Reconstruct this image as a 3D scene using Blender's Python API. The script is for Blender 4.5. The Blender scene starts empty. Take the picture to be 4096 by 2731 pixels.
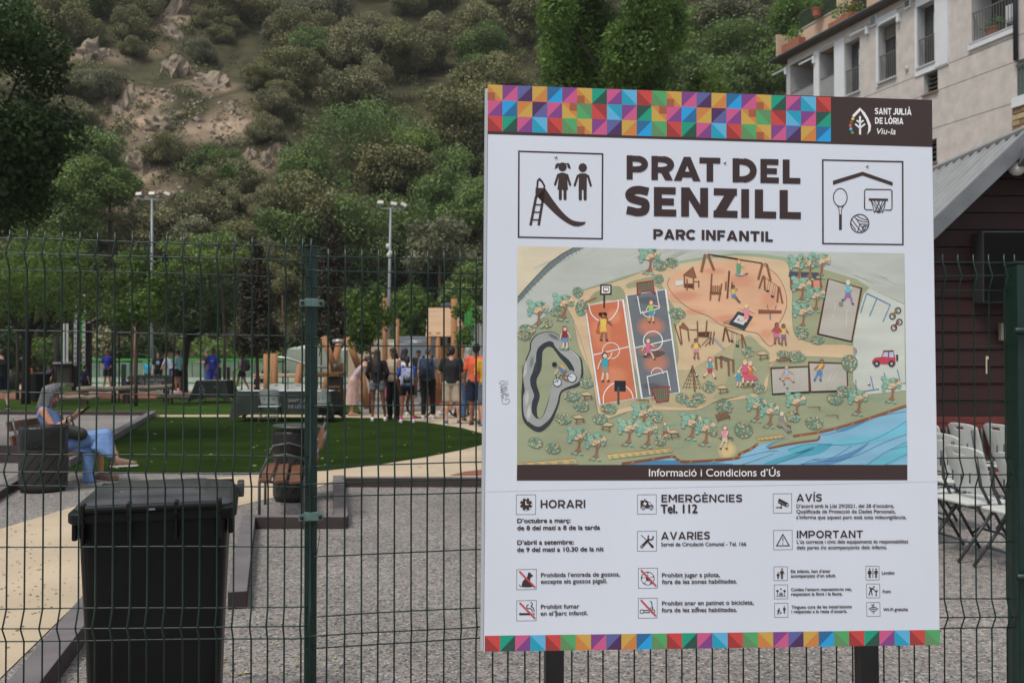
import bpy, bmesh, math, random
import numpy as np
from mathutils import Vector, Matrix, Euler
R = math.radians
C = bpy.context.scene.collection
sc = bpy.context.scene
random.seed(7)

# ---------------------------------------------------------------- camera, sky, sun, exposure
FOC = 3600.0                      # focal length in photograph pixels (4096 wide)
EYE = 1.57
PITCH = math.atan(51.5 / FOC)
cd = bpy.data.cameras.new('camera'); cam = bpy.data.objects.new('camera', cd); C.objects.link(cam)
cd.lens = 36 * FOC / 4096; cd.sensor_width = 36
cam.location = (0, 0, EYE); cam.rotation_euler = (math.pi / 2 + PITCH, 0, 0)
cd.clip_start = .05; cd.clip_end = 1500
cd.dof.use_dof = True; cd.dof.focus_distance = 2.95; cd.dof.aperture_fstop = 6.3
sc.camera = cam
SUN_EL, SUN_AZ = 60, 222          # azimuth: degrees clockwise from +Y (where the light comes from)
w = bpy.data.worlds.new("World"); sc.world = w; w.use_nodes = True
nt = w.node_tree; bg = nt.nodes['Background']
sky = nt.nodes.new('ShaderNodeTexSky'); sky.sky_type = 'NISHITA'; sky.sun_disc = False
sky.sun_elevation = R(SUN_EL); sky.sun_rotation = R(SUN_AZ); sky.dust_density = 6; sky.air_density = 1.2; sky.ozone_density = 1
mx = nt.nodes.new('ShaderNodeMixRGB'); mx.inputs[0].default_value = .62
mx.inputs[2].default_value = (6.8, 7.2, 7.9, 1)       # the pale cloud cover over the valley
nt.links.new(sky.outputs[0], mx.inputs[1]); nt.links.new(mx.outputs[0], bg.inputs[0])
bg.inputs[1].default_value = .096
sd = bpy.data.lights.new('sun', 'SUN'); sun = bpy.data.objects.new('sun', sd); C.objects.link(sun)
sd.energy = 2.1; sd.angle = R(16); sd.color = (1, .96, .9)
sun.rotation_euler = (R(90 - SUN_EL), 0, R(180 - SUN_AZ))
sc.view_settings.view_transform = 'Standard'; sc.view_settings.look = 'None'
sc.view_settings.exposure = 0.12; sc.view_settings.gamma = 1; sc.view_settings.use_curve_mapping = False
sc.cycles.max_bounces = 6; sc.cycles.diffuse_bounces = 3; sc.cycles.glossy_bounces = 2
sc.cycles.transmission_bounces = 3; sc.cycles.transparent_max_bounces = 6
sc.cycles.use_denoising = True

# ---------------------------------------------------------------- measuring helpers (photograph pixels 4096 x 2731)
def ray(px, py):
    x = (px - 2048) / FOC; u = (1365.5 - py) / FOC
    return Vector((x, math.cos(PITCH) - u * math.sin(PITCH), math.sin(PITCH) + u * math.cos(PITCH)))
def at(px, py, Y):
    d = ray(px, py); return Vector((0, 0, EYE)) + d * (Y / d.y)
def gp(px, py, z=0.0):
    d = ray(px, py); return Vector((0, 0, EYE)) + d * ((z - EYE) / d.z)
def hit(px, py, o, n):
    d = ray(px, py); c = Vector((0, 0, EYE)); return c + d * ((o - c).dot(n) / d.dot(n))
def depth_of(py):                 # distance of a ground point from its picture row
    return gp(2048, py).y

# ---------------------------------------------------------------- materials
def lin(c):
    return tuple(((v / 255) / 12.92 if v / 255 <= .04045 else ((v / 255 + .055) / 1.055) ** 2.4) for v in c)
MATS = {}
def mat(name, col, rough=.7, var=.12, scale=8, bump=0, bscale=60, metal=0, attr=None, spec=.4, detail=4, stretch=None, col2=None, thr=None, coord='Object'):
    if name in MATS: return MATS[name]
    m = bpy.data.materials.new(name); m.use_nodes = True; n = m.node_tree.nodes; l = m.node_tree.links
    b = n['Principled BSDF']; b.inputs['Roughness'].default_value = rough; b.inputs['Metallic'].default_value = metal
    b.inputs['Specular IOR Level'].default_value = spec
    tc = n.new('ShaderNodeTexCoord'); src = tc.outputs[coord]
    if stretch:
        mp = n.new('ShaderNodeMapping'); mp.inputs['Scale'].default_value = stretch; l.new(src, mp.inputs[0]); src = mp.outputs[0]
    nz = n.new('ShaderNodeTexNoise'); nz.inputs['Scale'].default_value = scale; nz.inputs['Detail'].default_value = detail
    l.new(src, nz.inputs['Vector'])
    rp = n.new('ShaderNodeValToRGB')
    if col2 is not None:
        t = thr or (.42, .58)
        rp.color_ramp.elements[0].position = t[0]; rp.color_ramp.elements[1].position = t[1]
        rp.color_ramp.elements[0].color = (*col, 1); rp.color_ramp.elements[1].color = (*col2, 1)
    else:
        rp.color_ramp.elements[0].position = .3; rp.color_ramp.elements[1].position = .7
        rp.color_ramp.elements[0].color = (*[c * (1 - var) for c in col], 1); rp.color_ramp.elements[1].color = (*[min(1, c * (1 + var)) for c in col], 1)
    l.new(nz.outputs['Fac'], rp.inputs[0]); out = rp.outputs[0]
    if attr:
        at_ = n.new('ShaderNodeAttribute'); at_.attribute_name = attr
        mm = n.new('ShaderNodeMixRGB'); mm.blend_type = 'MULTIPLY'; mm.inputs[0].default_value = 1
        l.new(out, mm.inputs[1]); l.new(at_.outputs['Color'], mm.inputs[2]); out = mm.outputs[0]
    l.new(out, b.inputs['Base Color'])
    if bump:
        n2 = n.new('ShaderNodeTexNoise'); n2.inputs['Scale'].default_value = bscale; n2.inputs['Detail'].default_value = 3; l.new(src, n2.inputs['Vector'])
        bp = n.new('ShaderNodeBump'); bp.inputs['Strength'].default_value = bump; bp.inputs['Distance'].default_value = .01
        l.new(n2.outputs['Fac'], bp.inputs['Height']); l.new(bp.outputs[0], b.inputs['Normal'])
    MATS[name] = m; return m
def leafmat(name, col, trans=.3, var=.25, scale=.8):
    if name in MATS: return MATS[name]
    m = mat(name, col, .55, var, scale, attr='tint', spec=.35)
    n = m.node_tree.nodes; l = m.node_tree.links; b = n['Principled BSDF']
    t = n.new('ShaderNodeBsdfTranslucent'); ms = n.new('ShaderNodeMixShader'); ms.inputs[0].default_value = trans
    src = b.inputs['Base Color'].links[0].from_socket
    l.new(src, t.inputs['Color']); l.new(b.outputs[0], ms.inputs[1]); l.new(t.outputs[0], ms.inputs[2])
    l.new(ms.outputs[0], n['Material Output'].inputs[0]); return m
def plain(rgb, rough=.7, var=.08, bump=0, **k):           # cloth, skin, paint by colour
    key = 'surface_%02x%02x%02x_%d' % (*[int(v) for v in rgb], int(rough * 10))
    return mat(key, lin(rgb), rough, var, k.pop('scale', 9), bump, **k)

# ---------------------------------------------------------------- mesh helpers
def tag(o, label=None, cat=None, group=None, kind=None):
    if label: o['label'] = label
    if cat: o['category'] = cat
    if group: o['group'] = group
    if kind: o['kind'] = kind
    return o
def empty(name, loc=(0, 0, 0), rz=0, label=None, cat=None, group=None):
    o = bpy.data.objects.new(name, None); C.objects.link(o); o.location = loc; o.rotation_euler = (0, 0, rz)
    o.empty_display_size = .1
    return tag(o, label, cat, group)
def link(name, me, parent=None, loc=(0, 0, 0), rot=(0, 0, 0)):
    o = bpy.data.objects.new(name, me); C.objects.link(o); o.parent = parent; o.location = loc; o.rotation_euler = rot
    return o
def kids(o): return [c for c in bpy.data.objects if c.parent == o]
def copy_tree(o, parent=None):
    ch = o.children[:]
    c = o.copy(); C.objects.link(c); c.parent = parent
    for k in ch: copy_tree(k, c)
    return c
UNIT = [(-.5, -.5, -.5), (.5, -.5, -.5), (.5, .5, -.5), (-.5, .5, -.5), (-.5, -.5, .5), (.5, -.5, .5), (.5, .5, .5), (-.5, .5, .5)]
BF = [(0, 3, 2, 1), (4, 5, 6, 7), (0, 1, 5, 4), (1, 2, 6, 5), (2, 3, 7, 6), (3, 0, 4, 7)]
class G:
    def __init__(s): s.v = []; s.f = []; s.mi = []; s.col = []
    def add(s, vs, fs, mi=0, col=None):
        b = len(s.v); s.v += [tuple(v) for v in vs]
        for f in fs: s.f.append(tuple(i + b for i in f)); s.mi.append(mi); s.col.append(col)
        return s
    def box(s, c, size, rot=None, mi=0, taper=1.0):
        M = Euler(rot).to_matrix() if rot else None; vs = []
        for x, y, z in UNIT:
            t = taper if z > 0 else 1
            p = Vector((x * size[0] * t, y * size[1] * t, z * size[2]))
            if M: p = M @ p
            vs.append(p + Vector(c))
        return s.add(vs, BF, mi)
    def beam(s, p0, p1, w_, h_, up=(0, 0, 1), mi=0):      # box from p0 to p1
        p0 = Vector(p0); p1 = Vector(p1); d = (p1 - p0).normalized(); a = d.cross(Vector(up))
        if a.length < 1e-4: a = d.cross(Vector((1, 0, 0)))
        a.normalize(); b = a.cross(d)
        vs = []
        for x, y, z in UNIT: vs.append((p0 if y < 0 else p1) + a * x * w_ + b * z * h_)
        return s.add(vs, BF, mi)
    def tube(s, pts, r, n=8, mi=0, cap=True):
        pts = [Vector(p) for p in pts]; rs = r if isinstance(r, (list, tuple)) else [r] * len(pts)
        vs = []; N = len(pts); ref = None
        for i, p in enumerate(pts):
            d = (pts[min(i + 1, N - 1)] - pts[max(i - 1, 0)]).normalized()
            if ref is None:
                ref = d.cross(Vector((0, 0, 1)))
                if ref.length < .05: ref = d.cross(Vector((0, 1, 0)))
            ref = (ref - d * ref.dot(d)).normalized(); b = d.cross(ref)
            for k in range(n):
                t = 2 * math.pi * k / n; vs.append(p + (ref * math.cos(t) + b * math.sin(t)) * rs[i])
        fs = [(i * n + k, i * n + (k + 1) % n, (i + 1) * n + (k + 1) % n, (i + 1) * n + k) for i in range(N - 1) for k in range(n)]
        if cap: fs += [tuple(range(n))[::-1], tuple((N - 1) * n + k for k in range(n))]
        return s.add(vs, fs, mi)
    def lathe(s, prof, n=20, c=(0, 0, 0), mi=0, sx=1, sy=1, closed=True):
        vs = [(c[0] + r * math.cos(2 * math.pi * k / n) * sx, c[1] + r * math.sin(2 * math.pi * k / n) * sy, c[2] + z) for r, z in prof for k in range(n)]
        fs = [(i * n + k, i * n + (k + 1) % n, (i + 1) * n + (k + 1) % n, (i + 1) * n + k) for i in range(len(prof) - 1) for k in range(n)]
        if closed: fs += [tuple(range(n))[::-1], tuple((len(prof) - 1) * n + k for k in range(n))]
        return s.add(vs, fs, mi)
    def ell(s, c, r, rot=None, n=10, m=7, mi=0):
        M = Euler(rot).to_matrix() if rot else Matrix.Identity(3); vs = [Vector(c) + M @ Vector((0, 0, -r[2]))]
        for j in range(1, m):
            t = math.pi * j / m
            for k in range(n):
                a = 2 * math.pi * k / n
                vs.append(Vector(c) + M @ Vector((r[0] * math.sin(t) * math.cos(a), r[1] * math.sin(t) * math.sin(a), -r[2] * math.cos(t))))
        vs.append(Vector(c) + M @ Vector((0, 0, r[2]))); L = len(vs) - 1
        fs = [(0, 1 + (k + 1) % n, 1 + k) for k in range(n)] + [(L, L - n + k, L - n + (k + 1) % n) for k in range(n)]
        fs += [(1 + j * n + k, 1 + j * n + (k + 1) % n, 1 + (j + 1) * n + (k + 1) % n, 1 + (j + 1) * n + k) for j in range(m - 2) for k in range(n)]
        return s.add(vs, fs, mi)
    def prism(s, poly, z0, z1, mi=0):                      # poly in xy
        n = len(poly); vs = [(x, y, z0) for x, y in poly] + [(x, y, z1) for x, y in poly]
        return s.add(vs, [tuple(range(n))[::-1], tuple(range(n, 2 * n))] + [(k, (k + 1) % n, (k + 1) % n + n, k + n) for k in range(n)], mi)
    def hull(s, balls, mi=0):                              # convex hull of ellipsoids [(centre, radii or r)]
        bm = bmesh.new()
        for c, r in balls:
            rr = (r, r, r) if isinstance(r, (int, float)) else r
            for x, y, z in SPH: bm.verts.new((c[0] + x * rr[0], c[1] + y * rr[1], c[2] + z * rr[2]))
        res = bmesh.ops.convex_hull(bm, input=bm.verts)
        bmesh.ops.delete(bm, geom=list({g for g in res['geom_interior'] + res['geom_unused'] if isinstance(g, bmesh.types.BMVert)}), context='VERTS')
        bm.verts.index_update(); s.add([v.co[:] for v in bm.verts], [tuple(v.index for v in f.verts) for f in bm.faces], mi); bm.free()
        return s
    def mesh(s, name, mats):
        me = bpy.data.meshes.new(name); me.from_pydata([tuple(v) for v in s.v], [], s.f)
        for m in (mats if isinstance(mats, (list, tuple)) else [mats]): me.materials.append(m)
        if any(s.mi): me.polygons.foreach_set('material_index', s.mi)
        return me
    def build(s, name, mats, parent=None, smooth=False, bevel=0, loc=(0, 0, 0), rot=(0, 0, 0), remesh=0, relax=0, fix=True):
        me = s.mesh(name, mats)
        if fix:
            bm = bmesh.new(); bm.from_mesh(me); bmesh.ops.recalc_face_normals(bm, faces=bm.faces); bm.to_mesh(me); bm.free()
        if smooth: me.polygons.foreach_set('use_smooth', [True] * len(me.polygons))
        o = link(name, me, parent, loc, rot)
        if bevel:
            b = o.modifiers.new('soft_edges', 'BEVEL'); b.width = bevel; b.segments = 2; b.limit_method = 'ANGLE'; b.angle_limit = R(35)
        if remesh:
            b = o.modifiers.new('skin', 'REMESH'); b.mode = 'VOXEL'; b.voxel_size = remesh; b.use_smooth_shade = True
            if relax: q = o.modifiers.new('relax', 'SMOOTH'); q.iterations = relax; q.factor = .5
        return o
SPH = []
for j in range(1, 6):
    t = math.pi * j / 6
    for k in range(8):
        a = 2 * math.pi * (k + .5 * (j % 2)) / 8; SPH.append((math.sin(t) * math.cos(a), math.sin(t) * math.sin(a), math.cos(t)))
SPH += [(0, 0, 1), (0, 0, -1)]

TEXTQ = []
def text_mesh_geo(items):
    """items: list of (string, bold offset) -> list of (verts xy, faces, width, cap height)"""
    obs = []
    for s_, off in items:
        c = bpy.data.curves.new('t', 'FONT'); c.body = s_; c.offset = off; c.resolution_u = 4; c.dimensions = '2D'; c.fill_mode = 'FRONT'
        o = bpy.data.objects.new('t', c); C.objects.link(o); obs.append(o)
    dg = bpy.context.evaluated_depsgraph_get(); out = []
    for o in obs:
        me = o.evaluated_get(dg).to_mesh()
        vs = [v.co.copy() for v in me.vertices]; fs = [tuple(p.vertices) for p in me.polygons]
        out.append((vs, fs)); o.evaluated_get(dg).to_mesh_clear()
    for o in obs:
        c = o.data; bpy.data.objects.remove(o); bpy.data.curves.remove(c)
    return out
# ================================================================ GROUND
def gravel_mat():
    m = bpy.data.materials.new('grey_gravel'); m.use_nodes = True; n = m.node_tree.nodes; l = m.node_tree.links
    b = n['Principled BSDF']; b.inputs['Roughness'].default_value = .85
    tc = n.new('ShaderNodeTexCoord')
    v = n.new('ShaderNodeTexVoronoi'); v.inputs['Scale'].default_value = 70; l.new(tc.outputs['Object'], v.inputs['Vector'])
    v2 = n.new('ShaderNodeTexVoronoi'); v2.inputs['Scale'].default_value = 26; l.new(tc.outputs['Object'], v2.inputs['Vector'])
    hs = n.new('ShaderNodeSeparateColor'); l.new(v.outputs['Color'], hs.inputs[0])
    rp = n.new('ShaderNodeValToRGB'); e = rp.color_ramp.elements
    e[0].position = 0; e[0].color = (.085, .085, .085, 1); e[1].position = 1; e[1].color = (.42, .38, .34, 1)
    for p, c in ((.25, (.17, .17, .175)), (.5, (.25, .225, .20)), (.75, (.28, .24, .205)), (.93, (.31, .285, .265))):
        q = e.new(p); q.color = (*c, 1)
    l.new(hs.outputs[0], rp.inputs[0])
    hs2 = n.new('ShaderNodeSeparateColor'); l.new(v2.outputs['Color'], hs2.inputs[0])
    mr = n.new('ShaderNodeMapRange'); mr.inputs[3].default_value = .82; mr.inputs[4].default_value = 1.15; l.new(hs2.outputs[1], mr.inputs[0])
    nz = n.new('ShaderNodeTexNoise'); nz.inputs['Scale'].default_value = .6; nz.inputs['Detail'].default_value = 6; l.new(tc.outputs['Object'], nz.inputs['Vector'])
    mr2 = n.new('ShaderNodeMapRange'); mr2.inputs[1].default_value = .3; mr2.inputs[2].default_value = .7; mr2.inputs[3].default_value = .80; mr2.inputs[4].default_value = 1.14; l.new(nz.outputs['Fac'], mr2.inputs[0])
    mu = n.new('ShaderNodeMath'); mu.operation = 'MULTIPLY'; l.new(mr.outputs[0], mu.inputs[0]); l.new(mr2.outputs[0], mu.inputs[1])
    mm = n.new('ShaderNodeVectorMath'); mm.operation = 'SCALE'; l.new(rp.outputs[0], mm.inputs[0]); l.new(mu.outputs[0], mm.inputs['Scale'])
    l.new(mm.outputs[0], b.inputs['Base Color'])
    bp = n.new('ShaderNodeBump'); bp.inputs['Strength'].default_value = .9; bp.inputs['Distance'].default_value = .006
    l.new(v.outputs['Distance'], bp.inputs['Height']); bp.invert = True; l.new(bp.outputs[0], b.inputs['Normal'])
    return m
GRAVEL = gravel_mat()
M_PATH = mat('sand_coloured_paving', (.50, .405, .285), .9, .10, 1.3, .25, 220, detail=12)
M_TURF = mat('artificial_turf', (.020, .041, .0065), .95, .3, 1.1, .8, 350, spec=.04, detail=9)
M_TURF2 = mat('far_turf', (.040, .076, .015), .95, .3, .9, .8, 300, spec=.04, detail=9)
M_RED = mat('red_rubber_track', (.24, .085, .055), .9, .1, 4, .2, 200)
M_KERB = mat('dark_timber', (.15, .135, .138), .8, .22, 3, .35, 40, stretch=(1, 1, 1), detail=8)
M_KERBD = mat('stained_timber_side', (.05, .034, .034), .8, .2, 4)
M_WHITEFLOOR = mat('pale_court_floor', (.42, .46, .40), .6, .06, 2)

def sheet(name, pts, m, z, kind='structure', parent=None):
    g = G(); g.add([(p[0], p[1], z) for p in pts], [tuple(range(len(pts)))])
    o = g.build(name, m, parent); return tag(o, kind=kind)
def px_poly(pts): return [gp(x, y) for x, y in pts]
def smooth_poly(pts, k=6):                                # closed Catmull-Rom
    n = len(pts); out = []
    for i in range(n):
        p0, p1, p2, p3 = [Vector(pts[(i + j - 1) % n]) for j in range(4)]
        for s in range(k):
            t = s / k
            out.append(.5 * (2 * p1 + (p2 - p0) * t + (2 * p0 - 5 * p1 + 4 * p2 - p3) * t * t + (3 * p1 - p0 - 3 * p2 + p3) * t ** 3))
    return out
g = G(); N = 24
g.add([(-170, -40, 0), (180, -40, 0), (180, 224, 0), (-170, 224, 0)], [(0, 1, 2, 3)])
tag(g.build('gravel_ground', GRAVEL), kind='structure')
# sand coloured path: in from the lower left, under the bin, then along the turf
path = [(-900, 2330), (0, 2117), (270, 2035), (560, 1965), (831, 1914), (1060, 1896), (1300, 1884), (1500, 1862), (1700, 1830), (1850, 1800), (1990, 1765),
        (1960, 1742), (1850, 1712), (1700, 1688), (1520, 1672), (1300, 1668), (900, 1667), (640, 1668), (640, 1660), (900, 1659), (1300, 1660), (1560, 1655), (1760, 1640), (2400, 1640),
        (2700, 1700), (2700, 1905), (1900, 1909), (1375, 1912), (1270, 1950), (1100, 1990), (955, 2024), (860, 2080), (640, 2200), (326, 2395), (0, 2715), (-260, 3100), (-900, 3300)]
sheet('path', px_poly(path), M_PATH, .006)
# lawns
lawn = [(620, 1668), (900, 1668), (1300, 1669), (1520, 1673), (1700, 1689), (1850, 1713), (1950, 1742), (1985, 1765), (1850, 1799), (1700, 1829), (1500, 1861), (1300, 1883), (1060, 1889), (600, 1890), (258, 1889), (265, 1840), (450, 1738), (612, 1650)]
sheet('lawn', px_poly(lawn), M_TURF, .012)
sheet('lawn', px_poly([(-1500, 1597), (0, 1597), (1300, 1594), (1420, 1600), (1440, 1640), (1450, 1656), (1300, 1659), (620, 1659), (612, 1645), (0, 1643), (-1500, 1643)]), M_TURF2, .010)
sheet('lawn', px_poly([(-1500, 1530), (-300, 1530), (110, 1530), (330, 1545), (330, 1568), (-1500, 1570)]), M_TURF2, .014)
sheet('running_track', px_poly([(-1500, 1571), (0, 1571), (1400, 1570), (1500, 1572), (1500, 1594), (1300, 1593), (0, 1596), (-1500, 1596)]), M_RED, .016)
sheet('path', px_poly([(75, 1528), (160, 1515), (160, 1560), (75, 1560)]), M_PATH, .02)
sheet('play_surface', px_poly([(330, 1510), (1500, 1510), (1560, 1571), (330, 1569)]), M_WHITEFLOOR, .008)
sheet('red_paving', px_poly([(1800, 1903), (1860, 1888), (1990, 1872), (2300, 1872), (2300, 1905)]), M_RED, .010)

# loose pebbles that catch the light near the camera, and fallen leaves
def scatter(name, n, region, size, mats, z=0, flat=1.0, seed=1, colr=None):
    rnd = random.Random(seed); g = G()
    while len(g.f) < n * 8:
        x, y = region(rnd)
        s = size * rnd.uniform(.5, 1.4); h = s * rnd.uniform(.35, .8) * flat; a = rnd.uniform(0, 6.3)
        vs = [(0, 0, h)] + [(math.cos(a + k * 1.57) * s * rnd.uniform(.6, 1.1), math.sin(a + k * 1.57) * s * rnd.uniform(.6, 1.1), h * .2) for k in range(4)] + [(0, 0, -h * .4)]
        g.add([(x + v[0], y + v[1], z + v[2] + h * .2) for v in vs], [(0, 1, 2), (0, 2, 3), (0, 3, 4), (0, 4, 1), (5, 2, 1), (5, 3, 2), (5, 4, 3), (5, 1, 4)], rnd.randrange(len(mats)))
    return tag(g.build(name, mats, fix=False), kind='stuff')
def reg_px(x0, x1, y0, y1, test=None):
    def f(r):
        while True:
            px, py = r.uniform(x0, x1), y0 + (y1 - y0) * r.random() ** .8
            if test is None or test(px, py): p = gp(px, py); return p.x, p.y
    return f
PEB = [mat('pebble_dark', (.10, .10, .10), .8), mat('pebble_grey', (.24, .235, .23), .8), mat('pebble_tan', (.34, .28, .22), .8), mat('pebble_pale', (.45, .42, .39), .8)]
def not_path(px, py):
    if px < 330: return py > 2430 + (330 - px) * .98 + 40
    return py > 2080 or px > 1400
scatter('gravel', 9000, reg_px(-100, 4200, 1990, 2760, not_path), .0085, PEB, 0, .8, 3)
M_FLEAF = [mat('fallen_leaf_yellow', (.50, .45, .18), .7), mat('fallen_leaf_brown', (.30, .17, .08), .8), mat('fallen_leaf_green', (.25, .34, .12), .7)]
scatter('fallen_leaves', 60, reg_px(280, 1900, 1680, 1880, lambda x, y: x > 700 or y > 1740 + (450 - x) * .4), .03, [M_FLEAF[0], M_FLEAF[0], M_FLEAF[1]], .016, .35, 5)
scatter('path_debris', 130, reg_px(0, 330, 2080, 2600, lambda x, y: y < 2330 + (330 - x) * .9), .010, [PEB[0], M_FLEAF[1]], .010, .25, 12)
scatter('leaf_litter', 260, reg_px(0, 1400, 2030, 2720, not_path), .012, M_FLEAF, .006, .3, 8)
def kerb(pa, pb, wd, ht, label, over=0.0):
    a = gp(*pa, z=ht); b = gp(*pb, z=ht); d = (b - a).normalized(); a = a - d * over
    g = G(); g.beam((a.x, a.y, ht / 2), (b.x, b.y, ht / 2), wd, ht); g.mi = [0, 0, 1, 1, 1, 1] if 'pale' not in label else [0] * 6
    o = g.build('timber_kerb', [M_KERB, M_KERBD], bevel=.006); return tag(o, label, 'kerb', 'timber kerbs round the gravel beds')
kerb((88, 2731), (470, 2270), .15, .11, 'weathered timber kerb running along the sand path behind the black bin', .9)
kerb((950, 2364), (996, 2058), .115, .11, 'short timber kerb lying right of the black bin with its sawn end towards the fence')
kerb((1015, 2062), (1390, 2062), .10, .11, 'dark timber kerb across the front of the wooden bench')
kerb((1365, 2060), (1354, 1900), .13, .10, 'timber kerb along the right of the gravel bed under the bench')
kerb((1372, 1908), (2300, 1908), .12, .11, 'long timber kerb between the sand path and the grey gravel')
kerb((612, 1643), (255, 1838), .17, .12, 'pale timber kerb slanting along the edge of the turf beside the seated woman')
kerb((-300, 1641), (604, 1645), .12, .10, 'timber kerb along the far edge of the gravel bed behind the seated woman')
kerb((-400, 1775), (105, 1778), .13, .26, 'deep timber kerb left of the slotted litter bin beside the seated woman')
kerb((-60, 1985), (100, 1890), .12, .10, 'timber kerb slanting out of the picture left of the slotted litter bin')

# ================================================================ HILLSIDE
def vnoise(x, y, s):
    x = x / s; y = y / s; xi = math.floor(x); yi = math.floor(y); fx = x - xi; fy = y - yi
    def h(a, b): return (math.sin(a * 127.1 + b * 311.7) * 43758.5453) % 1
    fx = fx * fx * (3 - 2 * fx); fy = fy * fy * (3 - 2 * fy)
    return (h(xi, yi) * (1 - fx) + h(xi + 1, yi) * fx) * (1 - fy) + (h(xi, yi + 1) * (1 - fx) + h(xi + 1, yi + 1) * fx) * fy
def hill_z(x, y):
    d = y - 50 - .10 * x
    if x > 14: d -= min(x - 14, 30) * .25
    if d < 0: return -.4
    z = .86 * d + 4 * (vnoise(x + 300, y, 22) - .5) * min(1, d / 10) + 2.4 * (vnoise(x + 50, y + 90, 7) - .5) * min(1, d / 8) + 1.0 * (vnoise(x, y, 2.6) - .5) * min(1, d / 8)
    return z - .4
M_HILL = mat('hillside_earth', (.62, .62, .62), .95, .38, .5, 1, 1.4, attr='tint', detail=12, spec=.1)
g = G(); xs = [x for x in range(-150, 171, 2)]; ys = [44 + i * 1.8 for i in range(95)]
vs = [(x, y, hill_z(x, y)) for y in ys for x in xs]; nx = len(xs)
g.add(vs, [(j * nx + i, j * nx + i + 1, (j + 1) * nx + i + 1, (j + 1) * nx + i) for j in range(len(ys) - 1) for i in range(nx - 1)])
hill = tag(g.build('hillside', M_HILL, smooth=True, fix=False), kind='structure')
def on_hill(px, py):
    d = ray(px, py); t = 46.0 / d.y
    for i in range(600):
        p = Vector((0, 0, EYE)) + d * t
        if p.z < hill_z(p.x, p.y): return p
        t += .35 / d.y
    return p
# ================================================================ INFORMATION SIGN
SC = Vector((0.66058, 2.92276, 1.53123)); SYAW, SLEAN, SROLL, SW, SH = .0796754, -.0321314, .0093265, 1.49107, 1.80
SM = Matrix.Rotation(SYAW, 3, 'Z') @ Matrix.Rotation(SLEAN, 3, 'X') @ Matrix(((math.cos(SROLL), 0, math.sin(SROLL)), (0, 1, 0), (-math.sin(SROLL), 0, math.cos(SROLL))))
SN = SM @ Vector((0, -1, 0)); SMT = SM.transposed()
sign = bpy.data.objects.new('information_sign', None); C.objects.link(sign)
sign.matrix_world = Matrix.Translation(SC) @ SM.to_4x4()
tag(sign, 'tall white park information sign with a coloured triangle border and an illustrated map', 'sign')
def S(px, py):                                            # picture point -> sign plane (x, z)
    p = SMT @ (hit(px, py, SC, SN) - SC); return (p.x, p.z)
ILL = .70
def inkc(c):
    r_, g_, b_ = c; m = (r_ + g_ + b_) / 3; k = .86 if max(c) - min(c) > 14 else 1.0      # coloured inks less saturated and slightly darker
    return tuple(min(.95, v / ILL) for v in lin(tuple((m + (v - m) * k) * (.965 if k < 1 else 1) for v in c)))
M_INK = None
def ink_mat(noise=.0, nm='printed_ink'):
    m = bpy.data.materials.new(nm); m.use_nodes = True; n = m.node_tree.nodes; l = m.node_tree.links
    b = n['Principled BSDF']; b.inputs['Roughness'].default_value = .45; b.inputs['Specular IOR Level'].default_value = .25
    a = n.new('ShaderNodeAttribute'); a.attribute_name = 'ink'; out = a.outputs['Color']
    if noise:
        tc = n.new('ShaderNodeTexCoord'); nz = n.new('ShaderNodeTexNoise'); nz.inputs['Scale'].default_value = 9; nz.inputs['Detail'].default_value = 5
        mp = n.new('ShaderNodeMapping'); mp.inputs['Scale'].default_value = (.6, 1, 2); l.new(tc.outputs['Object'], mp.inputs[0]); l.new(mp.outputs[0], nz.inputs['Vector'])
        mr = n.new('ShaderNodeMapRange'); mr.inputs[1].default_value = .3; mr.inputs[2].default_value = .7; mr.inputs[3].default_value = 1 - noise; mr.inputs[4].default_value = 1 + noise
        l.new(nz.outputs['Fac'], mr.inputs[0]); mm = n.new('ShaderNodeVectorMath'); mm.operation = 'SCALE'; l.new(out, mm.inputs[0]); l.new(mr.outputs[0], mm.inputs['Scale']); out = mm.outputs[0]
    l.new(out, b.inputs['Base Color']); return m
M_INK = ink_mat(); M_ART = ink_mat(.10, 'printed_artwork')
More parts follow.
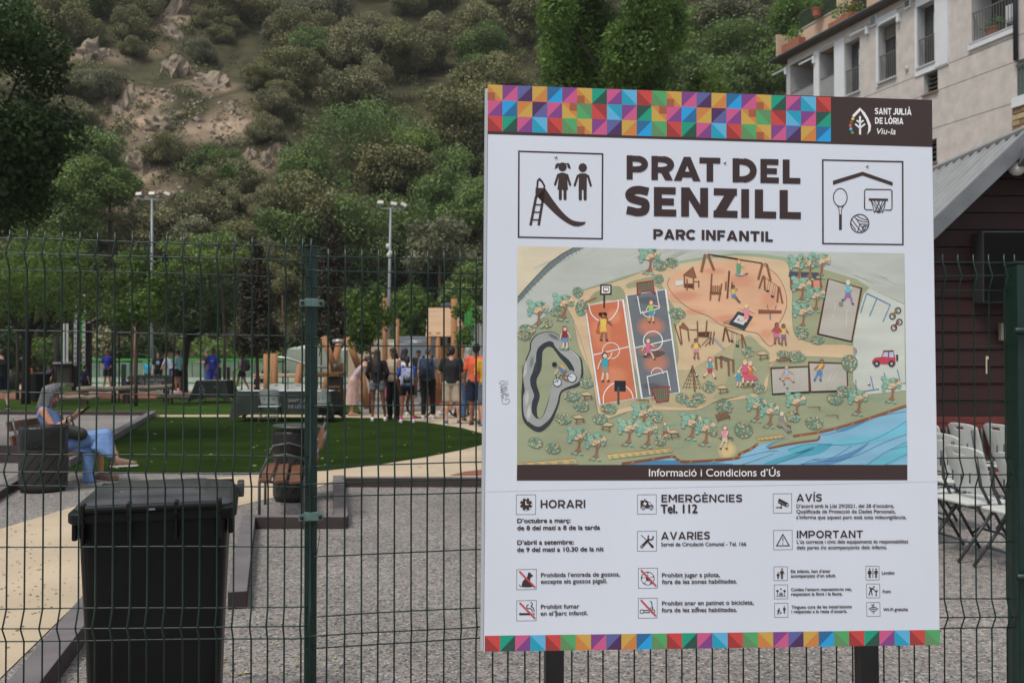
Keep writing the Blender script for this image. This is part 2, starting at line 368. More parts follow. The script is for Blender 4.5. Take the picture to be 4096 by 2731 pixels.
class Art:
    """flat print on the sign: coloured polygons in layers a tenth of a millimetre apart"""
    clip = None
    def __init__(s): s.v = []; s.f = []; s.c = []
    def cut(s, pts):
        q = s.clip
        for i in range(4):
            a, b = q[i], q[(i + 1) % 4]; out = []; ins = lambda p: (b[0] - a[0]) * (p[1] - a[1]) - (b[1] - a[1]) * (p[0] - a[0]) >= 0
            for k in range(len(pts)):
                p, r = pts[k - 1], pts[k]; ip, ir = ins(p), ins(r)
                if ip != ir:
                    d1 = (b[0] - a[0]) * (p[1] - a[1]) - (b[1] - a[1]) * (p[0] - a[0]); d2 = (b[0] - a[0]) * (r[1] - a[1]) - (b[1] - a[1]) * (r[0] - a[0]); t = d1 / (d1 - d2)
                    out.append((p[0] + (r[0] - p[0]) * t, p[1] + (r[1] - p[1]) * t))
                if ir: out.append(r)
            pts = out
            if len(pts) < 3: return None
        return pts
    def poly(s, pts, col, layer, xy=False):
        if s.clip:
            pts = s.cut(list(pts))
            if not pts: return s
        b = len(s.v); y = -.0004 - layer * .00011
        for p in pts:
            q = p if xy else S(*p); s.v.append((q[0], y, q[1]))
        s.f.append(tuple(range(b, b + len(pts)))); s.c.append(inkc(col)); return s
    def faces(s, pts, fs, col, layer):
        if s.clip:
            for f in fs: s.poly([pts[i] for i in f], col, layer)
            return
        b = len(s.v); y = -.0004 - layer * .00011
        for p in pts: q = S(*p); s.v.append((q[0], y, q[1]))
        for f in fs: s.f.append(tuple(i + b for i in f)); s.c.append(inkc(col))
    def line(s, pts, wd, col, layer, closed=False):        # stroked polyline, width in picture pixels
        n = len(pts); L = []; Rr = []
        for i in range(n):
            if closed: a = pts[(i - 1) % n]; b = pts[(i + 1) % n]
            else: a = pts[max(i - 1, 0)]; b = pts[min(i + 1, n - 1)]
            dx, dy = b[0] - a[0], b[1] - a[1]; q = math.hypot(dx, dy) or 1
            k = 1.0
            if 0 < i < n - 1 or closed:
                p = pts[i]; d1 = (p[0] - a[0], p[1] - a[1]); l1 = math.hypot(*d1) or 1
                c = abs((d1[0] * dx + d1[1] * dy) / (l1 * q)); k = 1 / max(c, .6)
            ww = (wd[i] if isinstance(wd, list) else wd) / 2 * k
            nx_, ny_ = -dy / q * ww, dx / q * ww
            L.append((pts[i][0] + nx_, pts[i][1] + ny_)); Rr.append((pts[i][0] - nx_, pts[i][1] - ny_))
        m = n if closed else n - 1
        s.faces(L + Rr, [(i, (i + 1) % n, n + (i + 1) % n, n + i) for i in range(m)], col, layer)
    def disc(s, x, y, rx, ry, col, layer, a=0, n=14):
        ca, sa = math.cos(a), math.sin(a)
        s.poly([(x + rx * math.cos(t) * ca - ry * math.sin(t) * sa, y + rx * math.cos(t) * sa + ry * math.sin(t) * ca) for t in [6.2832 * k / n for k in range(n)]], col, layer)
    def grad(s, x, y, rx, ry, c0, c1, layer, a=0, n=16):    # soft-edged dab of paint
        ca, sa = math.cos(a), math.sin(a); P = [[(x + k * (rx * math.cos(t) * ca - ry * math.sin(t) * sa), y + k * (rx * math.cos(t) * sa + ry * math.sin(t) * ca)) for t in [6.2832 * i / n for i in range(n)]] for k in (.45, 1)]
        i0 = len(s.f); s.poly(P[0], c0, layer); y_ = -.0004 - layer * .00011
        for i in range(n):
            q = [P[0][i], P[0][(i + 1) % n], P[1][(i + 1) % n], P[1][i]]
            if s.clip and len(s.cut(q) or []) < 3: continue
            if s.clip and any((s.clip[(e + 1) % 4][0] - s.clip[e][0]) * (p[1] - s.clip[e][1]) - (s.clip[(e + 1) % 4][1] - s.clip[e][1]) * (p[0] - s.clip[e][0]) < 0 for p in q for e in range(4)): continue
            b = len(s.v)
            for p in q: w_ = S(*p); s.v.append((w_[0], y_, w_[1]))
            s.f.append((b, b + 1, b + 2, b + 3)); s.c.append([inkc(c0), inkc(c0), inkc(c1), inkc(c1)])
    def ring(s, x, y, r, wd, col, layer, a0=0, a1=360, ry=None, n=24):
        ry = ry or r; full = a1 - a0 >= 360
        s.line([(x + r * math.cos(R(a0 + (a1 - a0) * k / n)), y + ry * math.sin(R(a0 + (a1 - a0) * k / n))) for k in range(n if full else n + 1)], wd, col, layer, closed=full)
    def build(s, name, m=None, parent=None):
        me = bpy.data.meshes.new(name); me.from_pydata(s.v, [], s.f); me.materials.append(m or M_INK)
        ca = me.color_attributes.new('ink', 'FLOAT_COLOR', 'CORNER'); arr = []
        for f, c in zip(s.f, s.c):
            for k in range(len(f)): q = c[k] if isinstance(c, list) else c; arr += [q[0], q[1], q[2], 1]
        ca.data.foreach_set('color', arr)
        return link(name, me, parent or sign)
# body of the sign: folded sheet with a narrow return, side strip and two posts
M_WHITE = mat('white_sign_panel', (.77, .815, .90), .40, .03, 1.6, spec=.3, detail=9)
g = G(); g.box((0, .011, 0), (SW, .022, SH)); g.build('backing_panel', M_WHITE, sign, bevel=.0015)
g = G(); g.box((-SW / 2 - .0055, .014, -.003), (.009, .03, SH - .016)); g.build('edge_strip', mat('pale_grey_strip', (.50, .53, .56), .5, .03, 4), sign)
M_POST = mat('black_post_paint', (.012, .012, .013), .4, .2, 20)
for px in (2220, 3481):
    u = S(px, 2600)[0]; g = G(); g.beam((u, .055, .55), (u, .055 - .04, -1.62), .058, .058, (0, 1, 0)); g.build('post', M_POST, sign, bevel=.003)
def mapper(x0, y0, k): return lambda x, y: (x0 + x / k, y0 + y / k)
T1 = mapper(1900, 300, 2.24); T2 = mapper(2800, 300, 2.24)
A_ = mapper(2050, 970, 2.6133); B_ = mapper(2850, 970, 2.6133); C_ = mapper(2050, 1400, 2.6133); D_ = mapper(2850, 1400, 2.6133)
E1 = mapper(2000, 1930, 3.92); E2 = mapper(2500, 1930, 3.92); E3 = mapper(3050, 1930, 3.6185)
F1 = mapper(2000, 2230, 3.825); F2 = mapper(2500, 2230, 3.825); F3 = mapper(3050, 2230, 3.36)
T8 = mapper(3200, 380, 4.2764); T9 = mapper(1930, 1400, 4.4818)
DK = (64, 50, 48); DK2 = (58, 46, 46)
def quad(q):                                              # bilinear in picture pixels
    def f(u, v):
        a = Vector(q[0]).lerp(Vector(q[1]), u); b = Vector(q[3]).lerp(Vector(q[2]), u); p = a.lerp(b, v); return (p.x, p.y)
    return f
YE, OR_, BR = (196, 156, 66), (200, 122, 58), (160, 88, 60); PU, PI_ = (124, 62, 130), (198, 80, 128); IN, DP = (88, 92, 152), (76, 48, 92)
DB, BL = (40, 102, 152), (30, 152, 218); GR, DG = (25, 154, 122), (45, 82, 70); LB, TE = (82, 168, 210), (28, 152, 182); RE, DR = (200, 66, 62), (158, 54, 52); GN, OL = (76, 162, 96), (90, 138, 88)
TILES = {'Y': ('\\', YE, OR_, BR), 'X': ('\\', YE, OR_), 'P': ('/', PU, PI_), 'I': ('/', IN, DP), 'O': ('/', YE, OR_), 'B': ('/', DB, BL), 'G': ('/', GR, DG), 'K': ('/', PI_, PU), 'C': ('\\', LB, TE), 'R': ('\\', RE, DR), 'V': ('\\', GN, OL),
         'b': ('/', BL, DB), 'o': ('/', OR_, YE), 'i': ('/', DP, IN), 'y': ('\\', OR_, YE, BR), 'v': ('\\', OL, GN), 'r': ('\\', DR, RE), 'c': ('\\', TE, LB), 'g': ('/', DG, GR)}
def tiles(art, rows, f):
    nr = len(rows)
    for j, row in enumerate(rows):
        nc = len(row)
        for i, ch in enumerate(row):
            t = TILES[ch]; a, b, c, d = f(i / nc, j / nr), f((i + 1) / nc, j / nr), f((i + 1) / nc, (j + 1) / nr), f(i / nc, (j + 1) / nr)
            if t[0] == '/': art.poly([a, b, d], t[1], 4); art.poly([b, c, d], t[2], 4)
            else: art.poly([a, b, c], t[1], 4); art.poly([a, c, d], t[2], 4)
            if len(t) > 3:
                m = lambda p, q: ((p[0] + q[0]) / 2, (p[1] + q[1]) / 2); o = m(a, c)
                art.poly([m(a, d), o, m(c, d), d] if ch == 'Y' else [m(a, b), b, m(b, c), o], t[3], 6)
art = Art(); hd = quad([(1948.5, 338), (3728, 401), (3728, 589), (1948.5, 537)])
art.poly([(1948.5, 338), (3728, 401), (3729.5, 588.5), (1949, 537)], DK, 2)
art.build('header_band')
art = Art(); tiles(art, ['YPIOBPYGKCRVYPIOBPYGKCR', 'KboiKyvrcPgyKboiKyvrcPg', 'RGKCRVYPIOBVRGKCRVYPIOB'], quad([(1950, 339), (3323, 390), (3323, 568), (1950, 525.5)])); art.build('header_pattern')
art = Art(); tiles(art, ['RGKCRVXPIOBVRGKCRVXPIOBVRGKCRV'], quad([(1939, 2541), (3759.5, 2517), (3760.5, 2577.5), (1939, 2604.5)])); art.build('footer_pattern')
# ---- lettering: capitals drawn as strokes, small print from the built-in font
def glyph(ch, t):
    """strokes (points, width) of a geometric capital of height 1, and its width"""
    h = t / 2; H = 1 - h; V = lambda x: ([(x, 0), (x, 1)], t); B = lambda y, x0, x1: ([(x0, y), (x1, y)], t * .9); hb = t * .45
    arc = lambda cx, cy, rx, ry, a0, a1, n=14: [(cx + rx * math.cos(R(a0 + (a1 - a0) * k / n)), cy + ry * math.sin(R(a0 + (a1 - a0) * k / n))) for k in range(n + 1)]
    if ch == 'I': return [V(h)], t
    if ch == 'L': return [V(h), B(hb, t, .70)], .70
    if ch == 'E': return [V(h), B(hb, t, .76), B(.5, t, .68), B(1 - hb, t, .74)], .76
    if ch == 'F': return [V(h), B(.46, t, .68), B(1 - hb, t, .74)], .74
    if ch == 'T': return [([(.43, 0), (.43, 1 - t * .9)], t), B(1 - hb, 0, .86)], .86
    if ch == 'H': return [V(h), V(.88 - h), B(.5, t, .88 - t)], .88
    if ch == 'N': return [V(h), V(.92 - h), ([(0, 1), (t * 1.05, 1), (.92, 0), (.92 - t * 1.05, 0)], 0)], .92
    if ch == 'M': return [V(h), V(1.08 - h), ([(0, 1), (t * 1.15, 1), (.54 + t * .45, .28), (.54 - t * .45, .28)], 0), ([(1.08, 1), (1.08 - t * 1.15, 1), (.54 - t * .45, .28), (.54 + t * .45, .28)], 0)], 1.08
    if ch == 'Z': return [B(hb, .03, .84), B(1 - hb, .04, .82), ([(.03, t * .5), (.03 + t * 1.35, t * .5), (.82, 1 - t * .5), (.82 - t * 1.35, 1 - t * .5)], 0)], .84
    if ch == 'A': return [([(0, 0), (t * 1.08, 0), (.52 + h * .95, 1), (.52 - h * .95, 1)], 0), ([(1.04, 0), (1.04 - t * 1.08, 0), (.52 - h * .95, 1), (.52 + h * .95, 1)], 0), B(.27, .25, .79)], 1.04
    if ch == 'V': return [([(0, 1), (t * 1.08, 1), (.5 + h * .95, 0), (.5 - h * .95, 0)], 0), ([(1.0, 1), (1.0 - t * 1.08, 1), (.5 - h * .95, 0), (.5 + h * .95, 0)], 0)], 1.0
    if ch == 'P': return [V(h), (arc(.47, .645, .36 - h * .1, .355 - h, -90, 90), t), B(.645 - .355 + h, t, .47), B(1 - h, t, .47)], .83 + h * .9
    if ch == 'R': return [V(h), (arc(.47, .645, .36 - h * .1, .355 - h, -90, 90), t), B(.645 - .355 + h, t, .47), B(1 - h, t, .47), ([(.40, .32), (.40 + t * 1.2, .36), (.90, 0), (.90 - t * 1.2, 0)], 0)], .90
    if ch == 'D': return [V(h), (arc(.42, .5, .52 - h, .5 - h, -90, 90, 18), t), B(h, t, .42), B(1 - h, t, .42)], .94
    if ch == 'O': return [(arc(.53, .5, .53 - h, .52 - h, 0, 360, 24), t)], 1.06
    if ch == 'C': return [(arc(.53, .5, .53 - h, .52 - h, 42, 318, 22), t)], .93
    if ch == 'G': return [(arc(.53, .5, .53 - h, .52 - h, 42, 322, 22), t), ([(.93 - h, .08), (.93 - h, .52)], t)], .96
    if ch == 'J': return [(arc(.28, .28, .36 - h, .30 - h, 200, 360, 9) + [(.64 - h, .3), (.64 - h, 1)], t)], .64
    if ch == 'U': return [([(h, 1), (h, .4)] + arc(.42, .40, .42 - h, .41 - h, 180, 360, 10) + [(.84 - h, .4), (.84 - h, 1)], t)], .84
    if ch == 'S':
        q = [(.76, .82), (.62, .985 - h), (.43, 1.01 - h), (.24, .97 - h), (h, .72), (.20, .59), (.42, .52), (.64, .45), (.80 - h, .28), (.60, h + .03), (.40, h - .01), (.20, h + .03), (.05, .19)]
        return [(cr([(a, b) for a, b in q], 4, False), t)], .80
    return [], .3
def cr(pts, k=5, closed=True):                            # smooth a picture-space outline
    n = len(pts); out = []
    for i in range(n if closed else n - 1):
        q = [pts[(i + j - 1) % n] if closed else pts[min(max(i + j - 1, 0), n - 1)] for j in range(4)]
        for s_ in range(k):
            t = s_ / k
            out.append(tuple(.5 * (2 * q[1][c] + (q[2][c] - q[0][c]) * t + (2 * q[0][c] - 5 * q[1][c] + 4 * q[2][c] - q[3][c]) * t * t + (3 * q[1][c] - q[0][c] - 3 * q[2][c] + q[3][c]) * t ** 3) for c in (0, 1)))
    if not closed: out.append(pts[-1])
    return out
ACC = {'À': ('A', -1), 'È': ('E', -1), 'Ò': ('O', -1), 'Í': ('I', 1)}
def word(art, s_, p0, p1, cap, t, col=DK2, gap=.12, layer=8):
    """set a word in capitals between two baseline points (picture pixels)"""
    w_ = 0; gl = []
    for ch in s_:
        b_, ac = ACC.get(ch, (ch, 0)); st, wd = glyph(b_, t); gl.append((st, wd, ac)); w_ += wd + gap
    w_ -= gap; dx, dy = (p1[0] - p0[0]) / w_, (p1[1] - p0[1]) / w_; sl = dy / dx; x = 0; kx = (dx + cap) / 2
    for st, wd, ac in gl:
        for j, (pts, tw) in enumerate(st):
            q = [(p0[0] + (x + a) * dx, p0[1] + (x + a) * dy - b * cap) for a, b in pts]
            if tw == 0: art.poly(q, col, layer + j); continue
            hor = abs(pts[0][1] - pts[-1][1]) < .01 and len(pts) == 2
            art.line(q, tw * (cap if hor else dx if len(pts) == 2 else kx), col, layer + j)
        if ac:
            c = x + wd / 2; art.line([(p0[0] + (c + ac * .12) * dx, p0[1] + c * dy - 1.27 * cap), (p0[0] + (c - ac * .06) * dx, p0[1] + c * dy - 1.10 * cap)], t * .7 * cap, col, layer)
        x += wd + gap
def kk(mp): return mp(1, 0)[0] - mp(0, 0)[0]
a = Art()
for ch, mp, x0, x1, yb, cp in (('P', T1, 1358, 1548, 937, 216), ('R', T1, 1580, 1772, 942, 216), ('A', T1, 1780, 2020, 949, 216), ('T', T1, 2010, 2197, 956, 216), ('D', T2, 291, 508, 963, 216), ('E', T2, 540, 705, 969, 216), ('L', T2, 740, 898, 974, 216),
                              ('S', T1, 1347, 1563, 1262, 262), ('E', T1, 1602, 1802, 1266, 262), ('N', T1, 1846, 2087, 1270, 262), ('Z', T2, 112, 335, 1277, 262), ('I', T2, 368, 438, 1281, 258), ('L', T2, 490, 681, 1284, 258), ('L', T2, 712, 902, 1289, 258)):
    if ch == 'S': x0 -= 2; cp *= 1.02
    word(a, ch, mp(x0, yb), mp(x1, yb + (x1 - x0) * .022), cp * kk(mp), .27 if ch != 'I' else .26)
a.build('title_lettering')
a = Art(); word(a, 'PARC', T1(1597, 1473), T1(1975, 1479), 92 * kk(T1), .265, gap=.10); a.build('subtitle_lettering'); a = Art(); word(a, 'INFANTIL', T1(2030, 1480), T2(651, 1496), 92 * kk(T2), .265, gap=.14); a.build('subtitle_lettering')
a = Art(); WH = (232, 234, 238)
for s_, y0, y1, x0, x1 in (('SANT', 336, 342, 1278, 1560), ('JULIÀ', 343, 350, 1592, 1905), ('DE', 498, 502, 1280, 1412), ('LÒRIA', 502, 508, 1448, 1765)): word(a, s_, T8(x0, y0), T8(x1, y1), 112 * kk(T8), .24, WH, .14)
a.build('logo_lettering')
for s_, mp, x0, y0, x1, y1, cp in (('HORARI', E1, 636, 396, 1335, 393, 128), ('EMERGÈNCIES', E2, 570, 304, 1835, 301, 120), ('AVARIES', E2, 565, 890, 1328, 885, 122), ('AVÍS', E3, 490, 270, 855, 269, 110), ('IMPORTANT', E3, 495, 800, 1450, 797, 110)):
    a = Art(); word(a, s_, mp(x0, y0), mp(x1, y1), cp * kk(mp), .20, gap=.15); a.build('heading_lettering')
TX = []
def tx(s_, mp, x0, y0, x1, y1, cap, off=.0, col=DK2): TX.append((s_, mp(x0, y0), mp(x1, y1), cap * kk(mp), off, col))
tx('Viu-la', T8, 1290, 672, 1628, 680, 98, .3, (222, 224, 228))
tx('Informació i Condicions d’Ús', lambda x, y: (C_(1426, 0)[0] + x, C_(0, 1317)[1]), 0, 0, D_(705, 0)[0] - C_(1426, 0)[0], 0, 29, .25, (226, 226, 230))
tx('D’octubre a març:', E1, 272, 627, 1102, 622, 62, .8); tx('de 8 del matí a 8 de la tarda', E1, 272, 740, 1566, 730, 62, .8)
tx('D’abril a setembre:', E1, 272, 967, 1152, 960, 62, .8); tx('de 9 del matí a 10.30 de la nit', E1, 270, 1080, 1622, 1068, 62, .8)
tx('Tel. 112', E2, 562, 473, 1130, 470, 122, 1.6); tx('Servei de Circulació Comunal - Tel. 166', E2, 565, 992, 1898, 985, 54, .35)
tx('D’acord amb la Llei 29/2021, del 28 d’octubre,', E3, 490, 360, 1900, 358, 48, .3); tx('Qualificada de Protecció de Dades Personals,', E3, 490, 440, 1922, 438, 48, .3)
tx('s’informa que aquest parc està sota videovigilància.', E3, 488, 522, 2080, 522, 48, .3)
tx('L’ús correcte i cívic dels equipaments és responsabilitat', E3, 495, 878, 2108, 872, 48, .3); tx('dels pares i/o acompanyants dels infants.', E3, 495, 960, 1800, 956, 48, .3)
tx('Prohibida l’entrada de gossos,', F1, 628, 292, 1832, 278, 58, .45); tx('excepte els gossos pigall.', F1, 626, 392, 1636, 380, 58, .45)
tx('Prohibit fumar', F1, 626, 776, 1212, 768, 58, .45); tx('en el parc infantil.', F1, 622, 880, 1340, 870, 58, .45)
tx('Prohibit jugar a pilota,', F2, 566, 294, 1450, 288, 58, .45); tx('fora de les zones habilitades.', F2, 565, 396, 1712, 386, 58, .45)
tx('Prohibit anar en patinet o bicicleta,', F2, 566, 724, 1968, 710, 58, .45); tx('fora de les zones habilitades.', F2, 562, 828, 1712, 820, 58, .45)
for s_, x0, y0, x1, y1 in (('Els infants, han d’anar', 380, 200, 912, 195), ('acompanyats d’un adult.', 380, 262, 985, 256), ('Cuideu l’entorn mantenint-lo net,', 384, 444, 1196, 438), ('respectant la flora i la fauna.', 384, 506, 1072, 500),
                           ('Tingueu cura de les instal·lacions', 388, 680, 1196, 672), ('i respecteu a la resta d’usuaris.', 388, 740, 1136, 734), ('Lavabo', 1602, 220, 1770, 218), ('Font', 1614, 470, 1722, 468), ('Wi-Fi gratuïta', 1622, 712, 1952, 708)): tx(s_, F3, x0, y0, x1, y1, 38, .35)
geo = text_mesh_geo([(t[0], 0) for t in TX] + [('H', 0), ('x', 0)])
CAPH = max(v.y for v in geo[-2][0]); XH = max(v.y for v in geo[-1][0])
def lift(y):                                             # raise the small letters to the x-height of the sign's typeface
    return y if y < 0 else y * .73 * CAPH / XH if y < XH else CAPH * .73 + (y - XH) * .27 * CAPH / (CAPH - XH) if y < CAPH else y
for i, ((s_, p0, p1, cap, off, col), (vs, fs)) in enumerate(zip(TX, geo)):
    a = Art(); x0 = min(v.x for v in vs); x1 = max(v.x for v in vs)
    k = cap / CAPH * (1.06 if i > 1 else 1); dx, dy = (p1[0] - p0[0]) / (x1 - x0), (p1[1] - p0[1]) / (x1 - x0); it = .22 if s_ == 'Viu-la' else 0
    for j, (ox, oy) in enumerate(((-1, 0), (1, 0), (0, -1), (0, 1)) if off else ((0, 0),)):
        a.faces([(p0[0] + (v.x - x0) * dx + it * v.y * k + ox * off, p0[1] + (v.x - x0) * dy - lift(v.y) * k + oy * off) for v in vs], fs, col, 8 + j)
    a.build('notice_lettering' if i > 1 else ('motto_lettering', 'caption_lettering')[i])
bar = Art(); bar.poly([C_(47, 1198), D_(2035, 1198), D_(2036, 1357), C_(45, 1361)], DK, 3); bar.build('caption_bar')
# ---- pictograms
def M(mp, pts): return [mp(*p) for p in pts]
def frame(a, mp, q, wd): a.line(M(mp, q), wd, DK2, 3, closed=True)
def stick(a, mp, pts, wd, k, col=DK, layer=5): a.line(M(mp, pts), wd / k, col, layer); [a.disc(*mp(*pts[i]), wd / k / 2, wd / k / 2, col, layer + 1, n=8) for i in (0, -1)]
a = Art(); frame(a, T1, [(393, 685), (1143, 709), (1139, 1468), (390, 1453)], 6); P_ = lambda pts, c=DK, l=5: a.poly(M(T1, pts), c, l)
a.disc(*T1(784, 825), 17, 18, DK, 5); P_([(738, 792), (752, 800), (738, 835), (713, 843), (722, 805)]); P_([(822, 795), (840, 792), (852, 815), (857, 845), (832, 835)]); a.line(M(T1, [(735, 795), (784, 800), (838, 795)]), 4, DK, 6)
P_(cr([(735, 890), (780, 876), (830, 890), (838, 905)], 3, False) + [(824, 905), (832, 1032), (738, 1028), (752, 905)]); stick(a, T1, [(745, 895), (717, 983)], 20, 2.24); stick(a, T1, [(825, 898), (852, 985)], 20, 2.24)
stick(a, T1, [(764, 1020), (764, 1110)], 27, 2.24); stick(a, T1, [(806, 1020), (806, 1110)], 27, 2.24)
a.disc(*T1(965, 832), 17, 18, DK, 5); P_(cr([(915, 900), (940, 884), (990, 884), (1018, 902)], 3, False) + [(1001, 920), (1001, 1030), (928, 1030), (930, 915)]); stick(a, T1, [(920, 905), (893, 990)], 20, 2.24); stick(a, T1, [(1012, 905), (1037, 992)], 20, 2.24)
stick(a, T1, [(943, 1020), (943, 1112)], 28, 2.24); stick(a, T1, [(986, 1020), (986, 1112)], 28, 2.24)
P_([(543, 1012), (628, 1015), (612, 1150), (566, 1097), (540, 1097)]); P_([(560, 1085), (628, 1015)] + cr([(690, 1110), (780, 1225), (860, 1295), (930, 1315), (993, 1316)], 4, False) + cr([(980, 1340), (920, 1357), (850, 1340), (740, 1265), (622, 1150)], 4, False))
stick(a, T1, [(556, 1015), (562, 945), (575, 933), (600, 955), (622, 995), (618, 1018)], 16, 2.24)
for x0, x1 in ((547, 497), (612, 570)): a.line(M(T1, [(x0, 1090), (x1, 1348)]), 10, DK, 5)
for y, x0, x1 in ((1163, 533, 600), (1230, 520, 590), (1298, 508, 578)): a.line(M(T1, [(x0, y), (x1, y + 1)]), 5.5, DK, 6)
a.build('playground_pictogram')
a = Art(); frame(a, T2, [(1099, 763), (1815, 779), (1817, 1520), (1101, 1511)], 6)
a.poly(M(T2, [(1190, 949), (1455, 868), (1725, 962), (1724, 994), (1457, 902), (1190, 986)]), DK, 5)
a.ring(*T2(1256, 1098), 27.5, 3.4, DK, 5, ry=36); a.line(M(T2, [(1225, 1165), (1244, 1200), (1248, 1262)]), 2.6, DK, 5); a.line(M(T2, [(1288, 1168), (1268, 1202), (1264, 1262)]), 2.6, DK, 5); a.line(M(T2, [(1236, 1180), (1276, 1181)]), 2.4, DK, 6)
a.line(M(T2, [(1257, 1250), (1257, 1388)]), 11, DK, 6)
a.line(M(T2, [(1545, 1210), (1485, 1208), (1473, 1196), (1474, 1036), (1486, 1025), (1706, 1028), (1719, 1040), (1719, 1198), (1708, 1212), (1650, 1211)]), 3.6, DK, 5); a.line(M(T2, [(1511, 1116), (1683, 1119)]), 9, DK, 6)
for x0, x1 in ((1530, 1560), (1555, 1615), (1585, 1638), (1662, 1636), (1640, 1590), (1610, 1560), (1530, 1598), (1662, 1600)): a.line(M(T2, [(x0, 1122), ((x0 + x1) / 2 + 3, 1178), (x1, 1234)]), 2.8, DK, 7)
a.line(M(T2, [(1556, 1230), (1575, 1222), (1597, 1236), (1618, 1224), (1638, 1230)]), 3, DK, 8)
a.ring(*T2(1430, 1331), 36.5, 4, DK, 5)
for q in ([(1362, 1298), (1420, 1375), (1440, 1400)], [(1385, 1270), (1430, 1335), (1470, 1395)], [(1430, 1335), (1512, 1340)], [(1405, 1262), (1450, 1288), (1505, 1300)], [(1400, 1290), (1450, 1312), (1510, 1318)], [(1352, 1330), (1395, 1390)], [(1452, 1362), (1478, 1350), (1505, 1358)], [(1430, 1335), (1410, 1412)], [(1475, 1345), (1440, 1415)], [(1490, 1350), (1462, 1405)]): a.line(cr(M(T2, q), 3, False), 2.8, DK, 6)
a.build('sports_pictogram')
a = Art(); W_ = (232, 234, 238)
a.line(M(T8, [(905, 372), (1028, 246), (1090, 320), (1150, 420), (1190, 530), (1185, 610), (1150, 675)]), [11, 11, 11, 10, 11, 9, 1], W_, 5)
stick(a, T8, [(1025, 378), (1025, 668)], 34, 4.2764, W_)
for q in ([(1025, 478), (975, 445)], [(1025, 478), (1078, 445)], [(1025, 570), (948, 505)], [(1025, 570), (1102, 505)]): stick(a, T8, q, 28, 4.2764, W_, 6)
for x, y, c in ((901, 410, (225, 190, 60)), (873, 468, (110, 100, 80)), (860, 526, (215, 85, 55)), (867, 585, (90, 170, 210)), (894, 645, (95, 150, 80))): a.disc(*T8(x, y), 6.2, 6.2, c, 5)
a.build('leaf_emblem')
def notice(nm, mp, q, k, bar_=None):
    a = Art(); a.line(M(mp, q), 1.5, (70, 62, 64), 3, closed=True)
    if bar_: a.line(M(mp, bar_), 26 / k, (196, 66, 70), 12)
    return a
a = notice('clock', E1, [(256, 187), (560, 185), (556, 494), (254, 496)], 3.92); a.disc(*E1(408, 336), 24.5, 25, DK, 5, n=24)
for t in range(8): x, y = 408 + 86 * math.cos(t * math.pi / 4), 336 + 88 * math.sin(t * math.pi / 4); a.disc(*E1(x, y), 3.2, 3.2, (200, 204, 214), 7, n=8)
a.line(M(E1, [(404, 285), (406, 340), (445, 338)]), 4, (200, 204, 214), 7); a.build('clock_pictogram')
a = notice('amb', E2, [(194, 187), (490, 183), (488, 486), (194, 490)], 3.92)
a.poly(M(E2, [(242, 275), (345, 274), (360, 300), (395, 300), (420, 345), (443, 352), (443, 398), (242, 400)]), DK, 5); a.poly(M(E2, [(368, 310), (392, 308), (412, 345), (370, 346)]), (195, 199, 208), 6)
a.line(M(E2, [(285, 330), (338, 322)]), 5, (205, 208, 216), 7); a.line(M(E2, [(306, 298), (318, 352)]), 5, (205, 208, 216), 8); a.disc(*E2(308, 260), 2.5, 2.5, DK, 5)
for x in (285, 406): a.disc(*E2(x, 396), 8, 8, (195, 199, 208), 7); a.disc(*E2(x, 396), 6.5, 6.5, DK, 8); a.disc(*E2(x, 396), 3, 3, (205, 208, 216), 9)
a.build('ambulance_pictogram')
a = notice('tools', E2, [(194, 760), (496, 753), (492, 1068), (194, 1070)], 3.92)
a.line(M(E2, [(250, 815), (345, 905)]), 2.6, DK, 5); a.line(M(E2, [(345, 905), (430, 1000)]), [4, 11], DK, 5); a.disc(*E2(430, 998), 5, 5, DK, 6)
a.line(M(E2, [(262, 998), (372, 885)]), 10, DK, 6); a.ring(*E2(400, 852), 10, 5, DK, 7, -30, 230); a.disc(*E2(262, 998), 6, 6, DK, 7); a.disc(*E2(264, 995), 2.2, 2.2, (200, 204, 214), 9); a.build('tools_pictogram')
a = notice('cam', E3, [(152, 157), (420, 156), (422, 435), (155, 437)], 3.6185)
a.poly(M(E3, [(240, 225), (375, 295), (340, 322), (220, 262)]), DK, 5); a.poly(M(E3, [(222, 272), (350, 330), (346, 350), (222, 290)]), DK, 5); a.line(M(E3, [(380, 312), (358, 350)]), 3, DK, 5); a.line(M(E3, [(270, 300), (268, 355), (190, 357)]), 3.2, DK, 6); a.disc(*E3(268, 357), 4, 4, DK, 7); a.build('camera_pictogram')
a = notice('tri', E3, [(158, 687), (428, 684), (430, 963), (162, 967)], 3.6185); a.line(M(E3, [(293, 745), (385, 908), (203, 910)]), 4.6, DK, 5, closed=True); a.line(M(E3, [(294, 790), (292, 855)]), [4, 1.5], DK, 6); a.disc(*E3(292, 880), 2.2, 2.2, DK, 6); a.build('warning_pictogram')
a = notice('dog', F1, [(256, 178), (557, 172), (553, 480), (254, 486)], 3.825, [(295, 203), (535, 448)])
a.poly(cr(M(F1, [(437, 215), (448, 228), (465, 222), (475, 245), (505, 268), (480, 290), (462, 310), (465, 370), (480, 400), (495, 440), (345, 442), (340, 380), (370, 330), (410, 300), (425, 250)]), 3), DK, 5); a.line(cr(M(F1, [(350, 440), (310, 430), (290, 405)]), 4, False), 2.6, DK, 6); a.build('no_dogs_pictogram')
a = notice('smoke', F1, [(256, 652), (557, 648), (553, 958), (254, 962)], 3.825, [(297, 680), (535, 922)])
a.line(M(F1, [(293, 858), (480, 856)]), 8.5, DK, 5); a.line(M(F1, [(492, 838), (492, 873)]), 2, DK, 5); a.line(M(F1, [(517, 838), (517, 873)]), 4, DK, 5)
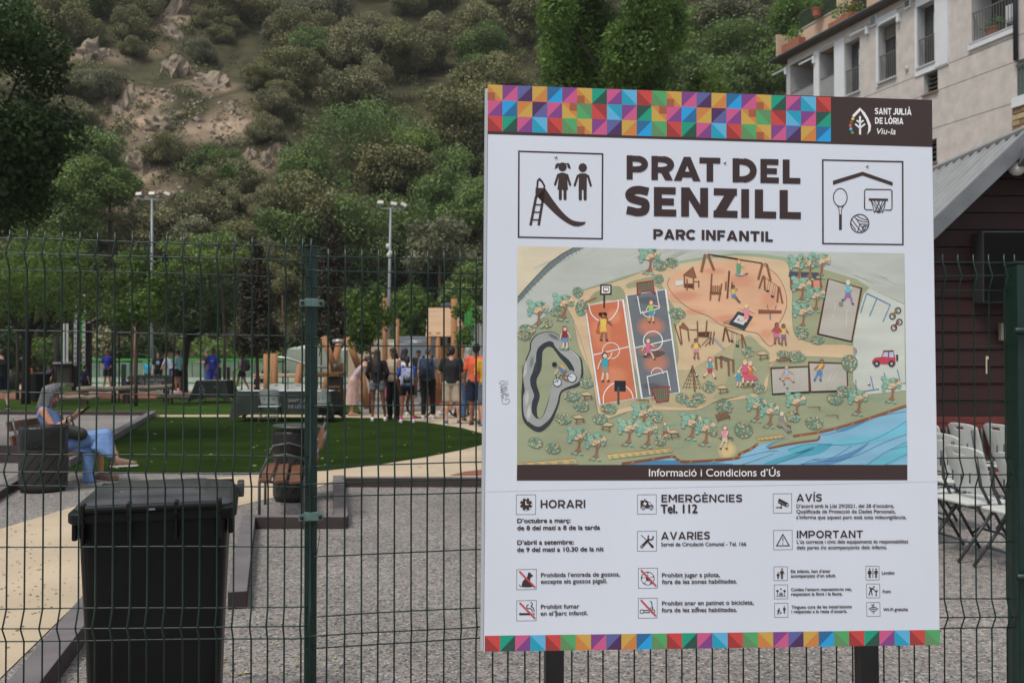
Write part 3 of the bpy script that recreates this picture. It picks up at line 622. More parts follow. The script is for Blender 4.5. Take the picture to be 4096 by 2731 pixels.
a.line(cr(M(F1, [(438, 708), (408, 735), (420, 768), (470, 775), (490, 800), (490, 822)]), 4, False), 3.4, DK, 5); a.line(cr(M(F1, [(468, 672), (495, 705), (475, 740), (510, 765), (520, 822)]), 4, False), 3.4, DK, 6); a.build('no_smoking_pictogram')
a = notice('ball', F2, [(202, 158), (497, 153), (495, 460), (204, 464)], 3.825, [(242, 183), (475, 428)])
a.ring(*F2(346, 312), 26, 2, DK, 5); a.poly(M(F2, [(318, 300), (345, 280), (375, 300), (368, 345), (325, 348)]), DK, 6)
for q in ([(320, 210), (372, 210), (350, 232)], [(250, 270), (268, 300), (250, 325)], [(428, 262), (448, 300), (424, 290)], [(272, 375), (305, 385), (310, 412)], [(385, 375), (412, 365), (385, 408)]): a.poly(M(F2, q), DK, 6)
for q in ([(345, 280), (348, 232)], [(318, 300), (268, 295)], [(375, 300), (428, 285)], [(325, 348), (300, 385)], [(368, 345), (390, 378)]): a.line(M(F2, q), 1.3, DK, 7)
a.build('no_ball_games_pictogram')
a = notice('scooter', F2, [(202, 618), (492, 613), (490, 917), (202, 922)], 3.825, [(240, 640), (470, 885)])
a.ring(*F2(258, 818), 7.5, 2.6, DK, 5); a.ring(*F2(425, 815), 7.5, 2.6, DK, 5); a.line(M(F2, [(285, 800), (375, 800), (375, 832), (285, 832)]), 2.4, DK, 6, closed=True); a.line(M(F2, [(375, 662), (402, 664), (418, 765), (430, 800)]), 2.4, DK, 7); a.ring(*F2(415, 790), 9, 2.4, DK, 8, 180, 300); a.build('no_scooters_pictogram')
def mini(a, mp, x, y, h, sk=False, lean=0):
    k = mp(1, 0)[0] - mp(0, 0)[0]; a.disc(*mp(x + lean, y + h * .09), h * .09 * k, h * .09 * k, DK, 6, n=10)
    a.poly(M(mp, [(x - h * .13 + lean, y + h * .24), (x + h * .13 + lean, y + h * .24), (x + h * (.16 if sk else .09), y + h * .62), (x - h * (.16 if sk else .09), y + h * .62)]), DK, 5)
    a.line(M(mp, [(x - h * .12 + lean, y + h * .26), (x - h * .2, y + h * .55)]), h * .06 * k, DK, 7); a.line(M(mp, [(x + h * .12 + lean, y + h * .26), (x + h * .2, y + h * .55)]), h * .06 * k, DK, 7)
    a.line(M(mp, [(x - h * .05, y + h * .6), (x - h * .06 - lean, y + h)]), h * .08 * k, DK, 7); a.line(M(mp, [(x + h * .05, y + h * .6), (x + h * .06, y + h)]), h * .08 * k, DK, 7)
a = notice('n', F3, [(152, 117), (333, 118), (334, 302), (154, 305)], 3.36); mini(a, F3, 260, 138, 143); mini(a, F3, 208, 190, 92, True); a.build('adult_with_child_pictogram')
a = notice('n', F3, [(157, 360), (337, 359), (338, 547), (158, 549)], 3.36)
for x in (200, 295): a.line(M(F3, [(x, 440), (x, 512)]), 2, DK, 5); a.poly(M(F3, [(x - 20, 442), (x, 424), (x + 20, 442), (x, 462)]), DK, 6)
a.line(M(F3, [(180, 512), (315, 512)]), 1.6, DK, 7); a.line(M(F3, [(226, 470), (270, 470)]), 2.6, DK, 5); a.line(M(F3, [(222, 488), (276, 488)]), 3.2, DK, 5); a.line(M(F3, [(225, 504), (272, 504)]), 1.8, DK, 6); a.disc(*F3(246, 417), 3.4, 3.4, DK, 5, n=8); a.build('park_bench_pictogram')
a = notice('n', F3, [(160, 608), (340, 607), (341, 795), (162, 797)], 3.36); mini(a, F3, 212, 670, 88, False, 9); mini(a, F3, 292, 645, 98); a.disc(*F3(243, 736), 3.4, 3.4, DK, 6, n=8); a.build('children_playing_pictogram')
a = notice('n', F3, [(1387, 111), (1564, 112), (1567, 295), (1390, 297)], 3.36); mini(a, F3, 1438, 138, 130, True); mini(a, F3, 1524, 138, 130); a.line(M(F3, [(1482, 138), (1482, 268)]), 2.6, DK, 5); a.build('toilet_pictogram')
a = notice('n', F3, [(1396, 348), (1574, 349), (1576, 534), (1398, 535)], 3.36); a.disc(*F3(1496, 388), 3.6, 3.6, DK, 5, n=8); a.poly(M(F3, [(1440, 400), (1480, 400), (1505, 420), (1470, 425), (1445, 440)]), DK, 5); a.line(M(F3, [(1450, 430), (1428, 502)]), 4, DK, 6); a.line(M(F3, [(1460, 430), (1472, 502)]), 4, DK, 7); a.line(M(F3, [(1445, 385), (1428, 402)]), 2.4, DK, 7)
a.poly(M(F3, [(1505, 438), (1552, 432), (1535, 458), (1520, 460)]), DK, 8); a.line(M(F3, [(1526, 458), (1524, 500)]), 3, DK, 9); a.line(M(F3, [(1510, 502), (1540, 502)]), 2, DK, 5); a.line(M(F3, [(1490, 425), (1525, 445)]), 2.4, DK, 9); a.build('drinking_fountain_pictogram')
a = notice('n', F3, [(1398, 598), (1576, 597), (1580, 782), (1402, 785)], 3.36)
for r in (10, 18, 25): a.ring(*F3(1490, 745), r, 3, DK, 5, 222, 318)
a.disc(*F3(1490, 737), 2.6, 2.6, DK, 6, n=8); a.build('wifi_pictogram')
a = Art()                                                 # pen scribble on the left margin
for q in ([(402, 550), (345, 556), (305, 585), (320, 612), (380, 600), (458, 552)], [(312, 662), (380, 628), (465, 605)], [(318, 655), (352, 645), (330, 700), (400, 660), (435, 650)], [(318, 720), (380, 690), (440, 672), (350, 745)], [(325, 770), (400, 735), (452, 712)], [(330, 760), (345, 700), (372, 780), (420, 765), (345, 800), (330, 835)], [(335, 830), (400, 790), (468, 778)], [(400, 812), (470, 800), (410, 845)],
          [(335, 862), (385, 835), (352, 880), (350, 930), (380, 962), (440, 960), (482, 925), (480, 885), (455, 872), (425, 885), (412, 905)], [(395, 885), (420, 868)]): a.line(cr(M(T9, q), 3, False), 1.5, (92, 84, 100), 3 + len(a.f) % 5)
a.build('pen_scribble')
M_SCREW = mat('zinc_screw', (.45, .46, .46), .3, .1, 30, metal=.9)
for p in (T1(724, 737), T2(221, 787), T2(1496, 818), D_(1634, 356), C_(1926, 266), F1(845, 806), F2(1097, 756), F3(1480, 626), C_(445, 325)):
    u = S(*p); g = G(); g.ell((u[0], -.0015, u[1]), (.0048, .003, .0048), n=10, m=6); g.build('screw', M_SCREW, sign, smooth=True)
# faint joint of the printed film
a = Art(); a.line([(1941, 1966), (3752, 1925)], 1.6, (182, 186, 197), 1); a.build('film_joint')

# ---- illustrated map
m_ = Art(); rr = random.Random(11)
GRS, SAND, ROAD, PINK, OUTL = (150, 156, 122), (206, 178, 138), (172, 176, 168), (216, 162, 126), (92, 84, 70)
mapq = quad([A_(52, 40), B_(2005, 115), D_(2035, 1198), C_(47, 1198)]); m_.clip = [mapq(0, 0), mapq(1, 0), mapq(1, 1), mapq(0, 1)]
m_.poly([mapq(0, 0), mapq(1, 0), mapq(1, 1), mapq(0, 1)], GRS, 0)
def clipq(pts): return pts
def soft(x, y, rx, ry, col, layer, a=0, edge=None):        # a wash of colour that fades into what it lies on
    m_.grad(x, y, rx * 1.25, ry * 1.25, col, edge or GRS, layer, a)
# washes on the green
for i in range(46):
    u, v = rr.random() * .94 + .03, .45 + .5 * rr.random(); x, y = mapq(u, v); soft(x, y, rr.uniform(15, 48), rr.uniform(3, 9), rr.choice([(140, 160, 125), (126, 160, 128), (158, 154, 120), (150, 158, 118), (118, 158, 130)]), 1 + i % 3, rr.uniform(-.2, .1), GRS)
m_.poly(M(A_, [(52, 40), (640, 52), (520, 115), (380, 215), (240, 360), (130, 480), (52, 572)]), (206, 194, 164), 1)
m_.poly(M(A_, [(750, 55), (1600, 68), (2352, 84)]) + M(B_, [(1200, 100), (2005, 115), (2005, 640), (1620, 470), (1200, 300), (1130, 260), (800, 185), (400, 130), (0, 140)]) + M(A_, [(2000, 150), (1730, 195), (1400, 285), (1050, 392), (730, 495), (560, 590), (200, 870), (52, 940), (52, 630), (130, 555), (240, 440), (380, 300), (560, 150)]), ROAD, 3)
for i in range(30): u = rr.uniform(.1, .9); q0 = A_(rr.uniform(250, 1900), 0); x = q0[0]; y = A_(0, 640 - (rr.uniform(300, 420) + (x - 2060) * .75 if x < 2500 else rr.uniform(480, 530)))[1]; soft(x, y, 34, 1.6, rr.choice([(184, 187, 180), (160, 166, 162), (190, 190, 178)]), 4, -.45, ROAD)
for i in range(12): x, y = B_(rr.uniform(1150, 1950), 0)[0], 0; y = B_(0, 130 + (x - B_(1150, 0)[0]) * .9 + rr.uniform(0, 120))[1]; soft(x, y, 40, 1.8, rr.choice([(186, 186, 176), (160, 163, 160)]), 4, .38, ROAD)
m_.poly(M(A_, [(640, 52), (755, 55), (600, 125), (480, 215), (330, 345), (200, 470), (100, 590), (52, 640), (52, 572), (130, 480), (240, 360), (380, 215), (520, 115)]), (106, 118, 118), 5)
for i in range(18):
    t = i / 17; p = cr(M(A_, [(72, 560), (220, 400), (370, 240), (520, 130), (690, 52)]), 20, False); j = int(t * (len(p) - 2)); dx, dy = p[j + 1][0] - p[j][0], p[j + 1][1] - p[j][1]; q = math.hypot(dx, dy) or 1
    m_.line([(p[j][0], p[j][1]), (p[j][0] - dy / q * 22, p[j][1] + dx / q * 22)], 1.4, (70, 80, 82), 6)
m_.line(M(A_, [(640, 54), (520, 117), (380, 217), (240, 362), (130, 482), (54, 572)]), 2.4, (48, 48, 48), 7)
m_.poly(M(A_, [(1730, 195), (2000, 150), (2352, 112)]) + M(B_, [(200, 108), (500, 118), (800, 160), (1000, 200), (1000, 260), (600, 170), (300, 140), (0, 170)]) + M(A_, [(2100, 170), (1800, 215), (1400, 300), (1050, 410), (900, 450), (1050, 388), (1400, 283)]), (146, 168, 134), 5)
# sand ground around the play areas
m_.poly(cr(M(A_, [(600, 570), (740, 505), (1050, 420), (1400, 300), (1760, 220), (2200, 150)]) + M(B_, [(300, 140), (640, 175), (790, 230), (830, 520), (835, 880), (905, 1000), (1100, 1062), (1465, 1078), (1465, 1200), (1050, 1190), (720, 1200), (600, 1300)]) + M(D_, [(590, 130), (575, 360), (520, 470), (300, 510), (60, 540)]) + M(C_, [(2200, 505), (2050, 570), (1900, 625), (1500, 625), (1200, 640), (1000, 712), (905, 690), (880, 560), (820, 250), (700, -20)]) + M(A_, [(640, 820), (570, 690)]), 3), SAND, 6)
m_.line(cr(M(A_, [(575, 700), (640, 820), (740, 1100), (820, 1385)]) + M(C_, [(850, 380), (885, 640), (990, 715), (1200, 650)]), 4, False), 1, OUTL, 8)
m_.poly(cr(M(B_, [(320, 985), (430, 1000), (520, 1090), (595, 1160), (580, 1290), (590, 1400)]) + M(D_, [(560, 290), (500, 420), (300, 480), (60, 520)]) + M(C_, [(2250, 490), (1950, 590), (1620, 590), (1330, 570), (980, 640), (910, 560), (905, 300), (1000, 200), (1700, 200), (1900, 180)]), 3), (176, 164, 124), 7)
m_.poly(cr(M(B_, [(320, 990), (430, 1000), (500, 1080), (590, 1150), (585, 1330)]) + M(D_, [(550, 290), (480, 430), (200, 490), (0, 500), (120, 380), (200, 100), (240, -60)]), 3), (154, 158, 122), 8)
m_.poly(cr(M(A_, [(860, 520), (1080, 455), (1160, 500), (1180, 600), (1180, 900), (1300, 1385)]) + M(C_, [(1400, 540), (1330, 560), (1250, 200)]) + M(A_, [(1150, 700), (1000, 600), (800, 640)]), 3), (146, 152, 116), 8)
m_.poly(cr(M(A_, [(1220, 420), (1480, 355), (1560, 440), (1640, 600), (1760, 800), (1700, 900), (1740, 1200), (1650, 1300), (1560, 500), (1215, 480)]), 3), (150, 156, 118), 8)
# pink play surface
m_.poly(cr(M(A_, [(1640, 370), (1760, 300), (2050, 215)]) + M(B_, [(0, 215), (300, 200), (520, 235), (660, 330), (750, 480), (775, 640), (740, 760), (700, 830), (640, 900), (640, 1050), (590, 1078), (520, 1010), (470, 950), (380, 930)]) + M(A_, [(2352, 905), (2180, 860), (2050, 770), (1900, 715), (1780, 640), (1660, 520), (1620, 440)]), 4), (218, 168, 130), 9)
m_.line(cr(M(A_, [(1640, 370), (1620, 440), (1660, 520), (1780, 640), (1900, 715), (2050, 770), (2180, 860), (2352, 905)]) + M(B_, [(380, 930), (470, 950), (520, 1010), (590, 1078), (640, 1050), (640, 900), (700, 830), (740, 760), (775, 640), (750, 480), (660, 330), (520, 235)]), 4, False), 1.6, OUTL, 13)
for x, y, rx, ry in ((1800, 560, 60, 22), (2100, 300, 50, 14), (2250, 800, 60, 18), (1900, 720, 40, 10)): soft(*A_(x, y), rx, ry, (214, 146, 112), 10, 0, (218, 168, 130))
for x, y, rx, ry in ((300, 400, 60, 30), (600, 600, 40, 40), (300, 850, 60, 18), (560, 950, 26, 18)): soft(*B_(x, y), rx, ry, (212, 148, 114), 10, 0, (218, 168, 130))
# open ground on the right
m_.poly(M(B_, [(1600, 460), (2005, 650), (2010, 1385)]) + M(D_, [(2020, 420), (1560, 470), (1470, 330), (1465, 0)]) + M(B_, [(1480, 900)]), (184, 188, 178), 6)
m_.poly(M(B_, [(830, 300), (1150, 280), (1500, 380), (1640, 470), (1560, 560), (1460, 1070), (1100, 1062), (905, 1000), (835, 880), (840, 500)]), (152, 158, 120), 7)
# courts
def court(q, fill, wl):
    f = quad(q); m_.poly([f(0, 0), f(1, 0), f(1, 1), f(0, 1)], fill, 10); m_.line([f(0, 0), f(1, 0), f(1, 1), f(0, 1)], wl + 1.6, (110, 100, 92), 11, closed=True); m_.line([f(0, 0), f(1, 0), f(1, 1), f(0, 1)], wl, (226, 224, 218), 12, closed=True)
    return f
f1 = court([A_(758, 660), A_(1155, 600), C_(1300, 500), C_(912, 570)], (206, 112, 76), 5)
for u, v, rx, ry in ((.3, .3, 40, 60), (.7, .15, 30, 30), (.5, .75, 50, 40)): soft(*f1(u, v), rx, ry, (218, 132, 94), 11, 0, (206, 112, 76))
m_.line([f1(0, .5), f1(1, .475)], 4, (226, 224, 218), 13); m_.ring(*f1(.5, .485), 34, 3, (226, 224, 218), 13, ry=32)
m_.line(cr([f1(.1, .0), f1(.14, .1), f1(.35, .18), f1(.62, .17), f1(.83, .08), f1(.87, -.01)], 4, False), 4, (226, 224, 218), 14); m_.line(cr([f1(.1, 1.0), f1(.15, .9), f1(.38, .82), f1(.65, .83), f1(.86, .92), f1(.9, 1)], 4, False), 4, (226, 224, 218), 14)
f2 = court([A_(1190, 553), A_(1600, 490), C_(1745, 440), C_(1352, 506)], (104, 110, 114), 5)
for u, v, rx, ry, c in ((.5, .33, 52, 38, (198, 124, 96)), (.4, .56, 50, 24, (176, 118, 98)), (.5, .68, 50, 40, (186, 122, 98)), (.3, .9, 40, 14, (84, 92, 98)), (.5, .08, 50, 16, (84, 92, 98))): soft(*f2(u, v), rx, ry, c, 11, 0, (104, 110, 114))
m_.line([f2(0, .51), f2(1, .485)], 4, (226, 224, 218), 13); m_.ring(*f2(.5, .47), 38, 4, (226, 224, 218), 14)
m_.line([f2(.27, .02), f2(.29, .19), f2(.78, .17), f2(.76, .0)], 4, (226, 224, 218), 15); m_.ring(*f2(.5, .18), 24, 3, (226, 224, 218), 13, 0, 180); m_.line([f2(.22, .98), f2(.22, .8), f2(.75, .78), f2(.77, .97)], 4, (226, 224, 218), 15); m_.ring(*f2(.49, .79), 24, 3, (226, 224, 218), 13, 180, 360)
def L(mp, pts, wd, c, l=16, cl=False): m_.line(M(mp, pts), wd, c, l, cl)
def Pp(mp, pts, c, l=16, sm=0): m_.poly(cr(M(mp, pts), sm) if sm else M(mp, pts), c, l)
Pp(A_, [(916, 440), (1035, 440), (1033, 545), (914, 547)], (50, 50, 50)); Pp(A_, [(932, 456), (1020, 456), (1018, 530), (930, 532)], (214, 216, 220), 17); L(A_, [(948, 515), (948, 470), (1004, 470), (1004, 515)], 3, (50, 50, 50), 18); Pp(A_, [(952, 503), (998, 503), (990, 520), (958, 520)], (150, 40, 48), 18); L(A_, [(957, 547), (957, 685)], 7, (56, 56, 58))
Pp(C_, [(1065, 318), (1183, 320), (1181, 430), (1063, 428)], (40, 44, 48), 17); L(C_, [(1105, 380), (1105, 566)], 8, (70, 74, 78), 18)
for mp, q in ((A_, [(1308, 556), (1300, 425), (1462, 402), (1484, 545), (1450, 505), (1345, 515)]), (C_, [(1448, 395), (1640, 380), (1625, 530), (1508, 545)])):
    Pp(mp, q, (120, 112, 88), 16); L(mp, q, 4.5, (158, 42, 58), 18, True)
    xs_, ys_ = [p[0] for p in q], [p[1] for p in q]
    for i in range(9): t = i / 8; L(mp, [(min(xs_) + 14 + t * (max(xs_) - min(xs_) - 36), min(ys_) + 12), (min(xs_) + 4 + t * (max(xs_) - min(xs_) - 40) + (8 if mp is C_ else 24), max(ys_) - (20 if mp is C_ else 50))], 1.2, (45, 40, 35), 17)
# pump track
outer = cr(M(A_, [(350, 935), (430, 940), (500, 990), (560, 1080), (650, 1150), (715, 1210), (730, 1290), (735, 1340)]) + M(C_, [(733, 260), (690, 370), (520, 430), (480, 560), (420, 720), (350, 810), (280, 850), (200, 820), (110, 720), (95, 500), (105, 300), (110, 150)]) + M(A_, [(105, 1385), (130, 1250), (180, 1120), (190, 1040), (250, 965)]), 4)
m_.poly(outer, (56, 60, 64), 10); m_.line(outer, 1.6, (35, 35, 35), 15, True)
m_.poly(cr(M(A_, [(350, 938), (430, 942), (500, 992), (560, 1080), (640, 1145), (700, 1205), (716, 1290), (716, 1340)]) + M(C_, [(715, 250), (680, 340), (510, 420), (465, 560), (400, 700), (330, 770), (270, 800), (200, 770), (125, 690), (110, 500), (128, 420), (112, 300), (120, 150)]) + M(A_, [(115, 1385), (140, 1250), (190, 1120), (200, 1040), (255, 970)]), 4), (146, 150, 146), 11)
inn = M(A_, [(300, 1070), (380, 1030), (425, 1045), (440, 1080), (500, 1150), (590, 1230), (640, 1310)]) + M(C_, [(640, 225), (600, 210), (480, 270), (400, 350), (390, 470), (350, 620), (310, 700), (270, 716), (235, 700), (200, 640), (205, 540), (225, 470), (190, 370), (185, 290), (210, 230), (240, 120)]) + M(A_, [(245, 1350), (250, 1150)])
m_.poly(cr(inn, 4), (52, 56, 62), 12)
m_.poly(cr(M(A_, [(320, 1130), (370, 1090), (415, 1100), (440, 1130), (490, 1200), (560, 1280), (600, 1340)]) + M(C_, [(610, 215), (480, 285), (410, 360), (385, 480), (345, 610), (305, 700), (265, 700), (255, 600), (285, 480), (255, 370), (255, 300), (300, 200), (305, 100)]) + M(A_, [(308, 1300), (310, 1200)]), 4), (148, 154, 120), 13)
for q in ([(560, 1080), (640, 1150), (690, 1200)],): L(A_, q, 2, (205, 208, 206), 14)
for x, y in ((150, 500), (170, 650), (130, 200)): soft(*C_(x, y), 8, 30, (176, 178, 172), 12, .1, (146, 150, 146))
soft(*A_(430, 985), 26, 8, (96, 104, 106), 12, .5, (146, 150, 146)); soft(*A_(200, 1250), 8, 24, (110, 120, 122), 12, .2, (146, 150, 146))
# petanque courts
def pcourt(q, mp):
    P4 = M(mp, q); m_.poly(P4, (170, 166, 156), 11); m_.line(P4, 6, (112, 74, 54), 12, True); m_.line(P4[2:4], 6, (44, 40, 40), 13); m_.line(P4, 1.4, (50, 40, 36), 14, True)
pcourt([(1208, 380), (1555, 480), (1452, 1036), (1098, 955)], B_); pcourt([(610, 190), (1000, 172), (1010, 438), (625, 460)], D_); pcourt([(1004, 128), (1400, 140), (1412, 425), (1025, 436)], D_)
for mp, q in ((B_, [(1285, 640), (1255, 790)]), (B_, [(1405, 700), (1395, 860)]), (D_, [(900, 270), (870, 340)]), (D_, [(1250, 230), (1200, 330)]), (D_, [(1300, 215), (1240, 340)])): L(mp, q, 1.4, (205, 204, 198))
BLU = (88, 132, 172)
for q in ([(1545, 735), (1608, 530), (1855, 650), (1778, 830)], [(1712, 590), (1640, 765)]): L(B_, q, 3.6, BLU, 15)
for q in ([(1495, 310), (1500, 440), (1740, 405)], [(1650, 268), (1682, 415)], [(1790, 235), (1815, 320)], [(1928, 200), (1965, 350), (2018, 340)]): L(D_, q, 3.6, BLU, 15)
# river, bank, jetties
m_.poly(M(C_, [(1100, 1195), (1300, 1150), (1700, 1115), (1780, 1175), (2100, 1160), (2352, 1135)]) + M(D_, [(300, 1080), (440, 1020), (480, 990), (640, 965), (850, 905), (1000, 890), (1400, 800), (1700, 700), (2024, 600), (2034, 1196)]), (122, 176, 204), 9)
for i, q in enumerate(([(1200, 1196), (1500, 1150), (1900, 1160), (2300, 1196)],)): Pp(C_, q, (70, 130, 170), 10, 4)
for q, c in (([(520, 1196), (700, 1120), (900, 1060), (1100, 990), (1250, 980), (1120, 1080), (900, 1120), (640, 1190)], (72, 160, 186)), ([(900, 1190), (1150, 1150), (1450, 1060), (1640, 960), (1500, 1080), (1250, 1190)], (84, 134, 178)), ([(1200, 960), (1500, 900), (1800, 860), (2024, 740), (2028, 860), (1700, 960), (1400, 1000)], (104, 184, 208)), ([(1600, 1196), (1800, 1080), (2030, 960), (2033, 1100), (1850, 1190)], (96, 178, 200)), ([(560, 1000), (700, 940), (860, 920), (700, 980), (600, 1030)], (84, 140, 184)), ([(780, 1040), (1000, 990), (1060, 1020), (900, 1080)], (80, 176, 196)), ([(1300, 820), (1700, 690), (1500, 800), (1360, 850)], (84, 150, 190))): Pp(D_, q, c, 11, 4)
for q in ([(0, 1180), (300, 1120), (560, 1060), (680, 1050)], [(300, 1196), (450, 1150), (640, 1080)], [(640, 1196), (860, 1110), (1060, 1025)], [(790, 1040), (1000, 980), (1300, 990), (1600, 960), (1850, 850), (2022, 740)], [(930, 1196), (1060, 1140), (1250, 1120), (1450, 1000)], [(1040, 1145), (1250, 1155), (1500, 1100), (1800, 960), (2026, 880)], [(1620, 1196), (1780, 1080), (2028, 955)], [(1800, 1196), (2030, 1085)], [(1100, 895), (1350, 840), (1700, 700), (2020, 640)], [(1860, 1040), (2030, 1000)]): m_.line(cr(M(D_, q), 4, False), 1.3, (50, 66, 84), 13)
bank = cr(M(C_, [(1140, 1185), (1400, 1150), (1660, 1110), (1720, 1140), (1800, 1165), (2100, 1150), (2352, 1125)]) + M(D_, [(280, 1085), (400, 1030), (475, 975)]), 4, False); m_.line(bank, 11, (140, 86, 56), 14); m_.line(bank, 1.4, (60, 40, 30), 15)
b2 = cr(M(D_, [(840, 900), (1100, 860), (1400, 785), (1700, 690), (2022, 582)]), 5, False); m_.line(b2, 11, (140, 86, 56), 14)
for bb in (bank, b2):
    for i in range(2, len(bb) - 1, 3): x, y = bb[i]; m_.line([(x - 5, y + 4), (x + 6, y - 3)], 3, (176, 136, 98), 16)
m_.poly(cr(M(D_, [(585, 1020), (700, 950), (900, 905), (1080, 880), (1115, 900), (1090, 940), (900, 965), (700, 1005)]), 4), (150, 156, 116), 15); m_.line(cr(M(D_, [(585, 1025), (800, 980), (1000, 950), (1095, 935), (1116, 895)]), 4, False), 8, (136, 82, 54), 16)
def fence_(mp, q, n):
    f = quad(M(mp, q)); m_.poly([f(0, 0), f(1, 0), f(1, 1), f(0, 1)], (208, 170, 100), 15); m_.line([f(0, 0), f(1, 0), f(1, 1)], 1.6, (150, 96, 50), 17)
    for i in range(n): m_.poly([f((i + .35) / n, .35), f((i + .85) / n, .35), f((i + .85) / n, .95), f((i + .35) / n, .95)], (140, 160, 130), 16)
fence_(C_, [(60, 1180), (650, 1130), (680, 1185), (50, 1196)], 5); fence_(C_, [(975, 1090), (1640, 1020), (1675, 1060), (1010, 1138)], 9); fence_(D_, [(450, 915), (730, 880), (752, 912), (478, 942)], 6)
soft(*D_(150, 1040), 34, 34, (212, 184, 124), 5)
# play equipment
WD, WD2 = (140, 92, 64), (96, 60, 42)
def W2(mp, q, wd=5, l=17): L(mp, q, wd, WD2, l); L(mp, q, wd - 1.8, WD, l + 1)
L(A_, [(2040, 122), (2352, 172)], 4, (50, 44, 42)); L(B_, [(0, 135), (520, 218)], 4, (50, 44, 42))
for q in ([(2012, 122), (1972, 312)], [(2040, 125), (2105, 292)]): W2(A_, q, 10)
for q in ([(520, 222), (475, 390)], [(565, 225), (605, 398)], [(545, 218), (548, 230)]): W2(B_, q, 9)
Pp(A_, [(1780, 345), (1885, 255), (1920, 370), (1880, 372)], WD); L(A_, [(1780, 345), (1885, 255), (1920, 370)], 2, WD2, 18)
for q in ([(1795, 350), (1795, 470)], [(1890, 372), (1890, 490)], [(1822, 380), (1822, 500)], [(1945, 400), (1945, 470)]): W2(A_, q)
Pp(A_, [(1795, 430), (1890, 430), (1890, 480), (1795, 470)], WD2, 17); L(A_, [(1890, 410), (1950, 410)], 3, WD2); Pp(A_, [(1700, 400), (1785, 398), (1780, 440), (1705, 455)], (190, 200, 198), 17)
for q in ([(2082, 325), (2065, 605)], [(2262, 295), (2245, 585)], [(2185, 430), (2155, 612)], [(2230, 410), (2225, 500)]): W2(A_, q, 6)
for y in range(0, 5): L(A_, [(2085 + y * 18, 450), (2085 + y * 18, 545)], 4, WD, 18)
Pp(A_, [(2060, 515), (2180, 520), (2180, 545), (2060, 540)], WD2, 17)
for q in ([(175, 300), (150, 585)], [(205, 415), (195, 500)]): W2(B_, q, 6)
L(B_, [(180, 490), (285, 625)], 8, (150, 160, 164), 18)
for q in ([(530, 345), (485, 480)], [(540, 355), (545, 500)], [(688, 460), (675, 625)], [(695, 470), (730, 638)]): W2(B_, q, 7)
L(B_, [(535, 360), (690, 465)], 1.6, (60, 54, 50))
for x0, y0, x1, y1 in ((585, 395, 568, 500), (608, 410, 590, 510), (640, 440, 618, 555), (662, 455, 640, 565)): L(B_, [(x0, y0), (x1, y1)], 1, (60, 54, 50))
Pp(B_, [(555, 495), (590, 500), (588, 522), (558, 515)], (60, 62, 66)); Pp(B_, [(605, 550), (642, 558), (638, 580), (608, 572)], (60, 62, 66))
Pp(B_, [(262, 718), (422, 775), (332, 918), (165, 855)], (54, 62, 66)); Pp(B_, [(270, 755), (370, 790), (320, 862), (215, 828)], (190, 194, 192), 17)
Pp(B_, [(475, 705), (720, 712), (718, 735), (478, 740)], (146, 88, 58)); L(B_, [(475, 705), (720, 712), (718, 735), (478, 740)], 1.4, WD2, 17, True); L(B_, [(600, 740), (602, 805)], 6, (120, 124, 128)); L(B_, [(580, 700), (570, 650)], 3, (110, 110, 108)); L(B_, [(650, 700), (665, 655)], 3, (110, 110, 108))
for q in ([(1690, 850), (1760, 1070)], [(1745, 870), (1770, 1060)], [(1830, 900), (1845, 1030)], [(1930, 820), (1935, 1000)], [(2030, 815), (2018, 980)], [(2075, 930), (2060, 1070)], [(2108, 930), (2090, 1060)], [(2220, 890), (2200, 1030)], [(2225, 895), (2265, 1040)]): W2(A_, q)
Pp(A_, [(1740, 890), (1780, 830), (1840, 895), (1838, 920)], WD); Pp(A_, [(1940, 935), (2060, 930), (2050, 990), (1945, 985)], WD2, 17)
for q in ([(2060, 990), (1975, 1075)], [(2085, 1000), (2010, 1085)]): L(A_, q, 2.4, WD2)
L(A_, [(2090, 985), (2210, 1110)], 8, (150, 156, 158), 18); L(A_, [(1845, 910), (1935, 912)], 3, WD2); L(A_, [(2230, 905), (2352, 960)], 1.4, (70, 60, 54))
for q in ([(130, 885), (105, 1030)], [(140, 890), (175, 1035)], [(300, 960), (315, 1110)], [(305, 960), (355, 1100)]): W2(B_, q, 6)
L(B_, [(135, 900), (300, 965)], 1.6, (70, 60, 54))
for x0, y0, x1, y1 in ((200, 925, 195, 1020), (215, 930, 210, 1025), (255, 945, 250, 1070), (278, 955, 270, 1075)): L(B_, [(x0, y0), (x1, y1)], 1, (60, 54, 50))
Pp(B_, [(185, 1015), (218, 1022), (214, 1045), (188, 1040)], (60, 62, 66)); Pp(B_, [(238, 1065), (278, 1072), (272, 1095), (240, 1090)], (60, 62, 66))
for q in ([(1878, 160), (1905, 435)],): W2(C_, q, 7)
for t in (.25, .45, .6, .75, .9): y = 160 + 250 * t; L(C_, [(1878 - 112 * t, y), (1885 + 95 * t, y + 8)], 1.2, (60, 46, 40))
for e in (-112, -75, -40, 40, 75, 100): L(C_, [(1879, 165), (1885 + e, 410)], 1.3, (60, 46, 40))
for q in ([(2120, 65), (2132, 205)], [(2175, 60), (2182, 185)], [(2255, 110), (2260, 268)], [(2305, 95), (2308, 238)]): W2(C_, q, 8)
L(C_, [(2120, 70), (2255, 122)], 3, WD2); L(C_, [(2175, 62), (2308, 108)], 3, WD2)
for i in range(7): L(C_, [(2135 + i * 17, 74 + i * 7), (2185 + i * 16, 66 + i * 6)], 2, (80, 84, 88), 18)
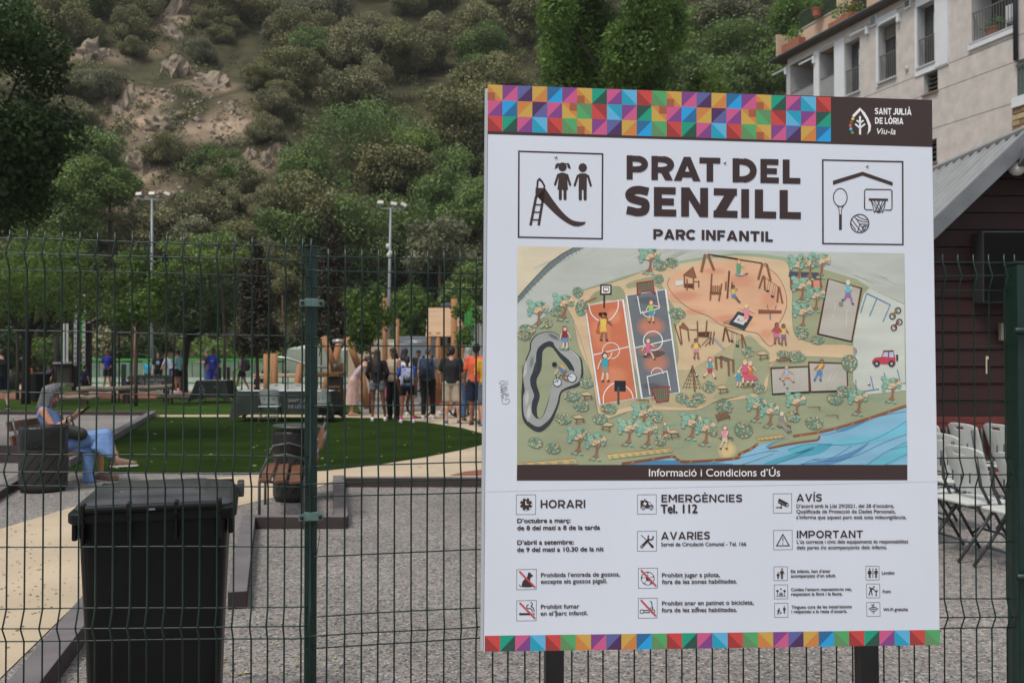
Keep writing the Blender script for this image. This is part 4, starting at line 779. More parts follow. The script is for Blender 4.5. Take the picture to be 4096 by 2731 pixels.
# hut
Pp(B_, [(805, 370), (1130, 385), (1150, 480), (1050, 475), (830, 510), (810, 480)], (150, 86, 62)); Pp(B_, [(1050, 395), (1115, 398), (1120, 478), (1055, 472)], (214, 140, 118), 17); Pp(B_, [(800, 302), (1105, 315), (1145, 385), (815, 370), (792, 355)], (76, 84, 92), 17)
for i in range(16): L(B_, [(815 + i * 19, 308 + i * .8), (820 + i * 20, 368 + i)], 1.2, (52, 58, 66), 18)
# trees, bushes, benches, tables
TEA, TEA2, SN_, BRN = (132, 178, 154), (114, 162, 144), (212, 180, 140), (154, 110, 84)
def dtree(mp, x, y, s=1.0, l=19):                          # x, y: middle of the crown
    q = mp(x, y); K = 2.6133; X = lambda u, v: (q[0] + u * s / K, q[1] + v * s / K)
    m_.poly([X(-12, 30), X(0, 24), X(12, 42), X(50, 18), X(60, 26), X(20, 75), X(20, 130), X(38, 180), X(14, 165), X(-20, 185), X(-80, 196), X(-36, 162), X(-6, 130), X(0, 80)], BRN, l); m_.line([X(8, 40), X(14, 100), X(-10, 160), X(-80, 200)], 1.2, (80, 50, 34), l + 1)
    for u, v, a_, b_, c in ((-90, 120 - 190, 32, 26, TEA), (-50, -30, 55, 34, TEA), (-75, 20, 42, 30, TEA2), (20, -45, 58, 34, TEA), (70, -15, 40, 36, SN_), (10, 0, 50, 30, SN_), (-20, 30, 32, 20, SN_), (80, 20, 26, 28, TEA2), (-90, 60, 22, 18, TEA), (50, -50, 30, 18, TEA)):
        p = X(u, v); m_.disc(p[0], p[1], a_ * s / K, b_ * s / K, (112, 136, 116), l + 1, 0, 9); m_.disc(p[0], p[1] - .4, a_ * s / K - 1.0, b_ * s / K - 1.0, c, l + 2, 0, 9)
    for i in range(26): p = X(rr.uniform(-95, 95), rr.uniform(-70, 50)); m_.disc(p[0], p[1], rr.uniform(2.5, 5) * s, rr.uniform(1.5, 3) * s, rr.choice([TEA, SN_, TEA2, (124, 176, 150)]), l + 3, rr.uniform(-1, 1), 6)
    for u, v in ((30, 190), (-30, 185)): p = X(u, v); m_.disc(p[0], p[1], 9 * s, 4.5 * s, TEA, l + 3, 0, 8)
def dbush(mp, x, y, w_=150, h_=110, l=19):
    q = mp(x, y); K = 2.6133; m_.disc(q[0], q[1], w_ / 2 / K, h_ / 2 / K, (110, 130, 104), l, .2, 12)
    for i in range(24):
        a_ = rr.uniform(0, 6.28); r_ = rr.random() ** .5; c = rr.choice([SN_, (196, 168, 124), TEA, TEA, TEA2]); m_.disc(q[0] + math.cos(a_) * r_ * w_ / 2.1 / K, q[1] + math.sin(a_) * r_ * h_ / 2.1 / K, 5.4, 4.8, (110, 116, 92), l + 1, 0, 8); m_.disc(q[0] + math.cos(a_) * r_ * w_ / 2.1 / K, q[1] + math.sin(a_) * r_ * h_ / 2.1 / K, 4.5, 3.9, c, l + 2, 0, 8)
    for i in range(6): m_.disc(q[0] + rr.uniform(-.4, .4) * w_ / K, q[1] + rr.uniform(-.35, .35) * h_ / K, 1.7, 1.5, (120, 76, 84), l + 3, 0, 6)
for x, y in ((265, 690), (535, 620), (1430, 135)): dtree(A_, x, y)
for x, y in ((900, 215), (1010, 205), (1130, 190), (930, 440), (1075, 540), (940, 710)): dtree(B_, x, y, .95)
for x, y in ((685, 890), (870, 950), (1360, 640), (1210, 800), (1410, 820), (1870, 740), (2015, 800)): dtree(C_, x, y)
for x, y in ((460, 560), (595, 620), (870, 520), (1520, 490), (1870, 360)): dtree(D_, x, y, .95)
for mp, x, y, w_, h_ in ((A_, 150, 910, 170, 110), (A_, 120, 970, 150, 90), (A_, 350, 840, 130, 100), (A_, 460, 720, 120, 90), (A_, 680, 520, 110, 110), (A_, 720, 680, 130, 170), (A_, 1540, 240, 150, 110), (A_, 1660, 210, 130, 100), (A_, 1525, 380, 110, 90), (A_, 1720, 740, 180, 110),
                         (B_, 930, 955, 140, 100), (B_, 1090, 1020, 140, 90), (B_, 370, 1140, 130, 110), (B_, 740, 1165, 140, 70), (B_, 870, 1190, 200, 110), (B_, 1430, 1260, 170, 180), (C_, 770, 335, 150, 110), (C_, 620, 480, 160, 110), (C_, 720, 585, 160, 110), (C_, 1005, 615, 170, 110), (C_, 530, 715, 170, 110), (C_, 915, 720, 150, 110), (C_, 240, 965, 160, 110), (C_, 425, 1025, 160, 110), (C_, 1510, 695, 110, 110), (C_, 1545, 940, 120, 120),
                         (C_, 1775, 500, 150, 100), (C_, 1870, 545, 150, 100), (C_, 1945, 500, 150, 110), (C_, 2050, 385, 130, 120), (D_, 120, 590, 170, 150), (D_, 480, 400, 140, 120), (D_, 320, 830, 200, 170), (D_, 840, 690, 150, 110), (D_, 1060, 760, 190, 130), (D_, 1275, 510, 170, 120), (D_, 1380, 430, 180, 110), (D_, 0, 840, 90, 110)): dbush(mp, x, y, w_, h_)
def dtable(mp, x, y, f=1, l=23):
    q = mp(x, y); K = 2.6133; X = lambda u, v: (q[0] + u * f / K, q[1] + v / K)
    m_.poly([X(-62, -20), X(20, -38), X(70, 0), X(-20, 5)], (204, 176, 138), l); m_.line([X(-62, -20), X(20, -38), X(70, 0), X(-20, 5)], 1.3, (70, 48, 36), l + 1, True); m_.line([X(-15, 5), X(-5, 60)], 2.4, WD2, l); m_.line([X(55, 5), X(62, 45)], 2.4, WD2, l + 2); m_.line([X(-30, 50), X(82, 30)], 3.4, WD, l + 1)
for mp, x, y in ((C_, 765, 470), (C_, 680, 710), (C_, 2180, 400), (C_, 1670, 865)): dtable(mp, x, y)
dtable(C_, 1000, 790, -1); dtable(B_, 510, 1170)
def dbench(mp, x, y, f=1, l=23, back=True):
    q = mp(x, y); K = 2.6133; X = lambda u, v: (q[0] + u / K, q[1] + v / K)
    if back: m_.poly([X(-80, -18 * f), X(50, -55 * f), X(58, -30 * f), X(-75, 12 * f)], WD, l)
    m_.poly([X(-65, 25 * f), X(60, -15 * f), X(82, 2), X(-55, 42 * f)], WD, l + 1); m_.line([X(-55, 42 * f), X(82, 2)], 1.4, (60, 38, 28), l + 2)
    for u in (-50, 70): m_.line([X(u, 30 * f if u < 0 else 5), X(u, 62 * f if u < 0 else 35)], 2.2, WD2, l + 2)
dbench(C_, 2195, 690); dbench(B_, 740, 1225, .4); dbench(D_, 1045, 592, .1, back=False); dbench(D_, 1235, 678, .1, back=False); dbench(C_, 1345, 518, .1, back=False); dbench(C_, 2225, 915, .25); dbench(D_, 740, 790, .3)
L(A_, [(770, 620), (875, 572)], 7, (170, 120, 84)); L(A_, [(770, 626), (878, 578)], 1.6, WD2, 17)
SK, SK2 = (226, 188, 160), (150, 100, 76)
def fig(mp, x, y, h, hair, sk, top, bot, a1=(-.24, .45), a2=(.24, .45), l1=(-.1, 1), l2=(.1, 1), lean=0, l=26, legc=None):
    q = mp(x, y); h = h / 2.6133; X = lambda u, v: (q[0] + u * h, q[1] + v * h)
    for l_, s_ in ((l1, -1), (l2, 1)): m_.line([X(.05 * s_, .55), X((.05 * s_ + l_[0]) / 2 + .02, .78), X(*l_)], h * .075, legc or sk, l); m_.disc(*X(l_[0] + .03, l_[1]), h * .055, h * .03, (60, 50, 52), l + 1, 0, 6)
    m_.poly([X(-.1, .48), X(.1, .48), X(.13, .72), X(.02, .7), X(-.12, .72)], bot, l + 1)
    m_.poly([X(-.12 + lean, .23), X(.12 + lean, .23), X(.1, .52), X(-.1, .52)], top, l + 2)
    for a_, s_ in ((a1, -1), (a2, 1)): m_.line([X(.11 * s_ + lean, .26), X((.11 * s_ + lean + a_[0]) / 2 + .03 * s_, (.26 + a_[1]) / 2 + .02), X(*a_)], h * .05, sk, l + 3 if s_ > 0 else l)
    m_.disc(*X(lean, .11), h * .1, h * .115, hair, l + 3, 0, 10); m_.disc(*X(lean + .01, .135), h * .075, h * .082, sk, l + 4, 0, 10)
fig(A_, 948, 730, 290, (48, 36, 34), SK2, (226, 188, 70), (226, 180, 70), (-.2, .6), (.3, .45)); m_.disc(*A_(888, 925), 8, 8, (190, 96, 48), 30); m_.disc(*A_(915, 748), 7, 7, (46, 34, 32), 31, 0, 8); m_.disc(*A_(968, 748), 7, 7, (46, 34, 32), 31, 0, 8)
fig(C_, 962, 20, 300, (66, 56, 52), SK, (50, 164, 178), (150, 140, 116), (-.24, .6), (.25, .02))
fig(A_, 1445, 600, 230, (206, 116, 66), SK, (150, 190, 100), (64, 150, 186), (-.24, .6), (.42, .3)); m_.disc(*A_(1420, 805), 7, 7, (190, 150, 70), 30)
fig(A_, 1415, 1005, 210, (222, 184, 110), SK, (206, 104, 140), (206, 104, 140), (-.3, .6), (.3, .4), (-.2, .85), (.3, 1))
fig(A_, 545, 872, 240, (150, 52, 66), (222, 180, 160), (140, 46, 62), (86, 142, 186), (-.2, .6), (.24, .55)); m_.disc(*A_(535, 1108), 22, 6, (108, 166, 120), 25, .1); 
m_.ring(*C_(467, 335), 16, 2.4, (60, 62, 66), 26); m_.disc(*C_(467, 335), 14.5, 15, (190, 196, 200), 25); m_.ring(*C_(620, 288), 17, 2.4, (60, 62, 66), 26); m_.disc(*C_(620, 288), 15.5, 16, (190, 196, 200), 25); L(C_, [(467, 335), (500, 260), (600, 270), (620, 288)], 2.4, (50, 50, 54), 27); L(C_, [(467, 335), (450, 250)], 2.4, (50, 50, 54), 28)
Pp(C_, [(470, 180), (520, 160), (570, 220), (520, 240)], (84, 120, 170), 29); Pp(C_, [(480, 155), (520, 150), (555, 190), (540, 210)], (200, 160, 90), 30); L(C_, [(545, 225), (520, 290), (580, 320)], 6, (150, 90, 60), 30); L(C_, [(475, 200), (440, 250)], 4, SK, 31); m_.disc(*C_(437, 150), 10, 10, (40, 46, 60), 31)
fig(B_, 270, 180, 200, (206, 140, 76), SK, (90, 160, 120), (90, 160, 110), (.3, .25), (.3, .4), (.35, .75), (.42, .72)); m_.disc(*B_(285, 335), 20, 5, (130, 150, 170), 25)
fig(B_, 215, 445, 180, (44, 34, 34), SK2, (214, 176, 80), (70, 140, 190), (.1, .6), (.25, .2), (.3, .95), (.35, 1)); fig(B_, 350, 640, 220, (220, 190, 120), SK, (222, 130, 150), (222, 130, 150), (-.35, .1), (.38, .4), (-.4, .75), (-.05, .9))
fig(B_, 668, 835, 220, (100, 66, 52), SK2, (196, 66, 80), (206, 110, 150)); fig(B_, 738, 850, 215, (84, 54, 44), SK2, (222, 180, 96), (130, 100, 160))
fig(B_, 1412, 392, 250, (190, 188, 184), SK, (92, 182, 196), (142, 106, 160), (-.1, .42), (.12, .42), (-.25, .85), (.18, 1), legc=(142, 106, 160)); m_.disc(*B_(1338, 640), 9, 8, (120, 124, 128), 30)
fig(A_, 1915, 1000, 210, (76, 48, 40), SK2, (224, 190, 100), (200, 130, 140)); fig(C_, 2060, 70, 230, (190, 60, 90), SK, (90, 160, 150), (180, 60, 80), (-.1, .5), (.15, .5), (-.3, .9), (.22, .95))
fig(D_, 770, 165, 175, (200, 160, 130), (210, 150, 120), (140, 180, 210), (210, 150, 120), (-.3, .6), (.4, .45), (-.25, .9), (.4, .95)); fig(D_, 1115, 90, 230, (100, 100, 104), SK2, (216, 172, 82), (76, 130, 190), (-.24, .5), (-.05, .55), (-.25, .98), (.02, .98), .1, legc=(76, 130, 190))
for x, y in ((705, 300), (748, 355), (780, 398)): m_.disc(*D_(x, y), 4, 4, (90, 96, 104), 20)
fig(D_, 720, 640, 220, (180, 180, 176), SK, (130, 130, 120), (150, 148, 130), (.1, .5), (.15, .5), (.28, .98), (.4, .95), legc=(150, 148, 130)); fig(C_, 2215, 780, 250, (170, 108, 80), SK, (222, 140, 160), (200, 184, 150), (-.05, .45), (.05, .45), (-.2, .98), (.05, .98), legc=(200, 184, 150))
fig(C_, 1590, 745, 190, (180, 120, 84), SK, (110, 150, 130), (160, 90, 60), (.2, .5), (.22, .5), (.1, .8), (.15, .9))
fig(D_, 270, 200, 180, (214, 170, 110), SK, (70, 150, 180), (70, 150, 180)); fig(D_, 335, 100, 250, (222, 180, 120), SK, (214, 90, 120), (206, 60, 90), l=29); fig(D_, 390, 110, 240, (214, 184, 160), SK, (206, 110, 60), (206, 110, 60), l=24); Pp(D_, [(300, 250), (440, 265), (480, 305), (340, 320)], (206, 84, 110), 33); W2(D_, [(310, 385), (440, 370)], 5, 30)
# car and motorcycles
Pp(B_, [(1665, 1240), (1690, 1205), (1760, 1195), (1785, 1135), (1885, 1132), (1905, 1190), (1910, 1270), (1665, 1265)], (190, 58, 76), 20); Pp(B_, [(1770, 1190), (1795, 1145), (1830, 1145), (1828, 1195)], (150, 190, 214), 21); Pp(B_, [(1845, 1145), (1885, 1145), (1890, 1200), (1845, 1198)], (150, 190, 214), 21); L(B_, [(1780, 1135), (1890, 1132)], 4, (50, 50, 52), 22); Pp(B_, [(1915, 1170), (1938, 1172), (1935, 1240), (1915, 1235)], (60, 62, 64), 22)
for x in (1712, 1868): m_.disc(*B_(x, 1265), 13, 13, (48, 50, 52), 22); m_.disc(*B_(x, 1265), 6, 6, (150, 154, 156), 23)
for x, y, c in ((1890, 770, (150, 120, 60)), (1905, 890, (150, 40, 60))):
    for dx, dy in ((-12, 0), (45, -60)): m_.ring(*B_(x + dx, y + dy), 11, 4, (50, 50, 52), 20, n=12)
    L(B_, [(x - 5, y), (x + 20, y - 60), (x + 45, y - 60)], 6, c, 22)
for i in range(26): u, v = rr.random(), .55 + .4 * rr.random(); x, y = mapq(u * .95 + .02, v * .92); m_.line([(x, y), (x + 16, y - .8)], .9, (196, 204, 178), 5)
m_.build('map_picture', M_ART)
# ================================================================ MESH FENCE
M_GREEN = mat('green_powder_coat', (.007, .030, .023), .34, .15, 30, spec=.5)
M_GREEN2 = mat('weathered_green_clamp', (.10, .17, .15), .6, .22, 60, spec=.4)
PAT = [0, .050, .102, .30, .50, .70, .755, .803, 1.0, 1.2, 1.257, 1.304, 1.504, 1.704, 1.88]
FOLDS = [(0, .050, .102), (.70, .755, .803), (1.2, 1.257, 1.304)]
def wire_profile():
    pts = [(0, .028)]
    for a, b, c in FOLDS: pts += [(0, -a), (-.026, -b), (0, -c)]
    pts += [(0, -1.9)]; return pts
def fence_panel(path, z0, z1, label, n0, n1, step, wid, leftover=0):
    """path: ground plan of the panel; z0, z1: top wire height at its ends"""
    P = [Vector((x, y, 0)) for x, y in path]; cum = [0]
    for a, b in zip(P, P[1:]): cum.append(cum[-1] + (b - a).length)
    T = cum[-1]
    def pt(s):
        s = max(0, min(T, s))
        for i in range(len(P) - 1):
            if s <= cum[i + 1] + 1e-9:
                t = (s - cum[i]) / (cum[i + 1] - cum[i]); return P[i].lerp(P[i + 1], t), (P[i + 1] - P[i]).normalized(), z0 + (z1 - z0) * s / T
    root = empty('mesh_fence_panel', (P[0].x, P[0].y, 0), 0, label, 'fence', 'green wire mesh fence panels'); off = Vector((P[0].x, P[0].y, 0))
    prof = wire_profile(); g = G(); g.tube([(0, a, b) for a, b in prof], .0029, 6); me = g.mesh('vertical_wire', M_GREEN); me.polygons.foreach_set('use_smooth', [True] * len(me.polygons))
    rnd = random.Random(n0)
    for k in range(n1):
        p, d, z = pt(n0 * .001 + k * step)
        o = link('vertical_wire', me, root, p - off + Vector((0, 0, z)), (rnd.gauss(0, .0006), rnd.gauss(0, .0012), math.atan2(d.y, d.x)))
    for i, h in enumerate(PAT):
        yo = -.026 if h in (.050, .755, 1.257) else 0
        for s_ in (0,):
            pts = []
            for q in range(41):
                s = T * q / 40; p, d, z = pt(s); nrm = Vector((-d.y, d.x, 0)); pts.append(p - off + nrm * (yo + .0045) + Vector((0, 0, z - h + .0012 * math.sin(s * 7 + i * 2))))
            g = G(); g.tube(pts, .0023, 6); g.build('horizontal_wire', M_GREEN, root, smooth=True, fix=False)
    return root
Xp = (1236 - 2048) / FOC * 3.03
fence_panel([(-2.62, 2.86), (-1.629, 2.92), (Xp + .012, 3.005)], EYE + .395, EYE + .360, 'green wire mesh fence panel in front of the black wheelie bin', 53, 53, .0551, 0)
fence_panel([(Xp - .004, 3.0), (-.45, 3.05), (-.106, 3.11), (.8, 3.19), (1.61, 3.216), (1.80, 3.22)], EYE + .327, EYE + .330, 'green wire mesh fence panel passing behind the information sign', 73, 45, .0556, 0)
def post(x, y, w_, d_, top, rz, label):
    r = empty('fence_post', (x, y, 0), rz, label, 'fence post'); g = G(); g.box((0, 0, top / 2 - .1), (w_, d_, top + .2)); g.build('post', M_GREEN, r, bevel=.003)
    g = G(); g.box((0, 0, top + .003), (w_ * 1.04, d_ * 1.04, .006)); g.build('cap', M_GREEN, r, bevel=.002); return r
r = post(Xp + .004, 3.045, .040, .060, EYE + .358, R(14), 'square green fence post with pale clamps between the two mesh panels')
M_BOLT = mat('dark_bolt', (.02, .025, .024), .4, .2, 40, metal=.3)
for py in (1212, 2071, 2900):
    z = at(1237, py, 2.99).z; g = G(); g.box((0, -.045, z), (.080, .008, .023)); g.box((0, -.040, z + .0135), (.046, .016, .006)); c = g.build('clamp', M_GREEN2, r, bevel=.0015)
    for s_ in (-1, 1):
        g = G(); g.lathe([(.0062, 0), (.0062, .004), (.0035, .0045)], 10); o = g.build('bolt', M_BOLT, c, smooth=False, loc=(s_ * .030, -.049, z), rot=(R(90), 0, 0))
for z in (EYE + .055,):
    g = G(); g.tube([(-.024, -.034, z), (.022, -.036, z + .002), (.034, -.03, z - .004), (.03, -.036, z - .03), (.026, -.033, z - .06)], .0016, 5); g.build('binding_wire', M_GREEN, r)
g = G(); g.tube([(-.024, -.034, 1.0), (.024, -.036, 1.003), (.03, -.04, .97), (.012, -.036, .86), (.004, -.04, .78)], .0012, 5); g.build('binding_wire', M_GREEN, r)
# gate at the right edge
gr = empty('mesh_gate', (1.9, 3.2, 0), 0, 'green mesh gate with round hinge bars at the right edge behind the sign', 'gate')
g = G(); g.box((-.082, 0, 1.02), (.085, .085, 2.04 - .30)); g.box((-.082, 0, .1), (.085, .085, .6)); g.build('gate_post', M_GREEN, gr, bevel=.006)
g = G(); g.box((-.082, 0, 1.892), (.092, .092, .008)); g.build('post_cap', M_GREEN, gr, bevel=.002)
g = G(); g.box((-.001, .0, .95), (.045, .045, 1.75)); g.build('gate_frame', M_GREEN, gr, bevel=.004)
for py in (1323, 2304):
    z = at(4060, py, 3.15).z; g = G(); g.tube([(-.148, -.06, z + .001), (-.142, -.06, z), (.09, -.06, z)], [.007, .0125, .0125], 12); h = g.build('hinge_bar', M_GREEN, gr, smooth=True)
    g = G(); g.ell((-.075, -.073, z), (.006, .003, .006)); g.build('bolt', M_BOLT, h)
g = G(); g.tube([(0, a - .01, b + EYE + .33) for a, b in wire_profile()], .0029, 6); gm = g.mesh('vertical_wire', M_GREEN)
for k in range(6): link('vertical_wire', gm, gr, (.045 + k * .055, 0, 0))
for h in PAT: g = G(); g.tube([(.02, -.028, EYE + .33 - h), (.34, -.028, EYE + .33 - h)], .0023, 6); g.build('horizontal_wire', M_GREEN, gr)
# ================================================================ BLACK WHEELIE BIN
M_BIN = mat('black_bin_plastic', (.0055, .006, .006), .45, .25, 6, .1, 300, spec=.3)
M_LID = mat('sky_sheen_bin_lid', (.055, .058, .062), .33, .35, 5, .12, 200, spec=.55, detail=8)  # sky reflection on the lid put into its paler base colour
rim = at(614, 2062, 3.33)
b = empty('wheelie_bin', (rim.x, rim.y, 0), R(16), 'large black wheelie bin with a closed lid behind the fence', 'bin')
def rr_(w_, d_, r, cy, n=5):
    pts = []
    for cx, c_y, a0 in ((w_ / 2 - r, d_ / 2 - r, 0), (-w_ / 2 + r, d_ / 2 - r, 90), (-w_ / 2 + r, -d_ / 2 + r, 180), (w_ / 2 - r, -d_ / 2 + r, 270)):
        for k in range(n + 1): a = R(a0 + 90 * k / n); pts.append((cx + r * math.cos(a), cy + c_y + r * math.sin(a)))
    return pts
def loft(g, secs, cap=True):
    n = len(secs[0][0]); vs = [(x, y, z) for pts, z in secs for x, y in pts]
    fs = [(i * n + k, i * n + (k + 1) % n, (i + 1) * n + (k + 1) % n, (i + 1) * n + k) for i in range(len(secs) - 1) for k in range(n)]
    if cap: fs += [tuple(range(n))[::-1], tuple((len(secs) - 1) * n + k for k in range(n))]
    return g.add(vs, fs)
g = G(); loft(g, [(rr_(.475, .50, .05, .32), .06), (rr_(.495, .53, .05, .31), .35), (rr_(.535, .58, .05, .31), .80), (rr_(.545, .60, .05, .305), .955)]); g.build('body', M_BIN, b, bevel=.004)
g = G(); loft(g, [(rr_(.60, .64, .05, .305), .955), (rr_(.615, .65, .055, .305), .962), (rr_(.615, .65, .055, .305), .992), (rr_(.60, .64, .05, .305), .997)]); g.build('rim', M_BIN, b, bevel=.003)
g = G(); loft(g, [(rr_(.585, .60, .07, .315), .995), (rr_(.585, .60, .07, .315), 1.006), (rr_(.555, .56, .09, .32), 1.020), (rr_(.48, .49, .07, .325), 1.030), (rr_(.38, .38, .03, .335), 1.034), (rr_(.34, .34, .03, .34), 1.042)]); lid = g.build('lid', M_LID, b, bevel=.004)
g = G(); loft(g, [(rr_(.30, .030, .01, .195), 1.040), (rr_(.29, .022, .01, .195), 1.046)]); g.build('lid_panel', M_LID, lid, bevel=.002)
g = G(); g.tube([(-.235, -.035, 1.012), (.235, -.035, 1.012)], .016, 12); g.build('handle_bar', M_BIN, b, smooth=False)
for x in (-.245, -.085, .085, .245):
    g = G(); g.box((x, -.02, 1.008), (.014, .06, .046)); g.box((x, -.012, .93), (.010, .05, .09), taper=1.0); g.build('hinge_rib', M_BIN, b, bevel=.003)
g = G(); g.box((0, -.053, 1.008), (.022, .003, .006)); g.build('maker_label', mat('grey_label', (.25, .26, .27), .5), b)
for s_ in (-1, 1):
    g = G(); g.box((s_ * .235, .615, 1.008), (.09, .05, .02)); g.build('lid_grip', M_BIN, lid, bevel=.006)
    g = G(); g.box((s_ * .285, .06, .925), (.02, .06, .07)); g.build('side_lug', M_BIN, b, bevel=.006)
    g = G(); g.lathe([(.098, -.02), (.1, -.012), (.1, .012), (.098, .02), (.05, .022)], 20); g.build('wheel', mat('black_rubber', (.02, .02, .02), .7), b, loc=(s_ * .26, .10, .10), rot=(0, R(90), 0))
g = G(); g.box((.315, .56, .985), (.03, .12, .06)); g.build('corner_grip', M_LID, b, bevel=.006)

b.scale = (.955, 1, 1)
# ================================================================ TREES
def leaf_mesh(name, m, blobs, n, leaf, seed, up=.35, jag=.5, var=.28, sx=.62):
    """many leaf faces spread through clumps; blobs: [(cx, cy, cz, rx, ry, rz)]"""
    r = np.random.default_rng(seed); B = np.array(blobs); wgt = B[:, 3] * B[:, 4] * B[:, 5]; k = r.choice(len(B), n, p=wgt / wgt.sum())
    d = r.normal(size=(n, 3)); d /= np.linalg.norm(d, axis=1)[:, None]; rad = (1 - jag * r.random(n) ** 1.6)
    P = B[k, :3] + d * B[k, 3:] * rad[:, None] + r.normal(size=(n, 3)) * leaf * .5
    N = d * .8 + r.normal(size=(n, 3)) * .75 + np.array([0, 0, up]); N /= np.linalg.norm(N, axis=1)[:, None]
    U = np.cross(N, r.normal(size=(n, 3))); U /= np.linalg.norm(U, axis=1)[:, None]; V = np.cross(N, U)
    s = leaf * r.uniform(.6, 1.25, n)[:, None]
    V4 = np.stack([P - U * s * .5, P - V * s * sx * .5 + N * s * .08, P + U * s * .5, P + V * s * sx * .5 + N * s * .08], 1).reshape(-1, 3)
    me = bpy.data.meshes.new(name); me.vertices.add(n * 4); me.vertices.foreach_set('co', V4.ravel().astype(np.float32))
    me.loops.add(n * 4); me.loops.foreach_set('vertex_index', np.arange(n * 4, dtype=np.int32)); me.polygons.add(n)
    me.polygons.foreach_set('loop_start', np.arange(0, n * 4, 4, dtype=np.int32)); me.update(calc_edges=True); me.materials.append(m)
    bt = r.uniform(1 - var, 1 + var, len(B))[k] * r.uniform(.8, 1.2, n); hue = r.uniform(.9, 1.12, n)
    c = np.stack([bt * hue, bt, bt * .95, np.ones(n)], 1).repeat(4, 0)
    ca = me.color_attributes.new('tint', 'FLOAT_COLOR', 'CORNER'); ca.data.foreach_set('color', c.ravel().astype(np.float32))
    return me
def clumps(rnd, n, R_, Z_, c=(0, 0, 0), size=.38, bottom=-.8):
    out = []
    for i in range(n):
        while True:
            x, y, z = rnd.uniform(-1, 1), rnd.uniform(-1, 1), rnd.uniform(bottom, 1)
            q = x * x + y * y + z * z
            if .12 < q < .85: break
        s = size * rnd.uniform(.65, 1.2); out.append((c[0] + x * R_ * .85, c[1] + y * R_ * .85, c[2] + z * Z_ * .85, R_ * s, R_ * s, Z_ * s * .85))
    return out
L_OAK = leafmat('holm_oak_leaves', (.20, .20, .088), .12); L_OAK2 = leafmat('grey_green_leaves', (.22, .215, .115), .12)
L_UNDER = leafmat('scrub_leaves', (.125, .145, .06), .2); L_MID = leafmat('mid_green_leaves', (.15, .225, .072), .3); L_LIGHT = leafmat('light_green_leaves', (.17, .25, .07), .35); L_OLIVE = leafmat('olive_leaves', (.19, .20, .12), .2)
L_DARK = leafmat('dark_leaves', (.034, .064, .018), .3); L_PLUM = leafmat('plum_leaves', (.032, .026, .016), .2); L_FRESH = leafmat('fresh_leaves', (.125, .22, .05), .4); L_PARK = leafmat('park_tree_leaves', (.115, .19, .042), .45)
M_BARK = mat('tree_bark', (.06, .05, .04), .9, .3, 12, .6, 20, stretch=(3, 3, .6)); M_BARKG = mat('dark_bark', (.022, .02, .017), .9, .3, 12, .5, 20, stretch=(3, 3, .6)); M_REDBARK = mat('reddish_bark', (.10, .05, .035), .85, .2, 14)
rnd = random.Random(21)
oak_meshes = []
for i in range(9):
    bl = clumps(rnd, 34, 1.0, .85, (0, 0, .75), .30, -.5)
    oak_meshes.append(leaf_mesh('oak_crown', (L_OAK if i % 3 else L_OAK2) if i < 6 else (L_MID, L_OLIVE, L_LIGHT)[i - 6], bl, 20000, .05, 40 + i, .6, .32, .22, .85))
trk = G(); trk.tube([(0, 0, -.6), (.05, 0, .2), (-.05, .05, .7)], [.09, .07, .04], 6); trunk_me = trk.mesh('trunk', M_BARK)
BARE = [(450, 340, 60), (630, 390, 60), (760, 520, 56), (900, 480, 50), (520, 610, 56), (600, 740, 60), (490, 860, 46), (1000, 610, 46), (430, 520, 40), (390, 235, 60), (300, 280, 34), (500, 420, 62), (575, 520, 80), (850, 350, 78), (700, 60, 60), (720, 290, 40), (540, 705, 74), (640, 560, 60), (930, 440, 60), (1060, 650, 36), (1110, 610, 30), (690, 120, 40), (640, 210, 30), (780, 430, 40), (880, 540, 40), (1900, 560, 40), (560, 800, 50), (700, 780, 50), (1000, 500, 36), (2750, 60, 30), (1930, 1000, 60)]
placed = []; n_oak = 0; tries = 0; hill_pts = []
while n_oak < 285 and tries < 9000:
    tries += 1; px, py = rnd.uniform(-450, 4500), rnd.uniform(-330, 1330)
    if px > 3150 and py > 200: continue
    if any((px - a) ** 2 + (py - b) ** 2 < c * c * 1.5 for a, b, c in BARE) and rnd.random() < .96: continue
    if (1120 < px < 1950 and py > 560 or 1270 < px < 1780 and py > 400) and rnd.random() < .96: continue
    p = on_hill(px, py)
    if p.y > 150: continue
    r_ = rnd.uniform(2.0, 4.0) * (.62 if 300 < px < 1150 and py > 120 else 1.0)
    if any((p - q).length < (r_ + s) * .56 for q, s in placed): continue
    placed.append((p, r_)); n_oak += 1
    o = link('holm_oak', oak_meshes[rnd.randrange(6) if rnd.random() < .86 else rnd.choice((6, 6, 7, 8))], None, (p.x, p.y, p.z - .15 * r_), (0, 0, rnd.uniform(0, 6.28))); o.scale = (r_ * rnd.uniform(.9, 1.15), r_, r_ * rnd.uniform(.85, 1.2))
    cols = ((250, 'behind the near dark crown'), (560, 'above the forked park tree'), (800, 'above the first floodlight mast'), (1100, 'between the two floodlight masts'), (1400, 'behind the green fence post'), (1700, 'above the second floodlight mast'), (2000, 'beside the left edge of the sign'), (2400, 'above the triangle border of the big sign'), (2800, 'behind the big poplar'), (9999, 'next to the apartment block'))
    reg = next(n for a, n in cols if px < a); hgt = next(n for a, n in ((-150, 'highest up'), (60, 'near the top'), (280, 'high'), (520, 'midway'), (800, 'lower down'), (9999, 'at the foot')) if py < a)
    tag(o, '%s %s oak %s, %s' % ('small round' if r_ < 1.6 else 'compact' if r_ < 2.2 else 'medium rounded' if r_ < 2.9 else 'broad' if r_ < 3.5 else 'very broad', {6: 'fresh green', 7: 'pale olive', 8: 'yellow-green'}.get(oak_meshes.index(o.data), 'grey-green'), hgt, reg), 'tree', 'evergreen oaks covering the hillside')
